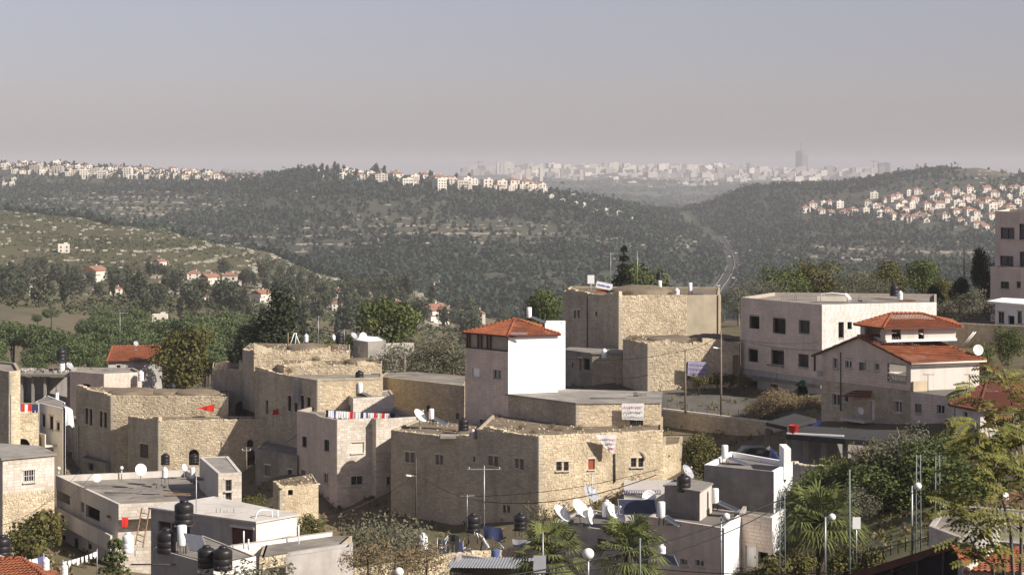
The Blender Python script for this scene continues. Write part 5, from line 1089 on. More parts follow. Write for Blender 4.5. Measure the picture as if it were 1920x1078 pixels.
tile_roof(Rg.root, [(e[0], e[1], r[0], r[1]), (W(1812, 1070, 65.5) + Vector((.5, 4.4, 0)), e[0], r[0], r[0])], [(e[0], r[0]), (r[0], r[1])]); MB().tube([e[0], r[0]], 0.16, 8).build('hip_cap', MT['ashlar'], Rg.root)
Rt = House('stone_terrace', 'pale stone terrace wall with a coping at right behind the yellowing leaves', 'terrace', [(1742, 92), (1800, 89), (1960, 87), (1960, 96), (1770, 98)], PZ(1080, 90), PZ(1000, 90), skin='render', parapet=0.1, roofmat='roof_pale')
Rt.wall(0, [], 'ashlar'); Rt.wall(1, [], 'render'); Rt.rest('render')
Rt2 = House('terrace_balustrade', 'pale stone balustrade rising to the right above the terrace', 'balustrade', [(1780, 96), (1860, 93), (1960, 93), (1960, 93.5), (1860, 93.5), (1780, 96.5)], PZ(1010, 93), PZ(972, 93), skin='ashlar', parapet=0, roof=False, thick=0.1)
Rt2.wall(0); Rt2.wall(1); Rt2.rest('ashlar'); Rt2.band(1, 968, 973, 0.12, 'ashlar', 'coping')
Rh = House('cream_house', 'cream house wall half hidden by yellowing leaves at the right edge', 'house', [(1852, 146), (1990, 140), (1990, 150), (1870, 154)], PZ(960, 142), PZ(866, 143), skin='ashlar_pink', parapet=0.2)
Rh.wall(0, [(1880, 905, 1905, 940, 'glass')], 'ashlar_pink'); Rh.rest('ashlar_pink')
# orange roof corner at the lower left
Lo = House('orange_roofed_house', 'orange tiled roof corner at the bottom left edge', 'house', [(-80, 97), (60, 94), (84, 97), (-60, 104)], PZ(1120, 95), PZ(1084, 95), skin='cream', parapet=0, roof=False)
Lo.wall(0); Lo.rest('cream')
e = [W(-90, 1100, 95), W(92, 1086, 93.5), W(110, 1074, 101), W(-90, 1070, 104)]; rr = [W(-60, 1048, 99), W(40, 1046, 98)]
tile_roof(Lo.root, [(e[0], e[1], rr[0], rr[1]), (e[1], e[2], rr[1], rr[1]), (e[2], e[3], rr[1], rr[0])], [(rr[0], rr[1]), (e[1], rr[1])])
# ------------------------------------------------------------------ far and middle-distance houses
BX = lambda c, s: MB().box(c, s)
WIN = {}
def winmesh(w_, h_):
    k = (w_, h_)
    if k not in WIN: WIN[k] = MB().box((0, 0, 0), (w_, 0.16, h_)).mesh('window', mat=MT['glass'])
    return WIN[k]
class FarHouse(Prefab):
    def __init__(s, wd, dp, h, roof, wall, wins, wing=None):
        mb = MB(); mb.box((0, 0, h / 2 - 1.5), (wd, dp, h + 3)); top = h
        if wing: mb.box((wing[0], wing[1], wing[4] / 2 - 1.5), (wing[2], wing[3], wing[4] + 3))
        if roof == 'flat':
            for a, b in (((0, -dp / 2 + .15, h + .3), (wd, .3, .6)), ((0, dp / 2 - .15, h + .3), (wd, .3, .6)), ((-wd / 2 + .15, 0, h + .3), (.3, dp - .6, .6)), ((wd / 2 - .15, 0, h + .3), (.3, dp - .6, .6))): mb.box(a, b)
            mb.box((wd * .2, 0, h + .9), (wd * .3, dp * .35, 2.0))
        s.parts = [('wall', mb.mesh('wall', mat=MT[wall]))]
        if roof in ('hip', 'gable'):
            rb = MB(); o = 0.5; x, y = wd / 2 + o, dp / 2 + o; rl = max(0.2, x - y) if roof == 'hip' else x; rh = h + y * 0.52
            p = [(-x, -y, h), (x, -y, h), (x, y, h), (-x, y, h)]; r = [(-rl, 0, rh), (rl, 0, rh)]
            rb.poly([p[0], p[1], r[1], r[0]]); rb.poly([p[2], p[3], r[0], r[1]]); rb.poly([p[1], p[2], r[1]]); rb.poly([p[3], p[0], r[0]]); rb.poly(p[::-1])
            ch = MB().box((wd * .22, dp * .1, rh - .2), (.7, .7, 1.6)).mesh('chimney', mat=MT[wall])
            s.parts.append(('roof', rb.mesh('roof', mat=MT['tile_far']), [('chimney', ch)]))
            if wing: rb = MB(); rb.box((wing[0], wing[1], wing[4] + .1), (wing[2] + .6, wing[3] + .6, .2)); s.parts.append(('wing_roof', rb.mesh('wing_roof', mat=MT['tile_far'])))
        s.wins = wins
    def put(s, name, label, cat, loc, rz=0.0, scale=1.0, group=None):
        root = super().put(name, label, cat, loc, rz, scale, group)
        for (x, y, z, w_, h_, side) in s.wins:
            o = link('window', winmesh(w_, h_), root); o.location = (x, y, z)
            if side: o.rotation_euler = (0, 0, math.pi / 2)
        return root
def wgrid(wd, dp, xs, zs, w_=1.3, h_=1.5, side=True):
    out = [(x * wd / 2, -dp / 2, z, w_, h_, 0) for x in xs for z in zs]
    if side: out += [(-wd / 2, 0, z, w_, h_, 1) for z in zs]
    return out
FH = {
 'hipw': FarHouse(11, 9, 6.0, 'hip', 'white_far', wgrid(11, 9, (-.55, .5), (1.9, 4.6))),
 'hipc': FarHouse(9, 8, 6.5, 'hip', 'cream_far', wgrid(9, 8, (-.5, .5), (1.9, 4.8)), (5, -1, 4, 6, 3.2)),
 'gab': FarHouse(10, 8, 5.0, 'gable', 'white_far', wgrid(10, 8, (-.5, .4), (1.8,)), (-5, -3, 4, 4, 3)),
 'flat': FarHouse(10, 9, 7.0, 'flat', 'cream_far', wgrid(10, 9, (-.5, .5), (1.8, 5.0))),
 'flatw': FarHouse(8, 8, 6.0, 'flat', 'white_far', wgrid(8, 8, (-.45, .45), (1.8, 4.6))),
 'apt': FarHouse(17, 12, 12.0, 'flat', 'tan_far', wgrid(17, 12, (-.7, -.25, .25, .7), (2, 5, 8, 10.8), 1.9, 1.4)),
 'aptw': FarHouse(13, 12, 14.0, 'flat', 'white_far', wgrid(13, 12, (-.6, 0, .6), (2, 5, 8, 11.5), 2.0, 1.5)),
 'aptc': FarHouse(15, 12, 11.0, 'flat', 'cream_far', wgrid(15, 12, (-.65, -.2, .3, .7), (2, 5, 8.6), 2.0, 1.5), (9, -2, 5, 9, 7.5)),
}
rg = random.Random(11)
def far_put(kind, px, py, label, group, name='house', cat='house', scale=1.0, rz=None, D=None):
    D = D or ground_at(px, py); X = PX(px, D); z = g1(X, D)
    return FH[kind].put(name, label, cat, (X, D, z), rg.uniform(0.1, 0.6) if rz is None else rz, scale, label if group else None)
# village on the right-hand far hillside
RH = [(1509,399),(1522,393),(1542,388),(1556,388),(1571,391),(1538,403),(1557,405),(1581,408),(1598,405),(1621,401),(1626,387),(1637,373),(1648,395),(1662,381),(1673,379),(1683,375),(1702,368),(1718,367),(1681,398),(1672,413),(1696,413),(1706,418),(1722,413),(1648,408),(1735,395),(1748,379),(1757,369),(1760,391),(1775,381),(1790,366),(1802,372),(1815,363),(1820,378),(1832,388),(1848,361),(1862,372),(1876,358),(1890,375),(1905,358),(1915,372),(1850,385),(1800,388),(1840,392),(1770,415),(1783,400),(1800,423),(1825,421),(1832,428),(1845,433),(1858,413),(1875,388),(1905,388),(1888,402),(1910,410),(1815,405),(1740,405),(1690,388),(1710,384)]
RH += [(x + 9 + (i * 7) % 11, y + 3 + (i * 5) % 9) for i, (x, y) in enumerate(RH) if x > 1620 and i % 2 == 0]
for i, (x, y) in enumerate(RH):
    k = ['hipw', 'hipc', 'flatw', 'hipc', 'flat', 'hipw', 'gab'][i % 7]; red = k in ('hipw', 'hipc', 'gab')
    row = 'upper' if y < 380 else ('middle' if y < 402 else 'lower'); sd_ = 'left' if x < 1660 else ('middle' if x < 1790 else 'right')
    far_put(k, x, y, f'small {"red" if red else "flat"} roofed house, {row} rows, {sd_} part of the right hillside village', f'{"red" if red else "flat"} roofed houses, {row} {sd_} right hillside', scale=rg.uniform(0.95, 1.3))
# apartment houses on the central crest
CC = [('aptw', 618, 332, .6), ('aptw', 652, 334, .7), ('aptc', 672, 335, .7), ('aptw', 686, 333, .6), ('apt', 712, 346, .85), ('aptc', 762, 352, .8), ('apt', 775, 345, .6), ('aptw', 824, 358, .85), ('aptc', 868, 356, .8), ('apt', 840, 345, .5), ('flatw', 735, 338, .9), ('flat', 800, 341, .9), ('flat', 895, 346, .9)]
for i, (k, x, y, s_) in enumerate(CC):
    lab = ['white terraced apartment house, leftmost on the wooded central crest', 'white apartment house second from left on the central crest', 'bright cream stepped apartment house on the central crest', 'narrow white apartment house right of the bright stepped one on the central crest', 'tall grey shaded apartment block alone among trees on the central crest', 'pale stepped apartment house climbing the central crest', 'small tan apartment house behind the stepped one on the central crest', 'pale apartment block with its bright side half in shade on the central crest', 'white terraced apartment house at the right end of the central crest', 'small tan apartment house between the two pale blocks on the central crest', 'small white house left of the stepped block on the central crest', 'small cream house behind the stepped block on the central crest', 'small cream house right of the terraced white block on the central crest'][i]
    far_put(k, x, y, lab, None, 'apartment_house', 'building', s_ * 1.2, rg.uniform(-.2, .7))
for i, (x, y) in enumerate([(905,350),(918,349),(930,356),(945,347),(958,358),(966,352),(978,355),(990,358),(1002,356),(1020,362),(1010,352),(940,357)]): far_put(['flatw', 'flat', 'hipw'][i % 3], x, y, 'small white house in the row at the right end of the central crest', 'white houses right end of central crest', scale=.8)
for i, (x, y) in enumerate([(1075,372),(1095,378),(1110,382)]): far_put('flatw', x, y, ['low white house highest of three on the wooded shoulder right of the crest', 'low white house in the middle of three on the wooded shoulder', 'bright white house lowest of three on the wooded shoulder'][i], None, scale=.8)
for i in range(52):
    x = 600 + i * 8.3 + rg.uniform(-5, 5); far_put(['flatw', 'flat', 'hipw', 'flatw', 'hipc'][i % 5], x, np.interp(x, [600, 760, 900, 1030], [329, 337, 346, 357]) + rg.uniform(-3, 6), f'tiny pale house along the {"left" if x < 740 else ("middle" if x < 890 else "right")} stretch of the central crest', f'tiny houses central crest {int((x - 590) // 150)}', scale=rg.uniform(1.0, 1.6))
for i in range(8): far_put('flatw', 1030 + i * 22 + rg.uniform(-8, 8), 372 + i * 6 + rg.uniform(-3, 6), 'scattered pale house on the wooded shoulder above the valley mouth', 'scattered houses on the wooded shoulder', scale=.8)
# left skyline town
for i in range(44):
    x = i * 9.5 + rg.uniform(-4, 4); far_put(['flatw', 'flat', 'hipw', 'flatw', 'hipc'][i % 5], x, np.interp(x, [0, 120, 250, 420], [308, 314, 321, 329]) + rg.uniform(0, 11), f'little pale house crowded into the {"left" if x < 140 else ("middle" if x < 280 else "right")} stretch of the left skyline town', f'little houses left skyline town {int(x // 140)}', scale=rg.uniform(.85, 1.35))
for i, (x, y) in enumerate([(10,310),(20,312),(42,322),(30,306),(55,305),(78,304),(95,305),(105,307),(118,305),(128,303),(140,306),(152,307),(165,306),(178,308),(205,309),(222,310),(240,311),(252,312),(262,318),(275,316),(285,315),(302,318),(345,320),(370,321),(90,312),(135,314),(4,340),(26,338),(10,350),(22,346)]):
    far_put(['flatw', 'flat', 'hipw', 'flatw'][i % 4], x, min(y + 4, 352), 'tiny white house along the left skyline town' if y < 330 else 'small white house below the left skyline town at the left edge', 'white houses on the left skyline' if y < 330 else 'white houses at the left edge', scale=rg.uniform(.75, 1.0))
for i, (x, y, k) in enumerate([(67, 326, 'apt'), (108, 328, 'apt'), (145, 334, 'apt'), (157, 336, 'aptw'), (192, 335, 'aptc'), (240, 333, 'aptw'), (178, 331, 'apt')]):
    far_put(k, x, y, ['long tan apartment block, leftmost below the left skyline', 'second tan apartment block from the left below the left skyline', 'tan apartment block in the middle below the left skyline', 'narrow white block beside the middle tan block on the left hill', 'cream block right of the narrow white one on the left hill', 'small white tower at the right end of the left hill blocks', 'tan block behind the cream one on the left hill'][i], None, 'apartment_house', 'building', 1.0, rg.uniform(-.1, .4))
for i in range(17):
    x = 285 + i * 13; y = 329 + (i % 3) * 4 + i * 0.35; far_put('gab', x, y, 'white gabled row house with red roof on the left saddle', 'red roofed row houses on the left saddle', scale=.95, rz=rg.uniform(1.3, 1.8))
# houses among the trees in the middle distance
def mid(kind, x, y, D, lab, s_=1.0, rz=0.3):
    D2 = ground_at(x, y); s_ *= D2 / D; D = D2; X = PX(x, D); z = g1(X, D) - .2; return FH[kind].put('house', lab, 'house', (X, D, z), rz, s_)
mid('gab', 178, 526, 980, 'white house with a steep red roof standing alone among trees at left', 1.05, 1.2)
mid('hipw', 363, 526, 960, 'house with a faded red roof behind the white chimney at left', .6, .2)
mid('gab', 393, 535, 940, 'white house with a tall chimney between two red roofs', .8, .9)
mid('hipc', 431, 536, 950, 'house with the brightest broad orange roof left of the dark tree', .8, .1)
mid('flat', 119, 474, 1180, 'ruined looking pale tower house on the green slope at left', .7, .3)
mid('hipw', 217, 553, 850, 'small red roof low among the trees below the steep roofed house', .5, .3)
mid('hipw', 382, 566, 800, 'tiny house with a red roof in the dip left of the dark tree', .4, .3)
mid('gab', 490, 566, 850, 'grey gabled house just left of the dark tree', .75, 1.0)
mid('hipc', 630, 560, 880, 'narrow two tiered house with red roofs below the stone terraces', .55, .2)
mid('hipc', 631, 583, 800, 'small red roofed lower annex below the two tiered house', .5, .2)
mid('gab', 742, 584, 620, 'white gable end with an orange roof just above the pine clump', .5, 1.3)
mid('gab', 812, 604, 560, 'pale house with a pinkish roof left of the white tower', .75, .9)
mid('hipw', 893, 604, 520, 'small house with a faded red roof just behind the tower roof', .42, .1)
mid('flat', 70, 556, 760, 'low grey flat roofed house among trees near the left edge', .55, .1)
mid('flat', 300, 610, 640, 'low brown roofed barn behind the pine grove', .5, .1)
mid('gab', 300, 500, 1080, 'small white gabled house half hidden by dark trees on the green slope', .6, 1.0)
mid('flat', 600, 560, 900, 'tiny pale shed left of the two tiered house', .35, .2)
mid('hipw', 820, 540, 1090, 'tiny pink roofed house alone at the foot of the forest', .45, .2)

# ------------------------------------------------------------------ the hazy city on the horizon
def city():
    r = random.Random(5)
    def block(px, py, wpx, hpx, D, mat, label, group=None, name='city_building'):
        w_ = wpx / F * D; h_ = hpx / F * D; X = PX(px, D); zt = PZ(py, D); d_ = max(w_ * .7, 12); mb = MB(); a = r.uniform(-.3, .5); ax = (Vector((math.cos(a), math.sin(a), 0)), Vector((-math.sin(a), math.cos(a), 0)), Vector((0, 0, 1)))
        mb.box((X, D, zt - h_ / 2), (w_, d_, h_), ax)
        if w_ > 14: mb.box((X + w_ * .2, D, zt + 1.2), (w_ * .3, d_ * .5, 3.5), ax)
        for k in range(int(h_ / 6)): mb.box((X, D, zt - 3 - k * 6), (w_ + .8, d_ + .8, 1.6), ax)   # balcony ledges
        o = mb.build(name, MT[mat]); tag(o, label, 'building', group); return o
    n = 0
    for row, (top, D, nm) in enumerate(((308, 8700, 'top'), (316, 8350, 'second'), (325, 8000, 'third'), (334, 7700, 'fourth'), (343, 7400, 'fifth'), (352, 7000, 'lowest'))):
        for px in np.arange((872, 872, 960, 1000, 1060, 1090)[row], (1660, 1640, 1560, 1440, 1360, 1300)[row], (9.5, 11, 12, 13, 15, 19)[row]):
            x = px + r.uniform(-4, 4); t = top + r.uniform(-3, 4) + (5 if x < 930 else 0) + (7 if x > 1420 else 0)
            block(x, t, r.uniform(7, 19), r.uniform(9, 14), D + r.uniform(-120, 120), r.choice(['city_far', 'city_pale', 'city_pale', 'cream_far']), f'hazy pale block in the {nm} row of the distant city, {"left" if x < 1080 else ("middle" if x < 1300 else "right")} part', f'{nm} row of the distant city {"left" if x < 1080 else ("middle" if x < 1300 else "right")}')
    for px in range(400, 510, 9): block(px + r.uniform(-3, 3), 318 + r.uniform(-3, 4), r.uniform(5, 9), 12, 8300 + r.uniform(-200, 200), 'city_far', 'faint hazy building behind the row houses on the left saddle', 'faint buildings behind the left saddle')
    for i, x in enumerate((934, 941, 948)): block(x, 302 + (i == 0) * 2, 6, 26, 8200, 'city_pale', ['left', 'middle', 'right'][i] + ' one of three slim pale towers in the distant city')
    block(1130, 306, 6, 18, 8400, 'city_far', 'slim pale tower near the middle of the distant city')
    for x, y, w_, h_, t in ((1078, 330, 8, 26, 'tall pinkish block at the near edge of the distant city'), (1090, 318, 7, 30, 'taller of two pinkish towers at the near edge of the distant city'), (990, 318, 9, 24, 'pale tower block at the left of the distant city'), (1014, 316, 6, 24, 'slim pale tower right of the tower block in the distant city')): block(x, y, w_, h_, 7200, 'city_pale', t)
    # the tallest tower, with a stepped top and mast
    D = 8800; t = empty('skyscraper', (PX(1503, D), D, PZ(336, D)), 'tall hazy skyscraper with a mast standing over the distant city', 'skyscraper')
    s = D / F
    MB().box((PX(1498, D), D, PZ(310, D)), (11 * s, 30, 52 * s)).build('shaft', MT['city_dark'], t); MB().box((PX(1509, D), D + 6, PZ(313, D)), (11 * s, 30, 46 * s)).build('shaft', MT['city_far'], t)
    MB().box((PX(1504, D), D, PZ(283, D)), (11 * s, 22, 5 * s)).build('crown_storey', MT['city_far'], t); MB().tube([W(1502, 284, D), W(1502, 266, D)], 1.6, 5).build('mast', MT['city_dark'], t); MB().box((PX(1503, D), D - 5, PZ(328, D)), (40 * s, 40, 9 * s)).build('podium', MT['city_far'], t)
    block(1556, 312, 18, 26, 8600, 'city_far', 'broad pale tower right of the tall skyscraper', None); block(1657, 306, 20, 30, 8700, 'city_dark', 'wide grey hotel tower rising behind the right wooded ridge', None)
    c = empty('tower_crane', W(1638, 335, 8700), 'thin construction crane beside the wide grey tower on the skyline', 'crane'); MB().tube([W(1638, 335, 8700), W(1638, 300, 8700)], 1.8, 4).build('mast', MT['city_dark'], c); MB().tube([W(1632, 303, 8700), W(1650, 303, 8700)], 1.5, 4).build('jib', MT['city_dark'], c)
    c = empty('tower_crane', W(897, 335, 8700), 'faint construction crane above the right end of the central crest', 'crane'); MB().tube([W(897, 330, 8700), W(897, 302, 8700)], 1.5, 4).build('mast', MT['city_dark'], c); MB().tube([W(892, 304, 8700), W(908, 304, 8700)], 1.3, 4).build('jib', MT['city_dark'], c)
city()

# ------------------------------------------------------------------ trees one can tell apart
rt = random.Random(23)
def tree(kind, px, D, hpx_top, label, name='tree', group=None, h0=None, base=None, sx=1.0):
    """stands on the ground at px, D with its top at picture height hpx_top"""
    X = PX(px, D); zb = g1(X, D) if base is None else base; zt = PZ(hpx_top, D); me = PF[kind].parts[-1][1]
    zmax = max(v.co.z for v in me.vertices) if kind not in HC else HC[kind]; HC[kind] = zmax
    s_ = max(0.2, (zt - zb) / zmax); return PF[kind].put(name, label, 'tree', (X, D, zb), rt.uniform(0, 6.28), (s_ * sx, s_ * sx, s_), label if group else None)
HC = {}
# pine grove below the village, left
for i in range(62):
    px = rt.uniform(-30, 480); D = rt.uniform(310, 540); top = np.interp(D, [310, 420, 540], [662, 612, 572]) + rt.uniform(-14, 12)
    if px < 70 and D > 470: continue
    tree('upine%d' % (i % 3), px, D, top, f'umbrella crowned green pine in the {"front" if D < 390 else ("middle" if D < 470 else "back")} of the grove, {"left" if px < 160 else ("middle" if px < 320 else "right")} part', 'pine_tree', f'grove pines {D < 390} {D < 470} {int(px // 160)}')
for i in range(20):
    px = rt.uniform(480, 1250); D = rt.uniform(300, 460); tree('upine%d' % (i % 3) if i % 2 else 'mid%d' % (i % 3), px, D, np.interp(D, [300, 460], [668, 640]) + rt.uniform(-10, 10), 'green tree in the dip just behind the village roofs', 'tree', 'trees just behind the village')
# dark trees round the middle distance houses
for i in range(175):
    D = rt.uniform(640, 1080); px = rt.uniform(-40, 900); X = PX(px, D); zb = g1(X, D); h = rt.uniform(6, 13)
    if px > 80 and px < 420 and D > 960 and rt.random() < .5: continue
    k = rt.choice(['mid0', 'mid1', 'mid2', 'mid0', 'midc0', 'midc1']); ypx = HY - (zb + h) / D * F
    if any(abs(px - a) < 22 and D < b and D > b - 130 for a, b in ((178, 980), (363, 960), (393, 940), (431, 950), (490, 850), (630, 880), (742, 620), (812, 560), (893, 520))): continue
    sec = 'far left' if px < 150 else ('left' if px < 320 else ('middle' if px < 520 else ('right' if px < 700 else 'far right'))); dep = 'nearer' if D < 780 else ('middle' if D < 920 else 'farther'); kd = 'round tree' if 'c' not in k else 'pointed conifer'
    tree(k, px, D, ypx, f'dark {kd} in the {dep} rows among the valley houses, {sec} part', 'tree' if 'c' not in k else 'conifer', f'valley {kd}s, {dep}, {sec}')
for i in range(60):
    D = rt.uniform(700, 1250); px = rt.uniform(850, 1900); X = PX(px, D); zb = g1(X, D); tree('mid%d' % (i % 3), px, D, HY - (zb + rt.uniform(6, 10)) / D * F, f'grey green tree on the slope behind the village, above the {"tower roof" if px < 1060 else ("domed house" if px < 1390 else ("unfinished house" if px < 1760 else "right edge block"))}', 'tree', f'slope trees {int(px // 350)}')
# crest trees
for i, (px, dy) in enumerate([(520, 0), (535, 4), (550, 5), (566, 2), (578, 8), (590, 14), (603, 16), (612, 12), (633, 14), (645, 12), (668, 8), (697, 10), (720, 14), (745, 9), (786, 8), (808, 12), (855, 6), (880, 10), (912, 6), (950, 5), (560, 12), (586, 6), (705, 16), (628, 18)]):
    D = 2560 + (i % 5) * 15; X = PX(px, D); zb = g1(X, D); tree('midc%d' % (i % 3), px, D, HY - (zb + 8 + dy * .8) / D * F, 'dark cypress standing up on the central crest', 'cypress_tree', 'cypresses on the central crest', sx=1.3)
for i, px in enumerate(range(1330, 1790, 15)):
    D = 2880; X = PX(px, D); zb = g1(X, D); tree('mid%d' % (i % 3), px, D, HY - (zb + rt.uniform(7, 13)) / D * F, 'dark tree along the top of the right far ridge', 'tree', 'trees on the right far ridge')
for i, px in enumerate(range(40, 420, 24)):
    D = 3280; X = PX(px, D); zb = g1(X, D); tree('midc%d' % (i % 3), px + rt.uniform(-8, 8), D, HY - (zb + rt.uniform(8, 14)) / D * F, 'dark tree between the houses on the left skyline', 'tree', 'trees on the left skyline', sx=1.5)
# village trees
tree('broad0', 345, 240, 606, 'leafy yellow green tree in front of the red gable roof', sx=1.02)
tree('cypress', 340, 250, 597, 'dark conifer top behind the leafy yellow green tree', 'conifer', sx=.6)
tree('darkcone', 524, 238, 530, 'big dense dark conifer above the ruined terraces', 'conifer', sx=1.45)
tree('cypress', 462, 250, 606, 'dark bush like conifer left of the big dense one', 'conifer', sx=.9)
tree('cypress', 490, 238, 628, 'low dark evergreen at the foot of the big dense conifer', 'conifer', sx=1.2)
tree('pineclump', 718, 252, 556, 'broad green pine behind the white shed', 'pine_tree', sx=1.1)
tree('green1', 640, 250, 622, 'low green tree behind the ruined terraces', sx=1.3)
tree('olive0', 806, 224, 618, 'wide grey green olive like tree left of the white tower', sx=1.35)
tree('olive1', 850, 221, 634, 'smaller grey green tree touching the white tower', sx=1.3)
tree('olive2', 755, 219, 640, 'grey leafy tree at the end of the low white parapet', sx=1.3)
tree('green0', 1020, 258, 538, 'round green tree between the tower roof and the high stone house', sx=.8)
tree('spruce', 1170, 246, 459, 'spiky dark conifer behind the high stone house', 'conifer', sx=.8)
tree('green2', 1205, 248, 488, 'bushy dark green tree beside the spiky conifer', sx=1.0)
tree('cypress', 1160, 247, 503, 'low dark tree left of the spiky conifer roots', sx=.6)
tree('cypress', 1245, 250, 508, 'small dark tree right of the bushy one behind the domed roof', sx=.5)
tree('olive1', 1385, 250, 530, 'grey green tree between the plastered wall and the unfinished house', sx=.9)
for px, top, D, k, lab, s_ in ((1470, 492, 276, 'green1', 'yellow green tree, leftmost behind the unfinished house', 1.15), (1538, 484, 284, 'broad1', 'olive brown tree second from left behind the unfinished house', 1.1), (1598, 500, 276, 'olive0', 'tree third from left behind the unfinished house', 1.2), (1660, 484, 288, 'broad2', 'rounded tree fourth from left behind the unfinished house', 1.15), (1730, 482, 280, 'green0', 'tall green tree fifth behind the unfinished house', 1.05), (1770, 520, 270, 'broad0', 'low green tree at the right end behind the unfinished house', 1.2), (1640, 520, 262, 'olive2', 'low grey tree just above the unfinished house roof', 1.4), (1430, 520, 268, 'olive1', 'greyish tree left of the yellow green one behind the unfinished house', 1.3)): tree(k, px, D, top, lab, sx=s_)
tree('cypress', 1845, 246, 462, 'dark narrow tree against the pale apartment block', sx=.55)
tree('cypress', 1800, 248, 518, 'dark spreading hedge tree left of the pale apartment block', sx=1.1)
tree('cypress', 1755, 250, 535, 'low dark hedge tree above the grey garden wall', sx=1.1)
tree('olive2', 1825, 216, 536, 'round grey olive tree above the upper red roof', sx=.85)
tree('olive0', 1770, 218, 558, 'small grey olive tree at the end of the unfinished house', sx=.8)
tree('green1', 1890, 180, 606, 'green tree below the flat white house at the right edge', sx=.75)
tree('green2', 1850, 176, 640, 'green tree behind the white dish at right', sx=.7)
tree('broad1', 1322, 168, 808, 'yellow green bush like tree below the retaining wall', sx=1.0)
tree('green2', 1745, 139, 812, 'big dark spreading tree over the shady plot at right', sx=1.25)
tree('olive1', 1690, 133, 790, 'grey green tree in front of the villa ground floor', sx=.9)
tree('green0', 1800, 137, 850, 'dark leafy tree at right behind the lattice poles', sx=1.0)
tree('broad2', 1560, 139, 850, 'yellow green shrub like tree in front of the carport', sx=.9)
tree('green1', 1520, 136, 870, 'dark green shrub like tree beside the white house', sx=.8)
tree('olive0', 722, 140, 950, 'bare twigged tree with thin green leaves in front of the shaded stone house', sx=1.0)
tree('broad0', 585, 160, 963, 'yellow green bush behind the white block workshop', sx=1.0)
tree('broad1', 480, 172, 925, 'green tree in the gap left of the stone hut', sx=.9)
tree('green2', 1405, 118, 1062, 'leafy bush at the bottom in front of the white house', sx=1.0)
tree('araucaria', 216, 104, 1006, 'young tiered araucaria with feathery branches at bottom left', 'araucaria_tree', sx=.95)
tree('olive2', 470, 107, 1042, 'small leafy tree at the bottom in front of the grey wall', sx=1.2)

def bush(kind, px, py, D, s_, lab, name='bush', group=None): return PF[kind].put(name, lab, 'bush', W(px, py, D), rt.uniform(0, 6), s_, group)
for i, (x, y) in enumerate([(1425, 790), (1445, 780), (1465, 775), (1490, 778), (1515, 782), (1435, 800), (1475, 795), (1505, 800), (1455, 770), (1525, 790)]): bush('drybush%d' % (i % 3), x, y - 8, 186 + (i % 4), 1.5, 'dry straw coloured bush on the bank below the unfinished house', 'dry_bush', 'dry bushes below the unfinished house')
for i, (x, y, D) in enumerate([(540, 912, 180), (565, 910, 181), (585, 914, 181), (525, 916, 181)]): bush('drybush%d' % (i % 3), x, y, D, .55, 'dry brush growing on the roof of the stone hut', 'dry_bush', 'dry brush on the stone hut')
for i, (x, y, D) in enumerate([(560, 690, 210), (600, 688, 210), (640, 690, 210), (540, 668, 215), (520, 672, 215)]): bush('drybush%d' % (i % 3), x, y, D, .6, 'dry grass tuft on the rubble terraces', 'dry_bush', 'dry tufts on the rubble terraces')
for i, (x, y, D) in enumerate([(1190, 640, 204), (1230, 646, 202.5), (1300, 643, 203.5), (1365, 642, 204), (1150, 815, 176), (1200, 812, 177), (1050, 812, 175)]): bush('drybush%d' % (i % 3), x, y, D, .5, 'dry weeds on an old stone roof edge' , 'dry_bush', 'dry weeds on old roofs')
for i, (x, y, D) in enumerate([(1310, 722, 198.5), (1345, 718, 199), (1370, 718, 199.5), (1395, 722, 198)]): bush('bush%d' % (i % 3), x, y + 6, D, .9, 'green weeds along the foot of the low stone house by the street', 'bush', 'weeds along the street house')
bush('bush0', 78, 1030, 141, 1.9, 'big flowering bush with reddish blossoms against the rough stone base at left')
bush('bush1', 45, 1050, 138, 1.6, 'dark green bush below the flowering one at left')
for i, (x, y, D) in enumerate([(1480, 1085, 116), (1450, 1092, 112), (1500, 1088, 114), (1618, 1070, 108), (1585, 1085, 108)]): bush('bush%d' % (i % 3), x, y, D, 1.05, ['low shrub under the white house porch at the bottom', 'low shrub left of the porch shrub at the bottom edge', 'low shrub right of the lattice pole at the bottom', 'shrub beside the small white sign board', 'low shrub at the foot of the shaggy palm'][i], 'bush', None)
for i, (x, y, D) in enumerate([(690, 1075, 108), (740, 1085, 106), (800, 1078, 112)]): bush('drybush%d' % (i % 3), x, y, D, 1.5, ['tangled dry shrub left of the bare twigged tree foot', 'tangled dry shrub beside the half hidden globe lamp', 'tangled dry shrub below the dark laundry yard'][i], 'dry_bush', None)

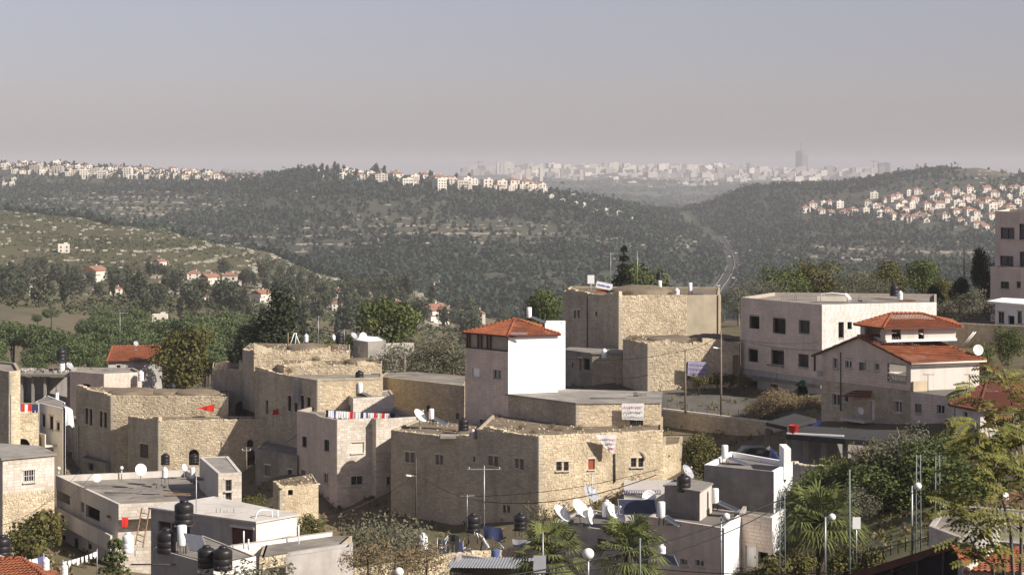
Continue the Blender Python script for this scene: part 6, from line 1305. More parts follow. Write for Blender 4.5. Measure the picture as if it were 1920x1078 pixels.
# palms: fan leaves on arching stalks
def palm_prefab(seed, h, nl=26, L_=1.6):
    r = random.Random(seed); tr = MB(); tr.tube([(0, 0, -1), (0.05, 0, h * .5), (0, 0.05, h)], [.3, .26, .28], 9); lv = MB(); st = MB()
    for k in range(nl):
        a = k * 2.399; e = r.uniform(-.5, 1.2); d = Vector((math.cos(a) * math.cos(e), math.sin(a) * math.cos(e), math.sin(e))); base = Vector((0, 0, h)); tip = base + d * L_ * .75 + Vector((0, 0, -.12 * math.cos(e)))
        st.tube([base, tip], [.03, .018], 4); side = d.cross(Vector((0, 0, 1))).normalized(); upv = side.cross(d).normalized()
        for q in range(13):
            t = (q - 6) / 6 * 1.35; dd = d * math.cos(t) + side * math.sin(t); l = L_ * .8 * r.uniform(.8, 1.05) * (1 - .25 * abs(t)); w_ = (side * math.cos(t) - d * math.sin(t)) * .05
            m = tip + dd * l * .55 + upv * .04; e2 = tip + dd * l - Vector((0, 0, .28 * l)); lv.poly([tip, m + w_, e2, m - w_])
    return Prefab([('trunk', tr.mesh('trunk', mat=MT['bark'])), ('stalks', st.mesh('stalks', mat=MT['leaf_green'])), ('crown', lv.mesh('crown', mat=MT['leaf_palm']))])
pp = [palm_prefab(1, 3.2, 48, 1.6), palm_prefab(2, 3.6, 52, 1.7), palm_prefab(4, 3.0, 56, 1.9)]
for i, (px, D, top, lab) in enumerate([(1030, 108, 1040, 'fan palm left of the two at the bottom centre right'), (1180, 112, 1030, 'fan palm right of the two at the bottom, below the dishes'), (1540, 117, 980, 'large shaggy fan palm in the plot at right')]):
    X = PX(px, D); zc_ = PZ(top, D); q = pp[i]; h = (3.2, 3.6, 3.0)[i]; q.put('palm_tree', lab, 'palm', (X, D, zc_ - h * (1.2 if i == 2 else 1.1)), i, 1.2 if i == 2 else 1.1)

# yellowing ailanthus close to the camera: thin stems carrying feathery leaves
def ailanthus():
    r = random.Random(9); D = 45; t = empty('ailanthus_tree', (PX(1905, D), D, g1(PX(1905, D), D)), 'near tree with feathery yellowing leaves and thin stems at the right edge', 'tree')
    zb = t.location.z
    stems = [[(1912, None), (1895, 1000), (1868, 880), (1848, 780)], [(1915, None), (1915, 1010), (1908, 860), (1895, 740), (1880, 690)], [(1900, None), (1880, 1050), (1850, 1000), (1800, 960), (1770, 935)], [(1925, None), (1930, 950), (1915, 820), (1930, 760)], [(1890, None), (1860, 1060), (1835, 1040), (1815, 1000)]]
    sm = MB(); lf = {'leaf_yellow': MB(), 'leaf_brown': MB()}
    def leaf(o, d, L_, m):
        d = d.normalized(); side = d.cross(Vector((0, -0.6, 0.8))).normalized(); p = o; n = 9
        for k in range(n):
            p2 = p + d * (L_ / n); d = (d + Vector((0, 0, -.05))).normalized(); s = side.copy()
            for sg in (-1, 1):
                l = 0.20 * (1 - .35 * k / n) * r.uniform(.85, 1.1); a = (s * sg + d * .35 + Vector((0, r.uniform(-.3, .3), -.28))).normalized(); w_ = d * .042
                lf[m].poly([p2, p2 + a * l * .5 + w_, p2 + a * l, p2 + a * l * .5 - w_])
            sm.tube([p, p2], .006, 3, False); p = p2
    for si, s in enumerate(stems):
        pts = []
        for k, (x, y) in enumerate(s): pts.append(Vector((PX(x, D), D + r.uniform(-.4, .4), zb)) if y is None else W(x, y, D + r.uniform(-.6, .6)))
        sm.tube(pts, [.05, .04, .028, .015, .01][:len(pts)], 6)
        nl = (20, 20, 24, 14, 12)[si]
        for k in range(nl):
            f = (.3, .45, .45, .35, .3)[si] + (1 - (.3, .45, .45, .35, .3)[si]) * (k + r.random()) / nl; f *= len(pts) - 1; i = min(int(f), len(pts) - 2); p = pts[i].lerp(pts[i + 1], f - i)
            a = r.uniform(0, 6.28); leaf(p, Vector((math.cos(a), math.sin(a) * .7, r.uniform(-.1, .6))), r.uniform(.55, .95), 'leaf_brown' if (si in (1, 3) and r.random() < .45) else 'leaf_yellow')
    for k in range(70):   # dense leafy mass on the left of the near tree
        p = W(r.gauss(1850, 40), r.gauss(842, 55), D + r.uniform(-.8, .8)); a = r.uniform(0, 6.28); leaf(p, Vector((math.cos(a), math.sin(a) * .7, r.uniform(-.2, .5))), r.uniform(.5, .85), 'leaf_yellow')
    sm.build('stems', MT['bark_grey'], t); lf['leaf_yellow'].build('crown', MT['leaf_yellow'], t); lf['leaf_brown'].build('withered_leaves', MT['leaf_brown'], t)
ailanthus()
# ------------------------------------------------------------------ rooftop things: tanks, dishes, solar heaters, aerials
def tank_prefab(mat, r=0.5, h=1.2):
    b = MB(); b.lathe([(0.01, 0), (r * .97, 0), (r, .05), (r, h * .2), (r * .97, h * .22), (r * .97, h * .24), (r, h * .26), (r, h * .48), (r * .97, h * .5), (r * .97, h * .52), (r, h * .54), (r, h * .8), (r * .93, h * .86), (r * .6, h * .94), (r * .42, h * .95)], n=18)
    l = MB(); l.lathe([(r * .44, h * .94), (r * .46, h * .96), (r * .46, h * 1.02), (r * .3, h * 1.06), (.01, h * 1.07)], n=14)
    p = MB(); p.tube([(r * .9, 0, .12), (r * 1.3, 0, .12), (r * 1.3, 0, -.3)], .03, 6)
    return Prefab([('tank_body', b.mesh('tank_body', mat=MT[mat])), ('lid', l.mesh('lid', mat=MT[mat])), ('outlet_pipe', p.mesh('outlet_pipe', mat=MT['steel']))])
TB = tank_prefab('tankblack'); TW = tank_prefab('tankwhite', .36, 1.2)
def tank(px, py, D, hpx, lab, white=False, group=None, stand=0.0, name='water_tank'):
    s_ = hpx / F * D / (1.2 * 1.07); p = W(px, py, D); r = (TW if white else TB).put(name, lab, 'tank', p, R0.uniform(0, 6), s_, group)
    if stand > 0:
        for a in range(4): o = link('stand_leg', LEG, r); o.location = (math.cos(a * 1.571 + .7) * .42, math.sin(a * 1.571 + .7) * .42, 0); o.scale = (1, 1, stand / s_)
        o = link('stand_frame', RING, r)
    return r
LEG = MB().tube([(0, 0, -1), (0, 0, 0)], .025, 5).mesh('stand_leg', mat=MT['bar']); RING = MB().box((0, 0, -.03), (.95, .95, .06)).mesh('stand_frame', mat=MT['bar'])
def dish_prefab(mat):
    b = MB(); n = 20; prof = [(0.01, 0)] + [(r_, .28 * r_ * r_ / .5) for r_ in np.linspace(.1, .5, 7)]; back = [(r_, z - .015) for r_, z in prof][::-1]
    b.lathe(prof + [(.505, .135)] + back, n=n)
    a = MB(); a.tube([(0, .48, .12), (0, .12, .42)], .012, 5); a.tube([(.42, -.25, .12), (.03, .1, .42)], .008, 4); a.tube([(-.42, -.25, .12), (-.03, .1, .42)], .008, 4)
    f = MB(); f.lathe([(.01, .36), (.03, .37), (.035, .45), (.05, .46), (.05, .5), (.01, .5)], (0, .1, 0), 8)
    return (b.mesh('reflector', mat=MT[mat]), a.mesh('feed_arm', mat=MT['steel']), f.mesh('receiver', mat=MT['frame']))
DW, DG = dish_prefab('dish'), dish_prefab('dishgrey')
def dish(px, py, D, dpx, lab, az=35, el=32, grey=False, group=None, drop=None):
    """az: degrees to the right of 'towards the camera'; el: tilt above the horizon"""
    dm = dpx / F * D; c = W(px, py, D); drop = drop if drop else dm * .75
    r = empty('satellite_dish', c - Vector((0, 0, drop)), lab, 'satellite dish', group)
    a, e = math.radians(az), math.radians(el); ax = Vector((math.sin(a) * math.cos(e), -math.cos(a) * math.cos(e), math.sin(e)))
    q = ax.to_track_quat('Z', 'Y'); m3 = (DG if grey else DW); off = c - ax * .1 * dm
    o = link('reflector', m3[0], r); o.location = off - r.location; o.rotation_euler = q.to_euler(); o.scale = (dm,) * 3
    for k in (1, 2): o2 = link(('', 'feed_arm', 'receiver')[k], m3[k], o)
    b = MB(); b.tube([r.location, off - ax * .05 * dm], .035, 6); b.box(r.location + Vector((0, 0, .02)), (.3, .3, .05)); b.build('mount', MT['steel'], r)
    return r
def solar_heater(px, py, D, tpx, lab, panel=True, az=60, plen=1.7, name='solar_water_heater', grey=False):
    """white boiler standing on a frame with a tilted collector below it; px,py = boiler bottom centre"""
    s_ = tpx / F * D / 1.2; p = W(px, py, D); r = empty(name, p - Vector((0, 0, .5 * s_)), lab, 'solar heater'); z = .5 * s_
    b = MB(); b.lathe([(.01, z), (.27 * s_, z), (.29 * s_, z + .05 * s_), (.29 * s_, z + 1.14 * s_), (.24 * s_, z + 1.2 * s_), (.01, z + 1.21 * s_)], n=16)
    link('boiler_tank', b.mesh('boiler_tank', mat=MT['tankwhite']), r)
    l = MB()
    for k in range(4): a = k * 1.571 + .6; l.tube([(.25 * s_ * math.cos(a), .25 * s_ * math.sin(a), -.05), (.25 * s_ * math.cos(a), .25 * s_ * math.sin(a), z + .1)], .025, 5)
    link('stand', l.mesh('stand', mat=MT['bar']), r)
    if panel:
        a = math.radians(az); dr = Vector((math.sin(a), -math.cos(a), 0)); sd_ = Vector((dr.y, -dr.x, 0)); top = dr * .3 * s_ + Vector((0, 0, z + .1)); bot = dr * (.3 * s_ + plen * .75) + Vector((0, 0, max(-.02, z + .1 - plen * .66))); up = (top - bot); L_ = up.length; up.normalize(); nn = sd_.cross(up); nn = nn if nn.z > 0 else -nn
        f = MB(); f.box((top + bot) / 2, (.95, L_, .07), (sd_, up, nn)); g = MB(); g.box((top + bot) / 2 + nn * .032, (.85, L_ - .1, .02), (sd_, up, nn)); t = MB()
        for k in (-.2, .2): t.box((top + bot) / 2 + nn * .045 + sd_ * k, (.02, L_ - .1, .012), (sd_, up, nn))
        po = link('collector_panel', f.mesh('collector_panel', mat=MT['panelframe']), r); link('panel_glass', g.mesh('panel_glass', mat=MT['panel']), po); link('panel_rail', t.mesh('panel_rail', mat=MT['panelframe']), po)
        MB().tube([top - Vector((0, 0, .05)) - sd_ * .5 + r.location, top + r.location - Vector((0, 0, z))], .02, 4).build('pipe', MT['bar'], r)
    return r
def aerial(px, py0, py1, D, lab, n=5, wd=.9, yaw=.3):
    a, b = W(px, py0, D), W(px, py1, D); r = empty('tv_aerial', a, lab, 'aerial'); MB().tube([a, b], .03, 5).build('mast', MT['steel'], r); e = MB(); d = Vector((math.cos(yaw), math.sin(yaw), 0)); s = Vector((-d.y, d.x, 0)); t = b - Vector((0, 0, .15))
    e.tube([t - d * wd / 2, t + d * wd / 2], .018, 4); 
    for k in range(n): c = t - d * wd / 2 + d * wd * k / (n - 1); e.tube([c - s * .3, c + s * .3], .01, 4); e.tube([c - Vector((0, 0, .12)), c + Vector((0, 0, .12))], .008, 4)
    e.build('elements', MT['steel'], r); return r
def utility_pole(px, py0, py1, D, lab, mat='pole', r_=.11, arms=1, armw=1.2, lamp=False):
    a, b = W(px, py0, D), W(px, py1, D); r = empty('utility_pole', a, lab, 'pole'); MB().tube([a, b], [r_, r_ * .7], 8).build('pole', MT[mat], r)
    for k in range(arms):
        c = b - Vector((0, 0, .3 + .55 * k)); MB().box(c, (armw, .06, .06)).build('cross_arm', MT['steel'], r)
        for x in (-.45, 0, .45): MB().lathe([(.03, 0), (.05, .04), (.05, .09), (.02, .12)], (c.x + x * armw, c.y, c.z + .045), 6).build('insulator', MT['frame'], r)
    if lamp: c = b - Vector((0, 0, 1.6)); MB().tube([c, c + Vector((-.45, -.3, .1))], .03, 5).build('lamp_arm', MT['steel'], r); MB().box(c + Vector((-.62, -.4, .12)), (.5, .2, .14), (Vector((.85, .5, -.2)).normalized(), Vector((-.5, .85, 0)).normalized(), Vector((.17, .1, 1)).normalized())).build('lamp_head', MT['frame'], r)
    return r
def lattice_pole(px, py0, py1, D, lab, w_=.3):
    a, b = W(px, py0, D), W(px, py1, D); r = empty('lattice_pole', a, lab, 'pole'); m = MB()
    for sg in (-1, 1): MB().tube([a + Vector((sg * w_ / 2, 0, 0)), b + Vector((sg * w_ / 2 * .7, 0, 0))], .032, 5).build('rail', MT['greenpole'], r)
    h = (b - a).length; n = int(h / .38)
    for k in range(n):
        z0, z1 = h * k / n, h * (k + 1) / n; s = 1 if k % 2 else -1; f = 1 - .3 * k / n; m.tube([a + Vector((s * w_ / 2 * f, 0, z0)), a + Vector((-s * w_ / 2 * f, 0, z1))], .015, 4)
    m.build('bracing', MT['greenpole'], r); return r
def globe_lamp(px, py, D, rpx, py0, lab, arm=0):
    c = W(px, py, D); rr = rpx / F * D; base = W(px, py0, D); base.x += arm; r = empty('globe_lamp', base, lab, 'street lamp'); MB().tube([base, Vector((base.x, base.y, c.z - rr * (.9 if not arm else 0)))], .05, 7).build('post', MT['steel'], r)
    if arm: MB().tube([Vector((base.x, base.y, c.z)), Vector((c.x + math.copysign(rr * .9, arm), c.y, c.z))], .03, 5).build('arm', MT['steel'], r)
    g = MB(); g.lathe([(rr * math.sin(t) + .002, -rr * math.cos(t)) for t in np.linspace(.05, math.pi - .02, 10)], c, 16); g.build('globe', MT['globe'], r); MB().lathe([(rr * .4, -rr * 1.05), (rr * .42, -rr * .85)], c, 10).build('collar', MT['steel'], r)
def wire(a, b, sag, lab, rad=.02, group=None):
    o = MB().tube(cat_wire(a, b, sag, 11), rad, 4, False).build('overhead_cable', MT['wire']); return tag(o, lab, 'cable', group)

# lower left roofs
dish(182, 896, 152, 15, 'small white dish near the left parapet of the long cream roof', 25, 15, drop=.5)
dish(264, 880, 155, 22, 'larger white dish at the back parapet of the long cream roof', 30, 18, drop=.9)
dish(346, 876, 160, 14, 'narrow white dish beside the boiler on the long cream roof', 60, 20, drop=.9)
tank(310, 870, 156, 21, 'black tank raised over a white boiler on the long cream roof', stand=.2)
tank(309, 895, 155.5, 20, 'white boiler under the black tank on the long cream roof', True, stand=.7, name='boiler')
solar_heater(361, 896, 153, 20, 'grey boiler with a tilted collector beside the stair tower', True, 150, 1.5)
tank(409, 886, 170, 22, 'black tank behind the stair tower in shade', stand=.3)
tank(364, 868, 200, 18, 'dark tank below the arch on the shaded stone wing')
globe_lamp(110, 878, 160, 3.5, 900, 'small white globe lamp left on the back of the long cream roof')
globe_lamp(228, 877, 160, 3.5, 900, 'small white globe lamp right on the back of the long cream roof')
aerial(368, 1000, 884, 120, 'tall thin aerial mast beside the big black tank', 3, .3)
tank(345, 982, 114, 46, 'big ribbed black tank high above the white boiler in the foreground', stand=.3)
solar_heater(341, 1022, 112.5, 38, 'tall white boiler below the big black tank', False)
r = empty('solar_array', W(366, 1042, 110), 'blue grey twin solar collector tilted in front of the white boiler', 'solar panel'); c = W(368, 1018, 110); sx = Vector((.82, -.57, 0)); up = Vector((-.38, -.55, .74)).normalized(); up = (up - sx * up.dot(sx)).normalized(); up = Vector((-.40, .575, .71)).normalized(); nn = sx.cross(up); nn = nn if nn.z > 0 else -nn
MB().box(c, (1.5, 1.25, .07), (sx, up, nn)).build('frame', MT['panelframe'], r)
for k in (-.37, .37): MB().box(c + nn * .035 + sx * k, (.68, 1.12, .03), (sx, up, nn)).build('panel_glass', MT['dishgrey'], r)
for k in (-.6, .6): MB().tube([c + sx * k + up * .5, c + sx * k + up * .5 - Vector((0, 0, 1.1))], .03, 5).build('leg', MT['bar'], r)
tank(387, 1063, 108.5, 42, 'shorter black tank left of the pair at the bottom left', stand=0)
tank(418, 1068, 107.8, 46, 'black tank right of the pair at the bottom left')
tank(312, 1035, 113, 46, 'black tank in the shade of the white roof at left')
tank(4, 1042, 120, 40, 'dark tank cut by the left edge')
tank(121, 1078, 96, 22, 'squat pale grey drum at the bottom left', True, name='drum'); tank(86, 1068, 97, 24, 'pale grey drum beside the white laundry', True, name='drum')
tank(240, 1035, 110, 38, 'slim white gas cylinder beside the ladder', True, name='gas_cylinder')
def ladder():
    a0, a1, b0, b1 = W(254, 1020, 118), W(266, 952, 122), W(268, 1025, 117.6), W(280, 955, 121.6); r = empty('wooden_ladder', a0, 'wooden ladder leaning at the end of the deep roof band', 'ladder')
    for a, b in ((a0, a1), (b0, b1)): MB().tube([a, b], .045, 6).build('rail', MT['wood'], r)
    for k in range(6): t = .12 + k * .15; MB().tube([a0.lerp(a1, t), b0.lerp(b1, t)], .03, 5).build('rung', MT['wood'], r)
ladder()
def bent_pipe():
    r = empty('bent_pipe_rail', W(477, 1000, 118), 'bent white pipe rail at the edge of the white workshop roof', 'rail')
    MB().tube([W(477, 1000, 118), W(478, 975, 118), W(482, 960, 118), W(490, 955, 118.3), W(508, 957, 119)], .05, 7).build('pipe', MT['tankwhite'], r)
    for x in (510, 521): MB().tube([W(x, 975, 118.6), W(x, 956, 118.6)], .05, 6).build('post', MT['tankwhite'], r)
bent_pipe()
for i, (x, y0, y1, D) in enumerate([(457, 1028, 995, 114.2), (466, 1030, 1010, 114.2), (560, 1030, 984, 116.5)]):
    tag(MB().tube([W(x, y0, D), W(x, y1, D)], .045, 6).build('steel_post', MT['tankwhite']), ['white steel post left by the dark doorway of the workshop', 'shorter white steel post right by the dark doorway', 'white steel post on the yard wall'][i], 'post')
# centre roofs
tank(674, 714, 200.5, 20, 'black tank on a tall stand over the sunlit block wall', stand=.2); solar_heater(675, 737, 199, 20, 'grey boiler with collector on the stand behind the laundry roof', True, 75, 1.7); tank(698, 704, 206, 18, 'round black tank behind the tall stand')
dish(601, 688, 207, 15, 'tilted grey dish on the rubble above the arched windows', 60, 40, True, drop=.6); tank(605, 703, 206, 10, 'short white boiler on the rubble roof', True, name='boiler')
dish(681, 630, 222, 14, 'round white dish on the white shed roof', 5, 10, drop=.7); dish(664, 629, 224, 14, 'dark grey dish beside the round white one on the shed', 50, 35, True, drop=.7); dish(626, 632, 222, 11, 'small white dish left of the shed', 70, 10, drop=.5)
tank(637, 643, 223, 20, 'black tank beside the white shed'); tank(574, 641, 222, 15, 'white boiler on the small dome', True, name='boiler'); tank(572, 627, 223, 11, 'little dark tank above the boiler on the small dome')
aerial(646, 645, 617, 222, 'aerial above the shed', 4, 1.2); aerial(597, 660, 592, 218, 'thin aerial mast over the rubble terrace', 3, .4); aerial(225, 650, 585, 233, 'tall aerial with two cross rods on the red gable roof', 5, 1.8); aerial(603, 690, 660, 209, 'bare mast beside the tilted grey dish', 2, .2)
dish(255, 644, 232, 10, 'grey dish behind the red gable ridge', 40, 30, True, drop=.8)
dish(788, 779, 184, 30, 'large white dish seen edge on at the left of the stone house roof', 62, 42); solar_heater(809, 786, 184, 20, 'white boiler and collector on the shaded stone house roof', True, 75, 1.8); tank(869, 807, 180, 25, 'dark tank beside the tower foot on the shaded roof'); tank(887, 816, 177, 12, 'pale small drum beside the dark tank', True, name='drum')
solar_heater(992, 596, 192, 20, 'white boiler and collector behind the red hipped tower roof', True, 75, 2.0)
solar_heater(1060, 748, 188.5, 3, 'collector leaning at the foot of the white tower', True, 70, 1.1, 'solar_collector')
tank(1133, 671, 208.8, 18, 'white plastic cube like tank on the shaded shed', True)
solar_heater(1237, 542, 224, 16, 'white boiler on the domed stone house', False); tank(1236, 524, 225, 15, 'black tank above the boiler on the domed house', stand=.2); solar_heater(1294, 546, 220, 16, 'boiler with collector at the right end of the domed house', True, 75, 2.4); tank(1269, 558, 218.5, 18, 'grey boiler at the parapet of the domed house', True, name='boiler')
aerial(1145, 545, 473, 228, 'tall aerial with a single side rod on the domed house', 2, 1.6, .1); aerial(1195, 545, 470, 228, 'plain tall aerial mast on the domed house', 2, .2)
# unfinished house roof
dish(1590, 556, 198, 16, 'tilted white dish on the unfinished house roof', 60, 42, drop=.9); tank(1688, 562, 202, 17, 'white boiler on the unfinished house roof', True, name='boiler'); tank(1677, 555, 206, 22, 'black tank behind the boiler on the unfinished house'); aerial(1545, 568, 552, 203, 'short pipe stub on the unfinished house roof', 2, .2)
r = empty('rooftop_pipe_frame', W(1560, 566, 200), 'bent pipe frame on the unfinished house roof', 'frame'); MB().tube([W(1538, 568, 200), W(1540, 551, 200), W(1560, 549, 200), W(1585, 552, 200), W(1592, 566, 200)], .06, 6).build('pipe', MT['tankwhite'], r)
MB().box(W(1560, 560, 201), (3.2, .25, .5)).build('parapet_block', MT['ashlar'], r)
# villa
dish(1834, 656, 168, 20, 'white dish on the right end of the villa roof', 10, 12, drop=.9); dish(1614, 770, 168, 14, 'small white dish on the villa canopy porch', 30, 15, drop=.6)
r = empty('roof_strut', W(1805, 650, 169), 'pale slanting solar rack on the villa roof end', 'solar rack')
for k in (0, 4): MB().tube([W(1802 + k, 650, 169), W(1826 + k, 622, 169)], .05, 5).build('strut', MT['frame'], r)
for i, px in enumerate((1740, 1818)):
    r = empty('clothes_stand', W(px, 733 + i * 3, 163.5), ['iron clothes frame left on the villa terrace', 'iron clothes frame right on the villa terrace'][i], 'clothes frame'); MB().tube([W(px, 735, 163.5), W(px, 702, 163.5)], .03, 5).build('post', MT['bar'], r); MB().tube([W(px - 10, 702, 163.5), W(px + 12, 702, 163.5)], .025, 5).build('crossbar', MT['bar'], r)
dish(1812, 728, 162.5, 15, 'dark dish lying on the villa terrace', 20, 50, True, drop=.4)
# right foreground roofs
for i, (x, y, d_, az, el, lab) in enumerate([(1054, 962, 40, 64, 44, 'big white dish, leftmost on the dish roof, seen nearly edge on'), (1089, 953, 42, 58, 40, 'big white dish second from left on the dish roof'), (1107, 966, 33, 72, 10, 'upright oval white dish third from left on the dish roof'), (1155, 963, 44, 58, 42, 'largest white dish at the right of the dish roof'), (1217, 931, 26, 0, 25, 'round white dish behind the long dark collector')]): dish(x, y, 138 if i < 4 else 139, d_, lab, az, el)
dish(1108, 924, 141, 36, 'big grey dish behind the white ones on the dish roof', 52, 38, True); dish(1290, 884, 136, 30, 'grey mesh dish behind the black tank at right', 60, 36, True)
tank(1282, 921, 133.6, 34, 'black tank on the grey box room'); solar_heater(1240, 970, 131.5, 30, 'white boiler with a collector left of the grey box room', True, 70, 1.4); solar_heater(1341, 943, 134, 28, 'white boiler with a collector right of the grey box room', True, 70, 1.9); solar_heater(1359, 860, 141, 26, 'white boiler with a long collector on the upper white block', True, 72, 2.3)
tank(1138, 968, 138.5, 32, 'white drum among the dishes', True, name='drum'); tank(887, 997, 150, 36, 'black tank on a scaffold stand in the dim yard', stand=.9); tank(976, 992, 152, 32, 'black tank with a white label right of the antenna mast', stand=.6)
r = empty('solar_array', W(1195, 960, 138), 'long dark solar collector sheet behind the white dishes', 'solar panel'); c = W(1195, 950, 138.3); up = Vector((-.1, .55, .83)).normalized(); sx = Vector((1, 0, .0)); nn = sx.cross(up); MB().box(c, (2.7, 1.2, .08), (sx, up, nn)).build('frame', MT['panelframe'], r); MB().box(c + (nn if nn.y < 0 else -nn) * .045, (2.6, 1.1, .02), (sx, up, nn)).build('panel_glass', MT['panel'], r)
r = empty('solar_array', W(1253, 1055, 124), 'small solar panel at the foot of the pinkish wall', 'solar panel'); c = W(1256, 1049, 124); sx = Vector((.8, -.6, 0)); up = Vector((-.36, .5, .78)).normalized(); nn = sx.cross(up); MB().box(c, (1.0, .8, .06), (sx, up, nn)).build('frame', MT['panelframe'], r); MB().box(c + (nn if nn.y < 0 else -nn) * .035, (.9, .7, .02), (sx, up, nn)).build('panel_glass', MT['panel'], r)
tank(1241, 1045, 125, 26, 'slim white pipe tank above the small solar panel', True, name='boiler')
dish(1885, 930, 96, 15, 'white dish on the terrace among yellowing leaves', 10, 25, drop=.5)

# lamps, poles, masts
globe_lamp(1362, 968, 108, 7, 1100, 'globe lamp before the white house wall', arm=-.3); globe_lamp(1560, 969, 104, 7, 1090, 'globe lamp in front of the shaggy palm', arm=-.36); globe_lamp(1721, 911, 98, 7, 1050, 'globe lamp at the edge of the grass plot', arm=-.3); globe_lamp(1103, 1038, 92, 11, 1110, 'large globe lamp at the bottom between the palms'); globe_lamp(748, 1072, 92, 9, 1120, 'globe lamp half out of frame at the bottom centre')
utility_pole(1285, 775, 655, 187.5, 'wooden pole left on the street in front of the low stone house', arms=0); utility_pole(1352, 778, 622, 184, 'wooden pole right on the street with a small lamp', arms=0, lamp=True)
utility_pole(780, 985, 857, 163, 'wooden pole with a lamp before the shaded stone house', 'frame_dark', .08, 0, lamp=True); utility_pole(908, 1010, 872, 148, 'thin steel mast with a horizontal rod in the middle yard', 'steel', .05, 1, 2.6); utility_pole(1808, 520, 432, 262, 'dark pole standing on the hill beside the apartment block', 'frame_dark', .1, 0); utility_pole(1593, 1090, 880, 103, 'grey green pole rising through the shaggy palm', 'greenpole', .06, 0); utility_pole(462, 880, 838, 172, 'grey pole in the shaded alley left of the annex', 'pole', .08, 1, .8)
utility_pole(1200, 1110, 1008, 96, 'green grey pole in front of the right palm', 'greenpole', .06, 0); utility_pole(1018, 1110, 998, 97, 'thin grey pole behind the white sign board', 'steel', .04, 0); utility_pole(20, 990, 740, 160, 'slim pole at the left edge beside the stone wall', 'pole', .06, 0)
lattice_pole(1467, 1110, 922, 110, 'tall lattice pole before the white house', .35); lattice_pole(1722, 1060, 852, 103, 'lattice pole left over the grass plot', .3); lattice_pole(1758, 1055, 848, 106, 'lattice pole right over the grass plot', .3)
for i, (x, y, wd, hd, D, lab) in enumerate([(1012, 1057, .62, .85, 95, 'blank grey sign board with its back to the camera at the bottom'), (1606, 980, .42, .62, 102, 'small white sign board on a post beside the grass plot'), (1108, 524, .8, 1.0, 224, 'small bright white board on the domed stone house roof')]):
    c = W(x, y, D); r = empty('sign_board', c - Vector((0, 0, 2.2)), lab, 'sign'); MB().box(c, (wd, .04, hd)).build('board', MT['tankwhite' if i else 'dishgrey'], r); MB().tube([c - Vector((0, -.05, 2.2)), c + Vector((0, .05, 0))], .04, 6).build('post', MT['steel'], r)
r = empty('long_sign', W(1133, 552, 222.5), 'white sign with blue lettering on the domed stone house roof', 'sign'); c = W(1133, 536, 222.5); sx = Vector((.97, 0, -.2)).normalized(); MB().box(c, (1.9, .05, .75), (sx, Vector((0, 1, 0)), Vector((.2, 0, .97)).normalized())).build('board', MT['tankwhite'], r)
mb = MB(); rs = random.Random(3)
for k in range(9):
    p = c + sx * (-.75 + .17 * k) + Vector((0, -.035, -.02)); mb.box(p, (.12, .02, rs.uniform(.12, .26)), (sx, Vector((0, 1, 0)), Vector((.2, 0, .97)).normalized()))
mb.build('lettering', MT['ink_blue'], r); MB().box(c - Vector((0, 0, .5)) + Vector((-.2, .3, -.15)), (1.4, .3, .4)).build('base', MT['shutter_red'], r)
# overhead cables
P_a, P_b = W(1285, 657, 187.5), W(1352, 628, 184)
wire(W(1060, 672, 205), P_a, .5, 'cable from the shaded shed to the left street pole', .02); wire(P_b, W(1600, 655, 172), .6, 'cable from the right street pole to the villa gable'); wire(P_a, P_b, .2, 'short cable between the two street poles'); wire(W(1060, 682, 200), W(1215, 703, 198), -.1 + .9, 'sagging cable in front of the shaded shed', .03); wire(P_b, W(1540, 640, 190), .5, 'cable from the right street pole to the unfinished house')
wire(W(780, 890, 163), W(430, 1000, 140), 1.2, 'lower cable from the lamp pole down to the left'); wire(W(780, 886, 163), W(640, 960, 175), .6, 'upper cable from the lamp pole to the block house'); wire(W(780, 888, 163), W(908, 940, 148), .4, 'cable from the lamp pole to the steel mast'); wire(W(908, 940, 148), W(1230, 890, 136), .8, 'cable from the steel mast across the golden wall', .03); wire(W(870, 930, 150), W(1232, 880, 137), .5, 'thin cable across the golden stone front', .02)
wire(W(905, 1085, 88), W(1467, 935, 110), .6, 'thick cable rising from the bottom centre to the lattice pole', .04); wire(W(1000, 1075, 88), W(1467, 945, 110), .9, 'lower thick cable rising to the lattice pole', .03); wire(W(1467, 935, 110), W(1722, 862, 103), 1.1, 'cable from the white house pole to the left lattice pole'); wire(W(1722, 855, 103), W(1758, 850, 106), .2, 'short cable between the two lattice poles'); wire(W(1230, 1066, 90), W(1800, 1050, 80), .4, 'thin cable along the bottom right'); wire(W(1640, 1085, 62), W(1795, 1010, 60), .1, 'diagonal cable in front of the brown roof', .02)
wire(W(0, 985, 130), W(160, 870, 155), .8, 'cable rising over the rough stone base at left'); wire(W(0, 1005, 130), W(180, 880, 158), .9, 'second cable rising over the rough stone base at left'); wire(W(718, 697, 205), W(872, 668, 189), .5, 'cable from the black tank to the white tower', .03); wire(W(462, 842, 172), W(496, 820, 192), .2, 'short cable from the alley pole to the annex'); wire(W(496, 820, 192), W(557, 815, 194), .7, 'slack cable hung across the annex roof', .03)

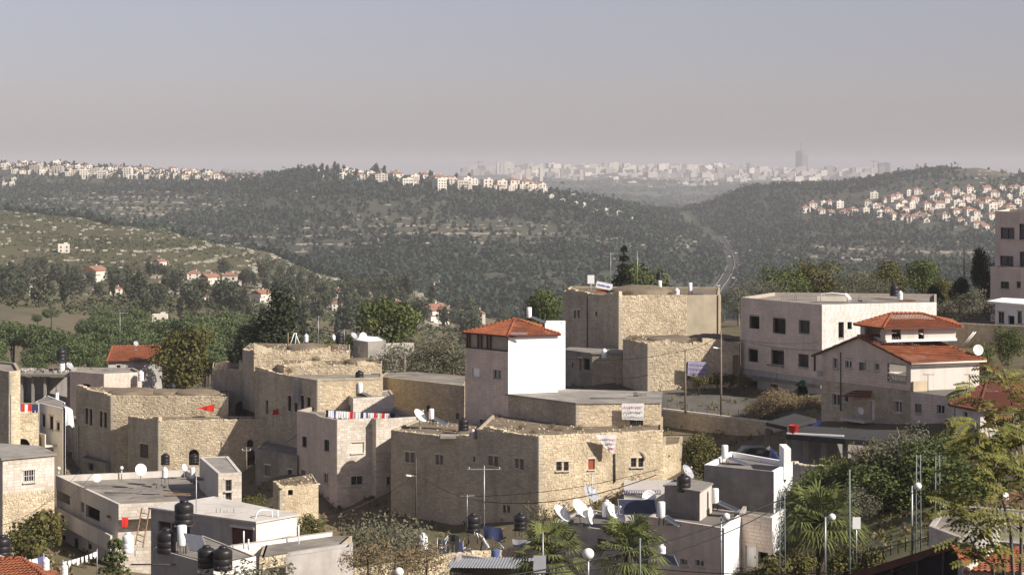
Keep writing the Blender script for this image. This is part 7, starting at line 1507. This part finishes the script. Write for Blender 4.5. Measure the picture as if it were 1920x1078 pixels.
# ------------------------------------------------------------------ cloth: banners, laundry, flags
def cloth(name, corners, mat, lab, cat, group=None, wav=.08, n=6, seed=0, cut=None):
    """hanging sheet between four corners (top-left, top-right, bottom-right, bottom-left), gently folded"""
    a, b, c, d = [Vector(q) for q in corners]; nrm = (b - a).cross(d - a).normalized(); r = random.Random(seed); ph = r.uniform(0, 6); v = []; f = []
    for j in range(n + 1):
        for i in range(n + 1):
            u, t = i / n, j / n; t2 = t * (cut(u) if cut else 1); p = a.lerp(b, u).lerp(d.lerp(c, u), t2); v.append(p + nrm * (wav * math.sin(u * 9 + ph + t * 1.5) * (0.3 + t)))
    for j in range(n):
        for i in range(n): k = j * (n + 1) + i; f.append((k, k + 1, k + n + 2, k + n + 1))
    mb = MB(); mb.v = [tuple(p) for p in v]; mb.f = f; mb.smooth = [True] * len(f); o = mb.build(name, mat); return tag(o, lab, cat, group)
def scribble(corners, lines, seed, wav_obj, name='lettering'):
    """handwritten lines of joined strokes, standing a little off the cloth"""
    a, b, c, d = [Vector(q) for q in corners]; nrm = (b - a).cross(d - a).normalized(); nrm = nrm if nrm.y < 0 else -nrm; r = random.Random(seed)
    for (t, h, m, u0, u1) in lines:
        mb = MB(); u = u0
        while u < u1:
            L_ = r.uniform(.05, .13); pts = []; m_ = 7
            for k in range(m_): uu = u + L_ * k / (m_ - 1); tt = t + h * (.35 * math.sin(k * 1.7 + r.uniform(0, 2)) - (.6 if k == 0 and r.random() < .5 else 0)); pts.append(a.lerp(b, uu).lerp(d.lerp(c, uu), tt) + nrm * .09)
            mb.tube(pts, .016, 4)
            if r.random() < .6: q = a.lerp(b, u + L_ * .5).lerp(d.lerp(c, u + L_ * .5), t + h * .8) + nrm * .09; mb.box(q, (.05, .02, .05))
            u += L_ + .025
        mb.build(name, MT[m], wav_obj)
bw = [W(1166, 756, 177.7), W(1208, 756, 177.8), W(1207, 788, 177.8), W(1166, 786, 177.7)]
o = cloth('banner', bw, MT['cloth_white'], 'white banner with red and black handwriting on the low stone house front', 'banner', wav=.03); scribble(bw, [(.22, .12, 'ink_red', .08, .9), (.53, .12, 'ink', .08, .92), (.82, .11, 'ink', .06, .92)], 1, o)
bt = [W(1116, 815, 171), W(1156, 815, 171.3), W(1152, 850, 171.3), W(1140, 845, 171.2)]
o = cloth('banner', bt, MT['cloth_white'], 'drooping white cloth with red writing hung on the golden stone front', 'banner', wav=.05); scribble(bt, [(.25, .1, 'ink_red', .15, .9), (.5, .1, 'ink_red', .2, .9), (.75, .08, 'ink_red', .3, .9)], 2, o)
bp = [W(1290, 676, 201), W(1328, 679, 201.2), W(1323, 708, 201.2), W(1289, 704, 201)]
o = cloth('banner', bp, MT['cloth_lilac'], 'lilac banner with purple writing between the street poles', 'banner', wav=.04); scribble(bp, [(.22, .11, 'ink_purple', .1, .9), (.5, .11, 'ink_purple', .08, .9), (.78, .1, 'ink_purple', .1, .9)], 3, o)
cloth('hanging_cloth', [W(553, 713, 200.3), W(559, 713, 199.9), W(560, 757, 199.9), W(549, 752, 200.3)], MT['cloth_grey'], 'long pale cloth hanging among the arched windows', 'cloth', wav=.06)
def flag(px, py, D, wpx, hpx, py0, lab):
    r = empty('red_flag', W(px, py0, D), lab, 'flag'); MB().tube([W(px, py0, D), W(px, py, D)], .03, 5).build('flagpole', MT['pole'], r); c = [W(px, py, D), W(px + wpx, py - 2, D + .5), W(px + wpx * .9, py + hpx, D + .4), W(px, py + hpx * 1.1, D)]
    a = cloth('flag_cloth', [q - r.location for q in c], MT['cloth_red'], None, None, wav=.12, seed=px); a.parent = r
flag(512, 768, 203, 10, 9, 800, 'small red flag on a pole above the shaded wing'); 
cloth('red_cloth', [W(370, 765, 207.5), W(403, 757, 207.8), W(400, 772, 207.8), W(380, 768, 207.5)], MT['cloth_red'], 'bright red cloth blowing before the rubble wall of the arched house', 'cloth', wav=.15)
cloth('red_cloth', [W(228, 970, 141.5), W(241, 970, 141.8), W(240, 988, 141.8), W(229, 987, 141.5)], MT['cloth_red'], 'bright red cloth hanging beside the wooden ladder', 'cloth', wav=.06)
def laundry(pts, n, D0, D1, lab, seed, cols, hmin, hmax, group, name='garment', wpx=(5, 8), skip=None):
    r = random.Random(seed); (x0, y0), (x1, y1) = pts; w0, w1 = W(x0, y0, D0), W(x1, y1, D1)
    ln = empty('clothes_line', w0 - Vector((0, 0, 1.4)), lab[1], 'clothes line'); MB().tube(cat_wire(w0, w1, .06), .012, 4, False).build('line', MT['wire'], ln)
    for q in (w0, w1): MB().tube([q - Vector((0, 0, 1.5)), q + Vector((0, 0, .1))], .03, 5).build('post', MT['steel'], ln)
    for k in range(n):
        t = (k + .5) / n; p = w0.lerp(w1, t); D = p.y; wd = r.uniform(*wpx) / F * D; hh = r.uniform(hmin, hmax) / F * D; dx = (w1 - w0).normalized() * wd; c = cols[k % len(cols)] if r.random() < .7 else 'white'
        cut = (lambda u: 1.0) if r.random() < .5 else (lambda u, r1=r.uniform(.5, .8): 1.0 if .25 < u < .75 else r1)
        dz = Vector((0, 0, -.02 - .24 * t * (1 - t))); nm = {'white': 'white', 'navy': 'dark blue', 'black': 'black', 'blue': 'blue', 'red': 'red', 'pink': 'pink', 'grey': 'grey', 'cream': 'cream', 'orange': 'orange'}[c]
        cloth(name, [p - dx / 2 + dz, p + dx / 2 + dz, p + dx / 2 + dz - Vector((0, 0, hh)), p - dx / 2 + dz - Vector((0, 0, hh))], MT['cloth_' + c], f'{nm} {lab[0]}', 'laundry', f'{nm} {group}', .05, 5, seed + k, cut)
laundry([(610, 768), (742, 775)], 26, 191.6, 192.6, ('garment pegged in the long row on the block house roof', 'long clothes line on the roof of the tall block house'), 3, ['black', 'navy', 'white', 'blue', 'white', 'white', 'red', 'white', 'cream', 'red', 'pink', 'white'], 12, 21, 'laundry on the block house roof')
laundry([(20, 754), (72, 758)], 8, 174.5, 175.5, ('garment on the line above the rubble wall at the left edge', 'clothes line above the rubble wall at the left edge'), 5, ['navy', 'white', 'blue', 'red', 'orange', 'red', 'navy'], 12, 16, 'laundry at the left edge')
laundry([(118, 1052), (182, 1032)], 8, 104, 106, ('garment on the sloping line before the araucaria', 'sloping clothes line at the bottom left'), 6, ['white'], 8, 16, 'laundry by the araucaria', wpx=(6, 10))
laundry([(48, 1048), (82, 1040)], 3, 99, 100, ('sheet on the short line above the orange roof corner', 'short clothes line above the orange roof corner'), 7, ['white', 'white', 'blue'], 16, 26, 'sheets above the orange roof', wpx=(10, 14))
laundry([(820, 1010), (868, 1016)], 6, 138, 140, ('trousers like garment on the line in the dim yard', 'clothes line in the dim yard at the bottom centre'), 8, ['black', 'navy', 'black', 'black'], 26, 38, 'laundry in the dim yard', wpx=(7, 11))
cloth('blue_sheet', [W(1470, 787, 165), W(1488, 789, 165), W(1488, 806, 165), W(1471, 804, 165)], MT['cloth_blue'], 'blue sheet hung left of the red bucket on the carport', 'sheet'); cloth('blue_sheet', [W(1495, 790, 164), W(1541, 786, 163), W(1540, 809, 163), W(1497, 808, 164)], MT['cloth_blue'], 'wide blue sheet hung right of the red bucket on the carport', 'sheet', n=9)
b = MB(); b.lathe([(.01, 0), (.32, 0), (.42, .85), (.44, .86), (.40, .86), (.3, .06), (.01, .05)], W(1488, 817, 153.6), 14); o = b.build('red_bucket', MT['redplastic']); tag(o, 'red plastic bucket on the carport slab edge', 'bucket')
cloth('white_awning', [W(105, 736, 189), W(110, 735, 189), W(111, 766, 188.6), W(104, 766, 188.6)], MT['cloth_white'], 'tall white cloth strip rising behind the white house at left', 'awning', wav=.05); cloth('white_awning', [W(119, 758, 190), W(136, 768, 190), W(140, 800, 189), W(120, 796, 189)], MT['cloth_white'], 'white awning sheet sagging down beside the arched gable', 'awning', wav=.2, n=8)
cloth('blue_tarp', [W(1445, 838, 146), W(1456, 850, 146), W(1478, 872, 145), W(1440, 866, 146)], MT['cloth_navy'], 'dark blue tarp stretched beside the upper white block', 'tarp', wav=.05)
cloth('white_tarp', [W(893, 998, 147), W(902, 1002, 147), W(925, 1028, 146), W(905, 1022, 147)], MT['cloth_white'], 'crumpled white tarp in the dim yard', 'tarp', wav=.2)
b = MB(); b.lathe([(.01, 0), (.3, 0), (.3, .05), (.32, .5), (.3, .55), (.01, .56)], W(929, 1044, 138), 14); tag(b.build('blue_drum', MT['cloth_blue']), 'blue plastic drum in the dim yard', 'drum')
sc = empty('wooden_tripod', W(548, 658, 216), 'white tripod of poles with a red board on the rubble terrace', 'tripod')
for x0, x1 in ((540, 552), (552, 556), (566, 554)): MB().tube([W(x0, 657, 216), W(x1, 624, 216)], .05, 5).build('leg', MT['tankwhite'], sc)
MB().box(W(541, 655, 215.8), (.5, .1, .2)).build('board', MT['shutter_red'], sc)
tag(MB().tube([W(540, 655, 217), W(540, 624, 217)], .07, 6).build('wooden_post', MT['wood']), 'bare wooden post left of the tripod on the rubble terrace', 'post')
# parked car by the upper white block
def parked_car(px, py, D, lab, mat):
    r = empty('parked_car', W(px, py, D), lab, 'car'); o = r.location
    b = MB(); s = [(-2.1, .35), (-2.1, .75), (-1.3, .9), (-.8, 1.38), (.9, 1.4), (1.5, .95), (2.1, .85), (2.1, .35)]
    for y in (-.8, .8): b.poly([o + Vector((x, y, z)) for x, z in (s if y < 0 else s[::-1])])
    for k in range(len(s)): a, c = s[k], s[(k + 1) % len(s)]; b.poly([o + Vector((a[0], .8, a[1])), o + Vector((a[0], -.8, a[1])), o + Vector((c[0], -.8, c[1])), o + Vector((c[0], .8, c[1]))])
    b.build('body', MT[mat], r); g = MB(); g.poly([o + Vector((x, -.806, z)) for x, z in ((-1.15, .95), (1.3, .97), (.85, 1.32), (-.75, 1.3))]); g.poly([o + Vector((1.53, y, .97)) for y in (.7, -.7)][::-1] + [o + Vector((.95, y, 1.37)) for y in (.65, -.65)]); g.build('windows', MT['glass'], r)
    for x in (-1.3, 1.3):
        for y in (-.75, .75):
            w_ = MB(); w_.tube([o + Vector((x, y - .1, .32)), o + Vector((x, y + .1, .32))], .32, 14); wo = w_.build('wheel', MT['tankblack'], r); MB().tube([o + Vector((x, y - .12, .32)), o + Vector((x, y + .12, .32))], .17, 10).build('rim', MT['steel'], wo)
parked_car(1412, 868, 160, 'dark parked car below the retaining wall behind the white block', 'car_dark')
# small arched pipe and frames on the roof left of the workshop, railings on the grass plot
fr = empty('iron_railing', W(1620, 1040, 98), 'dark iron railing along the edge of the grass plot', 'railing')
for k in range(13): a = W(1600 + k * 14, 1058 - k * 3.4, 98 - k * .4); MB().tube([a, a + Vector((0, 0, .75))], .025, 4).build('baluster', MT['bar'], fr)
MB().tube([W(1600, 1040, 98), W(1768, 1000, 93.2)], .025, 4).build('top_rail', MT['bar'], fr)
rk = random.Random(8)
# ------------------------------------------------------------------ the dim yard and its clutter, weeds on open ground
ys = House('yard_shed', 'low shed with a grey corrugated roof at the bottom centre', 'shed', [(842, 128), (1000, 124), (1012, 130), (860, 134)], PZ(1100, 126), PZ(1082, 126), skin='render', parapet=0, roof=False)
ys.wall(0); ys.rest('render')
mb = MB(); a, b, c, d = W(836, 1064, 127.5), W(1006, 1066, 123.5), W(1012, 1046, 131), W(852, 1043, 135); n = 60
for k in range(n):
    u0, u1 = k / n, (k + 1) / n; h0, h1 = (.05 if k % 2 else 0), (0 if k % 2 else .05); mb.poly([a.lerp(b, u0) + Vector((0, 0, h0)), a.lerp(b, u1) + Vector((0, 0, h1)), d.lerp(c, u1) + Vector((0, 0, h1)), d.lerp(c, u0) + Vector((0, 0, h0))])
mb.build('corrugated_roof', MT['steel'], ys.root)
yw = House('yard_wall', 'broken low stone wall along the dim yard at the bottom centre', 'wall', [(640, 132), (835, 138), (1010, 141), (1010, 141.6), (835, 138.6), (640, 132.6)], PZ(1090, 136), PZ(1046, 137), skin='rubble', parapet=0, roof=False, thick=.1)
yw.wall(0); yw.wall(1); yw.rest('mortar'); rubble_top(yw, (0, 1), .4, seed=41)
yt = empty('timber_pile', W(870, 1030, 145), 'heap of dark timbers and scrap under the black tank in the dim yard', 'scrap heap'); rq = random.Random(5)
for k in range(34):
    p = W(rq.uniform(800, 960), 1040, 144 + rq.uniform(-2, 2)); a = rq.uniform(0, 6.28); e = rq.uniform(.1, 1.1); l = rq.uniform(.8, 2.2); q = p + Vector((math.cos(a) * math.cos(e), math.sin(a) * math.cos(e), math.sin(e))) * l
    MB().tube([p, q], rq.uniform(.03, .06), 5).build('timber', MT[rq.choice(['wood', 'bar', 'frame_dark', 'steel'])], yt)
ysheet = [(840, 1000, 860, 1012), (905, 985, 940, 1000), (960, 1010, 1000, 1024)]
for i, (x0, y0, x1, y1) in enumerate(ysheet): cloth('scrap_sheet', [W(x0, y0, 146), W(x1, y0 + 4, 145), W(x1 + 6, y1 + 14, 143), W(x0 + 4, y1 + 10, 144)], MT[['cloth_black', 'cloth_navy', 'cloth_grey'][i]], ['black tarp left in the dim yard', 'dark blue tarp under the black tank in the dim yard', 'grey tarp at the right of the dim yard'][i], 'tarp', wav=.12, seed=i)
def bare_tree(px, D, top, lab, seed, spread=1.0, mat='bark_grey'):
    r = random.Random(seed); X = PX(px, D); zb = g1(X, D); H = PZ(top, D) - zb; t = empty('bare_tree', (X, D, zb), lab, 'tree'); m = MB(); tips = []
    def grow(p, d, l, rad, lv):
        q = p + d * l * .5 + Vector((r.uniform(-.1, .1), r.uniform(-.1, .1), 0)) * l; e = p + d * l; m.tube([p, q, e], [rad, rad * .8, rad * .6], 5 if lv < 3 else 3, False)
        if lv >= 5: tips.append(e); return
        for k in range(3 if lv else 4):
            a = r.uniform(0, 6.28); w_ = r.uniform(.4, .85) * spread; nd = (d + Vector((math.cos(a) * w_, math.sin(a) * w_, r.uniform(-.1, .35)))).normalized(); grow(e if k else p.lerp(e, .75), nd, l * r.uniform(.6, .82), rad * .6, lv + 1)
    grow(Vector((X, D, zb - .3)), Vector((0, 0, 1)), H * .27, H * .028, 0); m.build('branches', MT[mat], t)
    rng = np.random.default_rng(seed); T = np.array([tuple(q) for q in tips]); c = np.repeat(T, 5, 0) + rng.normal(0, .12, (len(T) * 5, 3)); c = c[rng.random(len(c)) < .45]
    v, f = leaf_quads(rng, c, np.tile([0., 0, 1], (len(c), 1)), .14, .6, .8); o = link('leaves', np_mesh('leaves', v - np.array(t.location), f, MT['leaf_broad']), t)
bare_tree(720, 139, 940, 'tangle of bare grey branches rising in front of the shaded stone house', 1)
bare_tree(800, 126, 1000, 'small bare grey tree beside the white boiler drum at bottom centre', 2); bare_tree(1020, 160, 915, 'thin bare climber against the corner of the golden stone house', 3, .8); bare_tree(1070, 158, 930, 'second thin bare climber against the golden stone front', 4, .9)
bare_tree(820, 222, 612, 'bare grey branching tree left of the white tower', 6, .9); bare_tree(700, 128, 1000, 'low bare shrubby tree at the bottom left of centre', 7); bare_tree(1660, 132, 780, 'grey bare crowned tree before the villa ground floor', 8, .9)
tank(793, 1030, 140, 32, 'white upright drum beside the bare tree in the dim yard', True, name='drum')
for px, D, top, k, lab, s_ in ((1780, 142, 800, 'broad2', 'yellow green crowned tree right of the villa ground floor', 1.2), (1850, 138, 850, 'green2', 'leafy tree behind the near yellowing leaves', 1.3), (1900, 144, 760, 'broad1', 'leafy tree under the old dark red roof at the right edge', 1.1), (1590, 128, 905, 'olive1', 'grey green tree behind the shaggy palm', 1.0)): tree(k, px, D, top, lab, sx=s_)
def weeds():
    rng = np.random.default_rng(12); N = 9000; u = rng.uniform(-80, 2000, N); d = rng.uniform(84, 215, N); X = (u - HX) / F * d; z = gz(X, d); pat = np.sin(X / 3.1 + np.sin(d / 4)) + np.sin(d / 5.3 + X / 7); k = rng.random(N) < np.clip(.4 + .35 * pat, .05, 1); X, d, z = X[k], d[k], z[k]; n = len(X); q = 9
    a = rng.uniform(0, 6.28, (n, q)); r = rng.uniform(.02, .35, (n, q)); c = np.stack([X[:, None] + r * np.cos(a), d[:, None] + r * np.sin(a), z[:, None] + rng.uniform(.05, .4, (n, q))], 2).reshape(-1, 3)
    nn = np.stack([np.cos(a), np.sin(a), np.full_like(a, .3)], 2).reshape(-1, 3); v, f = leaf_quads(rng, c, nn, .32, .45, .3); h = len(f) // 2
    o = link('weeds', np_mesh('weeds', v[:h * 4], f[:h], MT['leaf_broad'])); tag(o, 'green weeds over the open ground between the houses', 'weeds', kind='stuff')
    o = link('dry_grass', np_mesh('dry_grass', v[h * 4:], f[h:] - h * 4, MT['dry'])); tag(o, 'dry straw grass over the open ground between the houses', 'grass', kind='stuff')
weeds()

for i, (x, y, D) in enumerate([(905, 818, 175), (940, 816, 174), (1000, 816, 172), (1035, 806, 176), (1085, 808, 176), (1165, 806, 177), (1215, 806, 178), (980, 806, 176)]): bush('drybush%d' % (i % 3), x, y - 2, D, .42, 'dry tuft on the roof edge of the golden stone house', 'dry_bush', 'dry tufts on the golden stone house')
for i, (x, y, D, s_) in enumerate([(1650, 945, 133, 2.0), (1705, 950, 132, 2.6), (1755, 955, 131, 2.6), (1800, 968, 124, 2.4), (1680, 940, 131, 2.6), (1730, 930, 132, 2.8), (1620, 930, 134, 2.0), (1570, 930, 137, 2.0)]): PF['green%d' % (i % 3)].put('undergrowth_tree', ['dense dark shrub at the left end of the shady plot', 'dense dark shrub behind the left lattice pole', 'dense dark shrub behind the right lattice pole', 'dense dark shrub at the right end of the shady plot', 'upper dark shrub left in the shady plot', 'upper dark shrub right in the shady plot', 'dark shrub beside the little stone shed', 'dark shrub below the carport'][i], 'shrub', W(x, y, D) - Vector((0, 0, 1.2)), i, (s_ * .42, s_ * .42, s_ * .30))

# small clutter left lying on the flat roofs: blocks, planks, pipes
def roof_clutter(spots, seed):
    r = random.Random(seed)
    for (px, py, D, kind, lab) in spots:
        c = W(px, py, D)
        if kind == 'blocks':
            o = empty('block_stack', c, lab, 'blocks')
            for k in range(7): MB().box(c + Vector(((k % 3) * .42 - .4 + r.uniform(-.05, .05), r.uniform(-.1, .1), .1 + .2 * (k // 3))), (.4, .2, .19)).build('block', MT['concrete'], o)
        elif kind == 'planks':
            o = empty('plank_pile', c, lab, 'planks')
            for k in range(5): a = r.uniform(-.3, .3); MB().box(c + Vector((r.uniform(-.2, .2), r.uniform(-.2, .2), .03 + .045 * k)), (r.uniform(1.4, 2.2), .16, .04), (Vector((math.cos(a), math.sin(a), 0)), Vector((-math.sin(a), math.cos(a), 0)), Vector((0, 0, 1)))).build('plank', MT['wood'], o)
        elif kind == 'pipes':
            o = empty('pipe_run', c, lab, 'pipes'); w_ = r.uniform(1.5, 3)
            for k in range(2): MB().tube([c + Vector((-w_, k * .15, .06)), c + Vector((w_ * .4, k * .15, .06)), c + Vector((w_ * .5, .9, .06))], .03, 5).build('pipe', MT['bar'], o)
        elif kind == 'rods':
            o = empty('rebar_stubs', c, lab, 'rebar')
            for k in range(8): MB().tube([c + Vector((k * .22 - .8, 0, 0)), c + Vector((k * .22 - .8 + r.uniform(-.05, .05), 0, r.uniform(.4, .8)))], .018, 4).build('rod', MT['bar'], o)
roof_clutter([(240, 925, 150, 'pipes', 'dark pipe run across the long cream roof'), (300, 915, 152, 'blocks', 'small stack of blocks on the long cream roof'), (330, 930, 148, 'planks', 'plank pile near the edge of the long cream roof'), (430, 975, 120, 'rods', 'row of rebar stubs on the white workshop roof'), (500, 972, 120.5, 'pipes', 'pipe run on the white workshop roof'),
  (1150, 748, 181, 'pipes', 'pipe run on the flat grey roof below the white tower'), (1200, 744, 183, 'blocks', 'stack of blocks at the right of the flat grey roof below the tower'), (1030, 748, 184, 'planks', 'plank pile on the flat grey roof below the tower'), (850, 808, 182, 'planks', 'plank pile on the shaded stone house roof'),
  (1620, 566, 200, 'blocks', 'stack of blocks on the unfinished house roof'), (1480, 562, 205, 'rods', 'row of rebar stubs on the unfinished house roof'), (1700, 566, 199, 'planks', 'plank pile on the unfinished house roof'), (660, 716, 203, 'planks', 'plank pile beside the black tank stand'), (1290, 985, 131, 'pipes', 'pipe run on the front block roof of the white house'), (1080, 990, 139, 'blocks', 'stack of blocks between the big dishes'), (1410, 885, 139, 'planks', 'plank pile on the upper white block roof'), (70, 700, 236, 'rods', 'rebar stubs on the concrete frame slab'), (180, 702, 231, 'pipes', 'pipe run on the small block house roof'), (1550, 818, 154, 'planks', 'plank pile on the carport slab'), (330, 1060, 112, 'pipes', 'pipe run beside the foreground tanks')], 4)
dish(131, 686, 236, 17, 'tilted grey dish on the concrete frame house at left', 62, 40, True, drop=.9); tank(116, 697, 235, 20, 'white boiler on the concrete frame house at left', True, stand=.2, name='boiler'); tank(115, 676, 235, 24, 'black tank high over the boiler on the concrete frame house', stand=.2); tank(264, 714, 229, 20, 'white boiler at the right end of the small block house', True, name='boiler'); tank(323, 736, 214.5, 18, 'black tank between the low domes of the arched house')

aerial(876, 990, 926, 149, 'many toothed television aerial above the black tank in the dim yard', 7, 1.1); aerial(1110, 950, 885, 141, 'thin aerial behind the big dishes', 3, .8)
for i, (x, y, D, s_) in enumerate([(88, 985, 141.5, .9), (96, 1005, 141, .8), (60, 1000, 140.5, .8)]):
    PF_b = Prefab([('blossoms', PF['drybush%d' % i].parts[0][1])]); o = PF_b.put('blossom_cluster', ['upper reddish blossom cluster on the big bush at left', 'lower reddish blossom cluster on the big bush at left', 'left reddish blossom cluster on the big bush at left'][i], 'blossoms', W(x, y, D), i, s_)
    me = o.children[0].data.copy(); me.materials.clear(); me.materials.append(MT['leaf_brown'] if i != 2 else MT['leaf_yellow']); o.children[0].data = me

# broken wall stumps and humps of earth that make the old quarter ruinous
def ruin_stump(h, i, t0, t1, z_a, z_b, lab_part='broken_wall', seed=0):
    rg_ = random.Random(seed); A, d, L, n = h.frame(i); mb = MB(); k = 9; th = .45
    tops = [z_a + (z_b - z_a) * q / k + rg_.uniform(-.16, .16) for q in range(k + 1)]
    for q in range(k):
        a0, a1 = L * (t0 + (t1 - t0) * q / k), L * (t0 + (t1 - t0) * (q + 1) / k); p0, p1 = A + d * a0 - n * .03, A + d * a1 - n * .03; r0, r1 = p0 - n * th, p1 - n * th; zt = h.z1 + max(.05, (tops[q] + tops[q + 1]) / 2)
        mb.prism([(p0.x, p0.y), (p1.x, p1.y), (r1.x, r1.y), (r0.x, r0.y)], h.z1 - .05, zt)
    mb.build(lab_part, MT['stone_pale'], h.root)
for a in ((J2, 1, .0, .28, 1.0, .1), (J2, 1, .55, .8, .1, .7), (J3, 1, .05, .4, .15, .6), (J3, 1, .75, 1.0, .5, .1), (J0, 0, .0, .35, .2, .9), (J0, 0, .6, 1.0, 1.1, .2), (H_, 0, .0, .9, .55, .05), (I_, 0, .5, 1.0, .05, .35), (P_, 0, .1, .9, .5, .1), (P_, 1, .5, 1.0, .1, .45), (P2, 1, .0, .25, .1, .5), (P2, 1, .6, .95, .6, .1), (E1, 0, .6, .95, .05, .3), (E2, 0, .1, .6, .25, .05), (J1, 0, .0, .4, .5, .1)): ruin_stump(*a, seed=int(a[2] * 100 + a[3] * 10 + a[4] * 7))
for i, (x, y, D, s_) in enumerate([(500, 660, 213, .8), (620, 656, 214, .7), (590, 682, 206, .7), (650, 684, 206, .6), (700, 684, 206, .7), (420, 692, 217, .8), (460, 694, 216, .7), (540, 700, 203, .6), (1180, 556, 217, .7), (1260, 557, 218, .6), (1095, 552, 221, .6)]): bush('drybush%d' % (i % 3), x, y, D, s_, 'dry weed clump on the broken tops of the old quarter', 'dry_bush', 'dry weed clumps on broken walls')
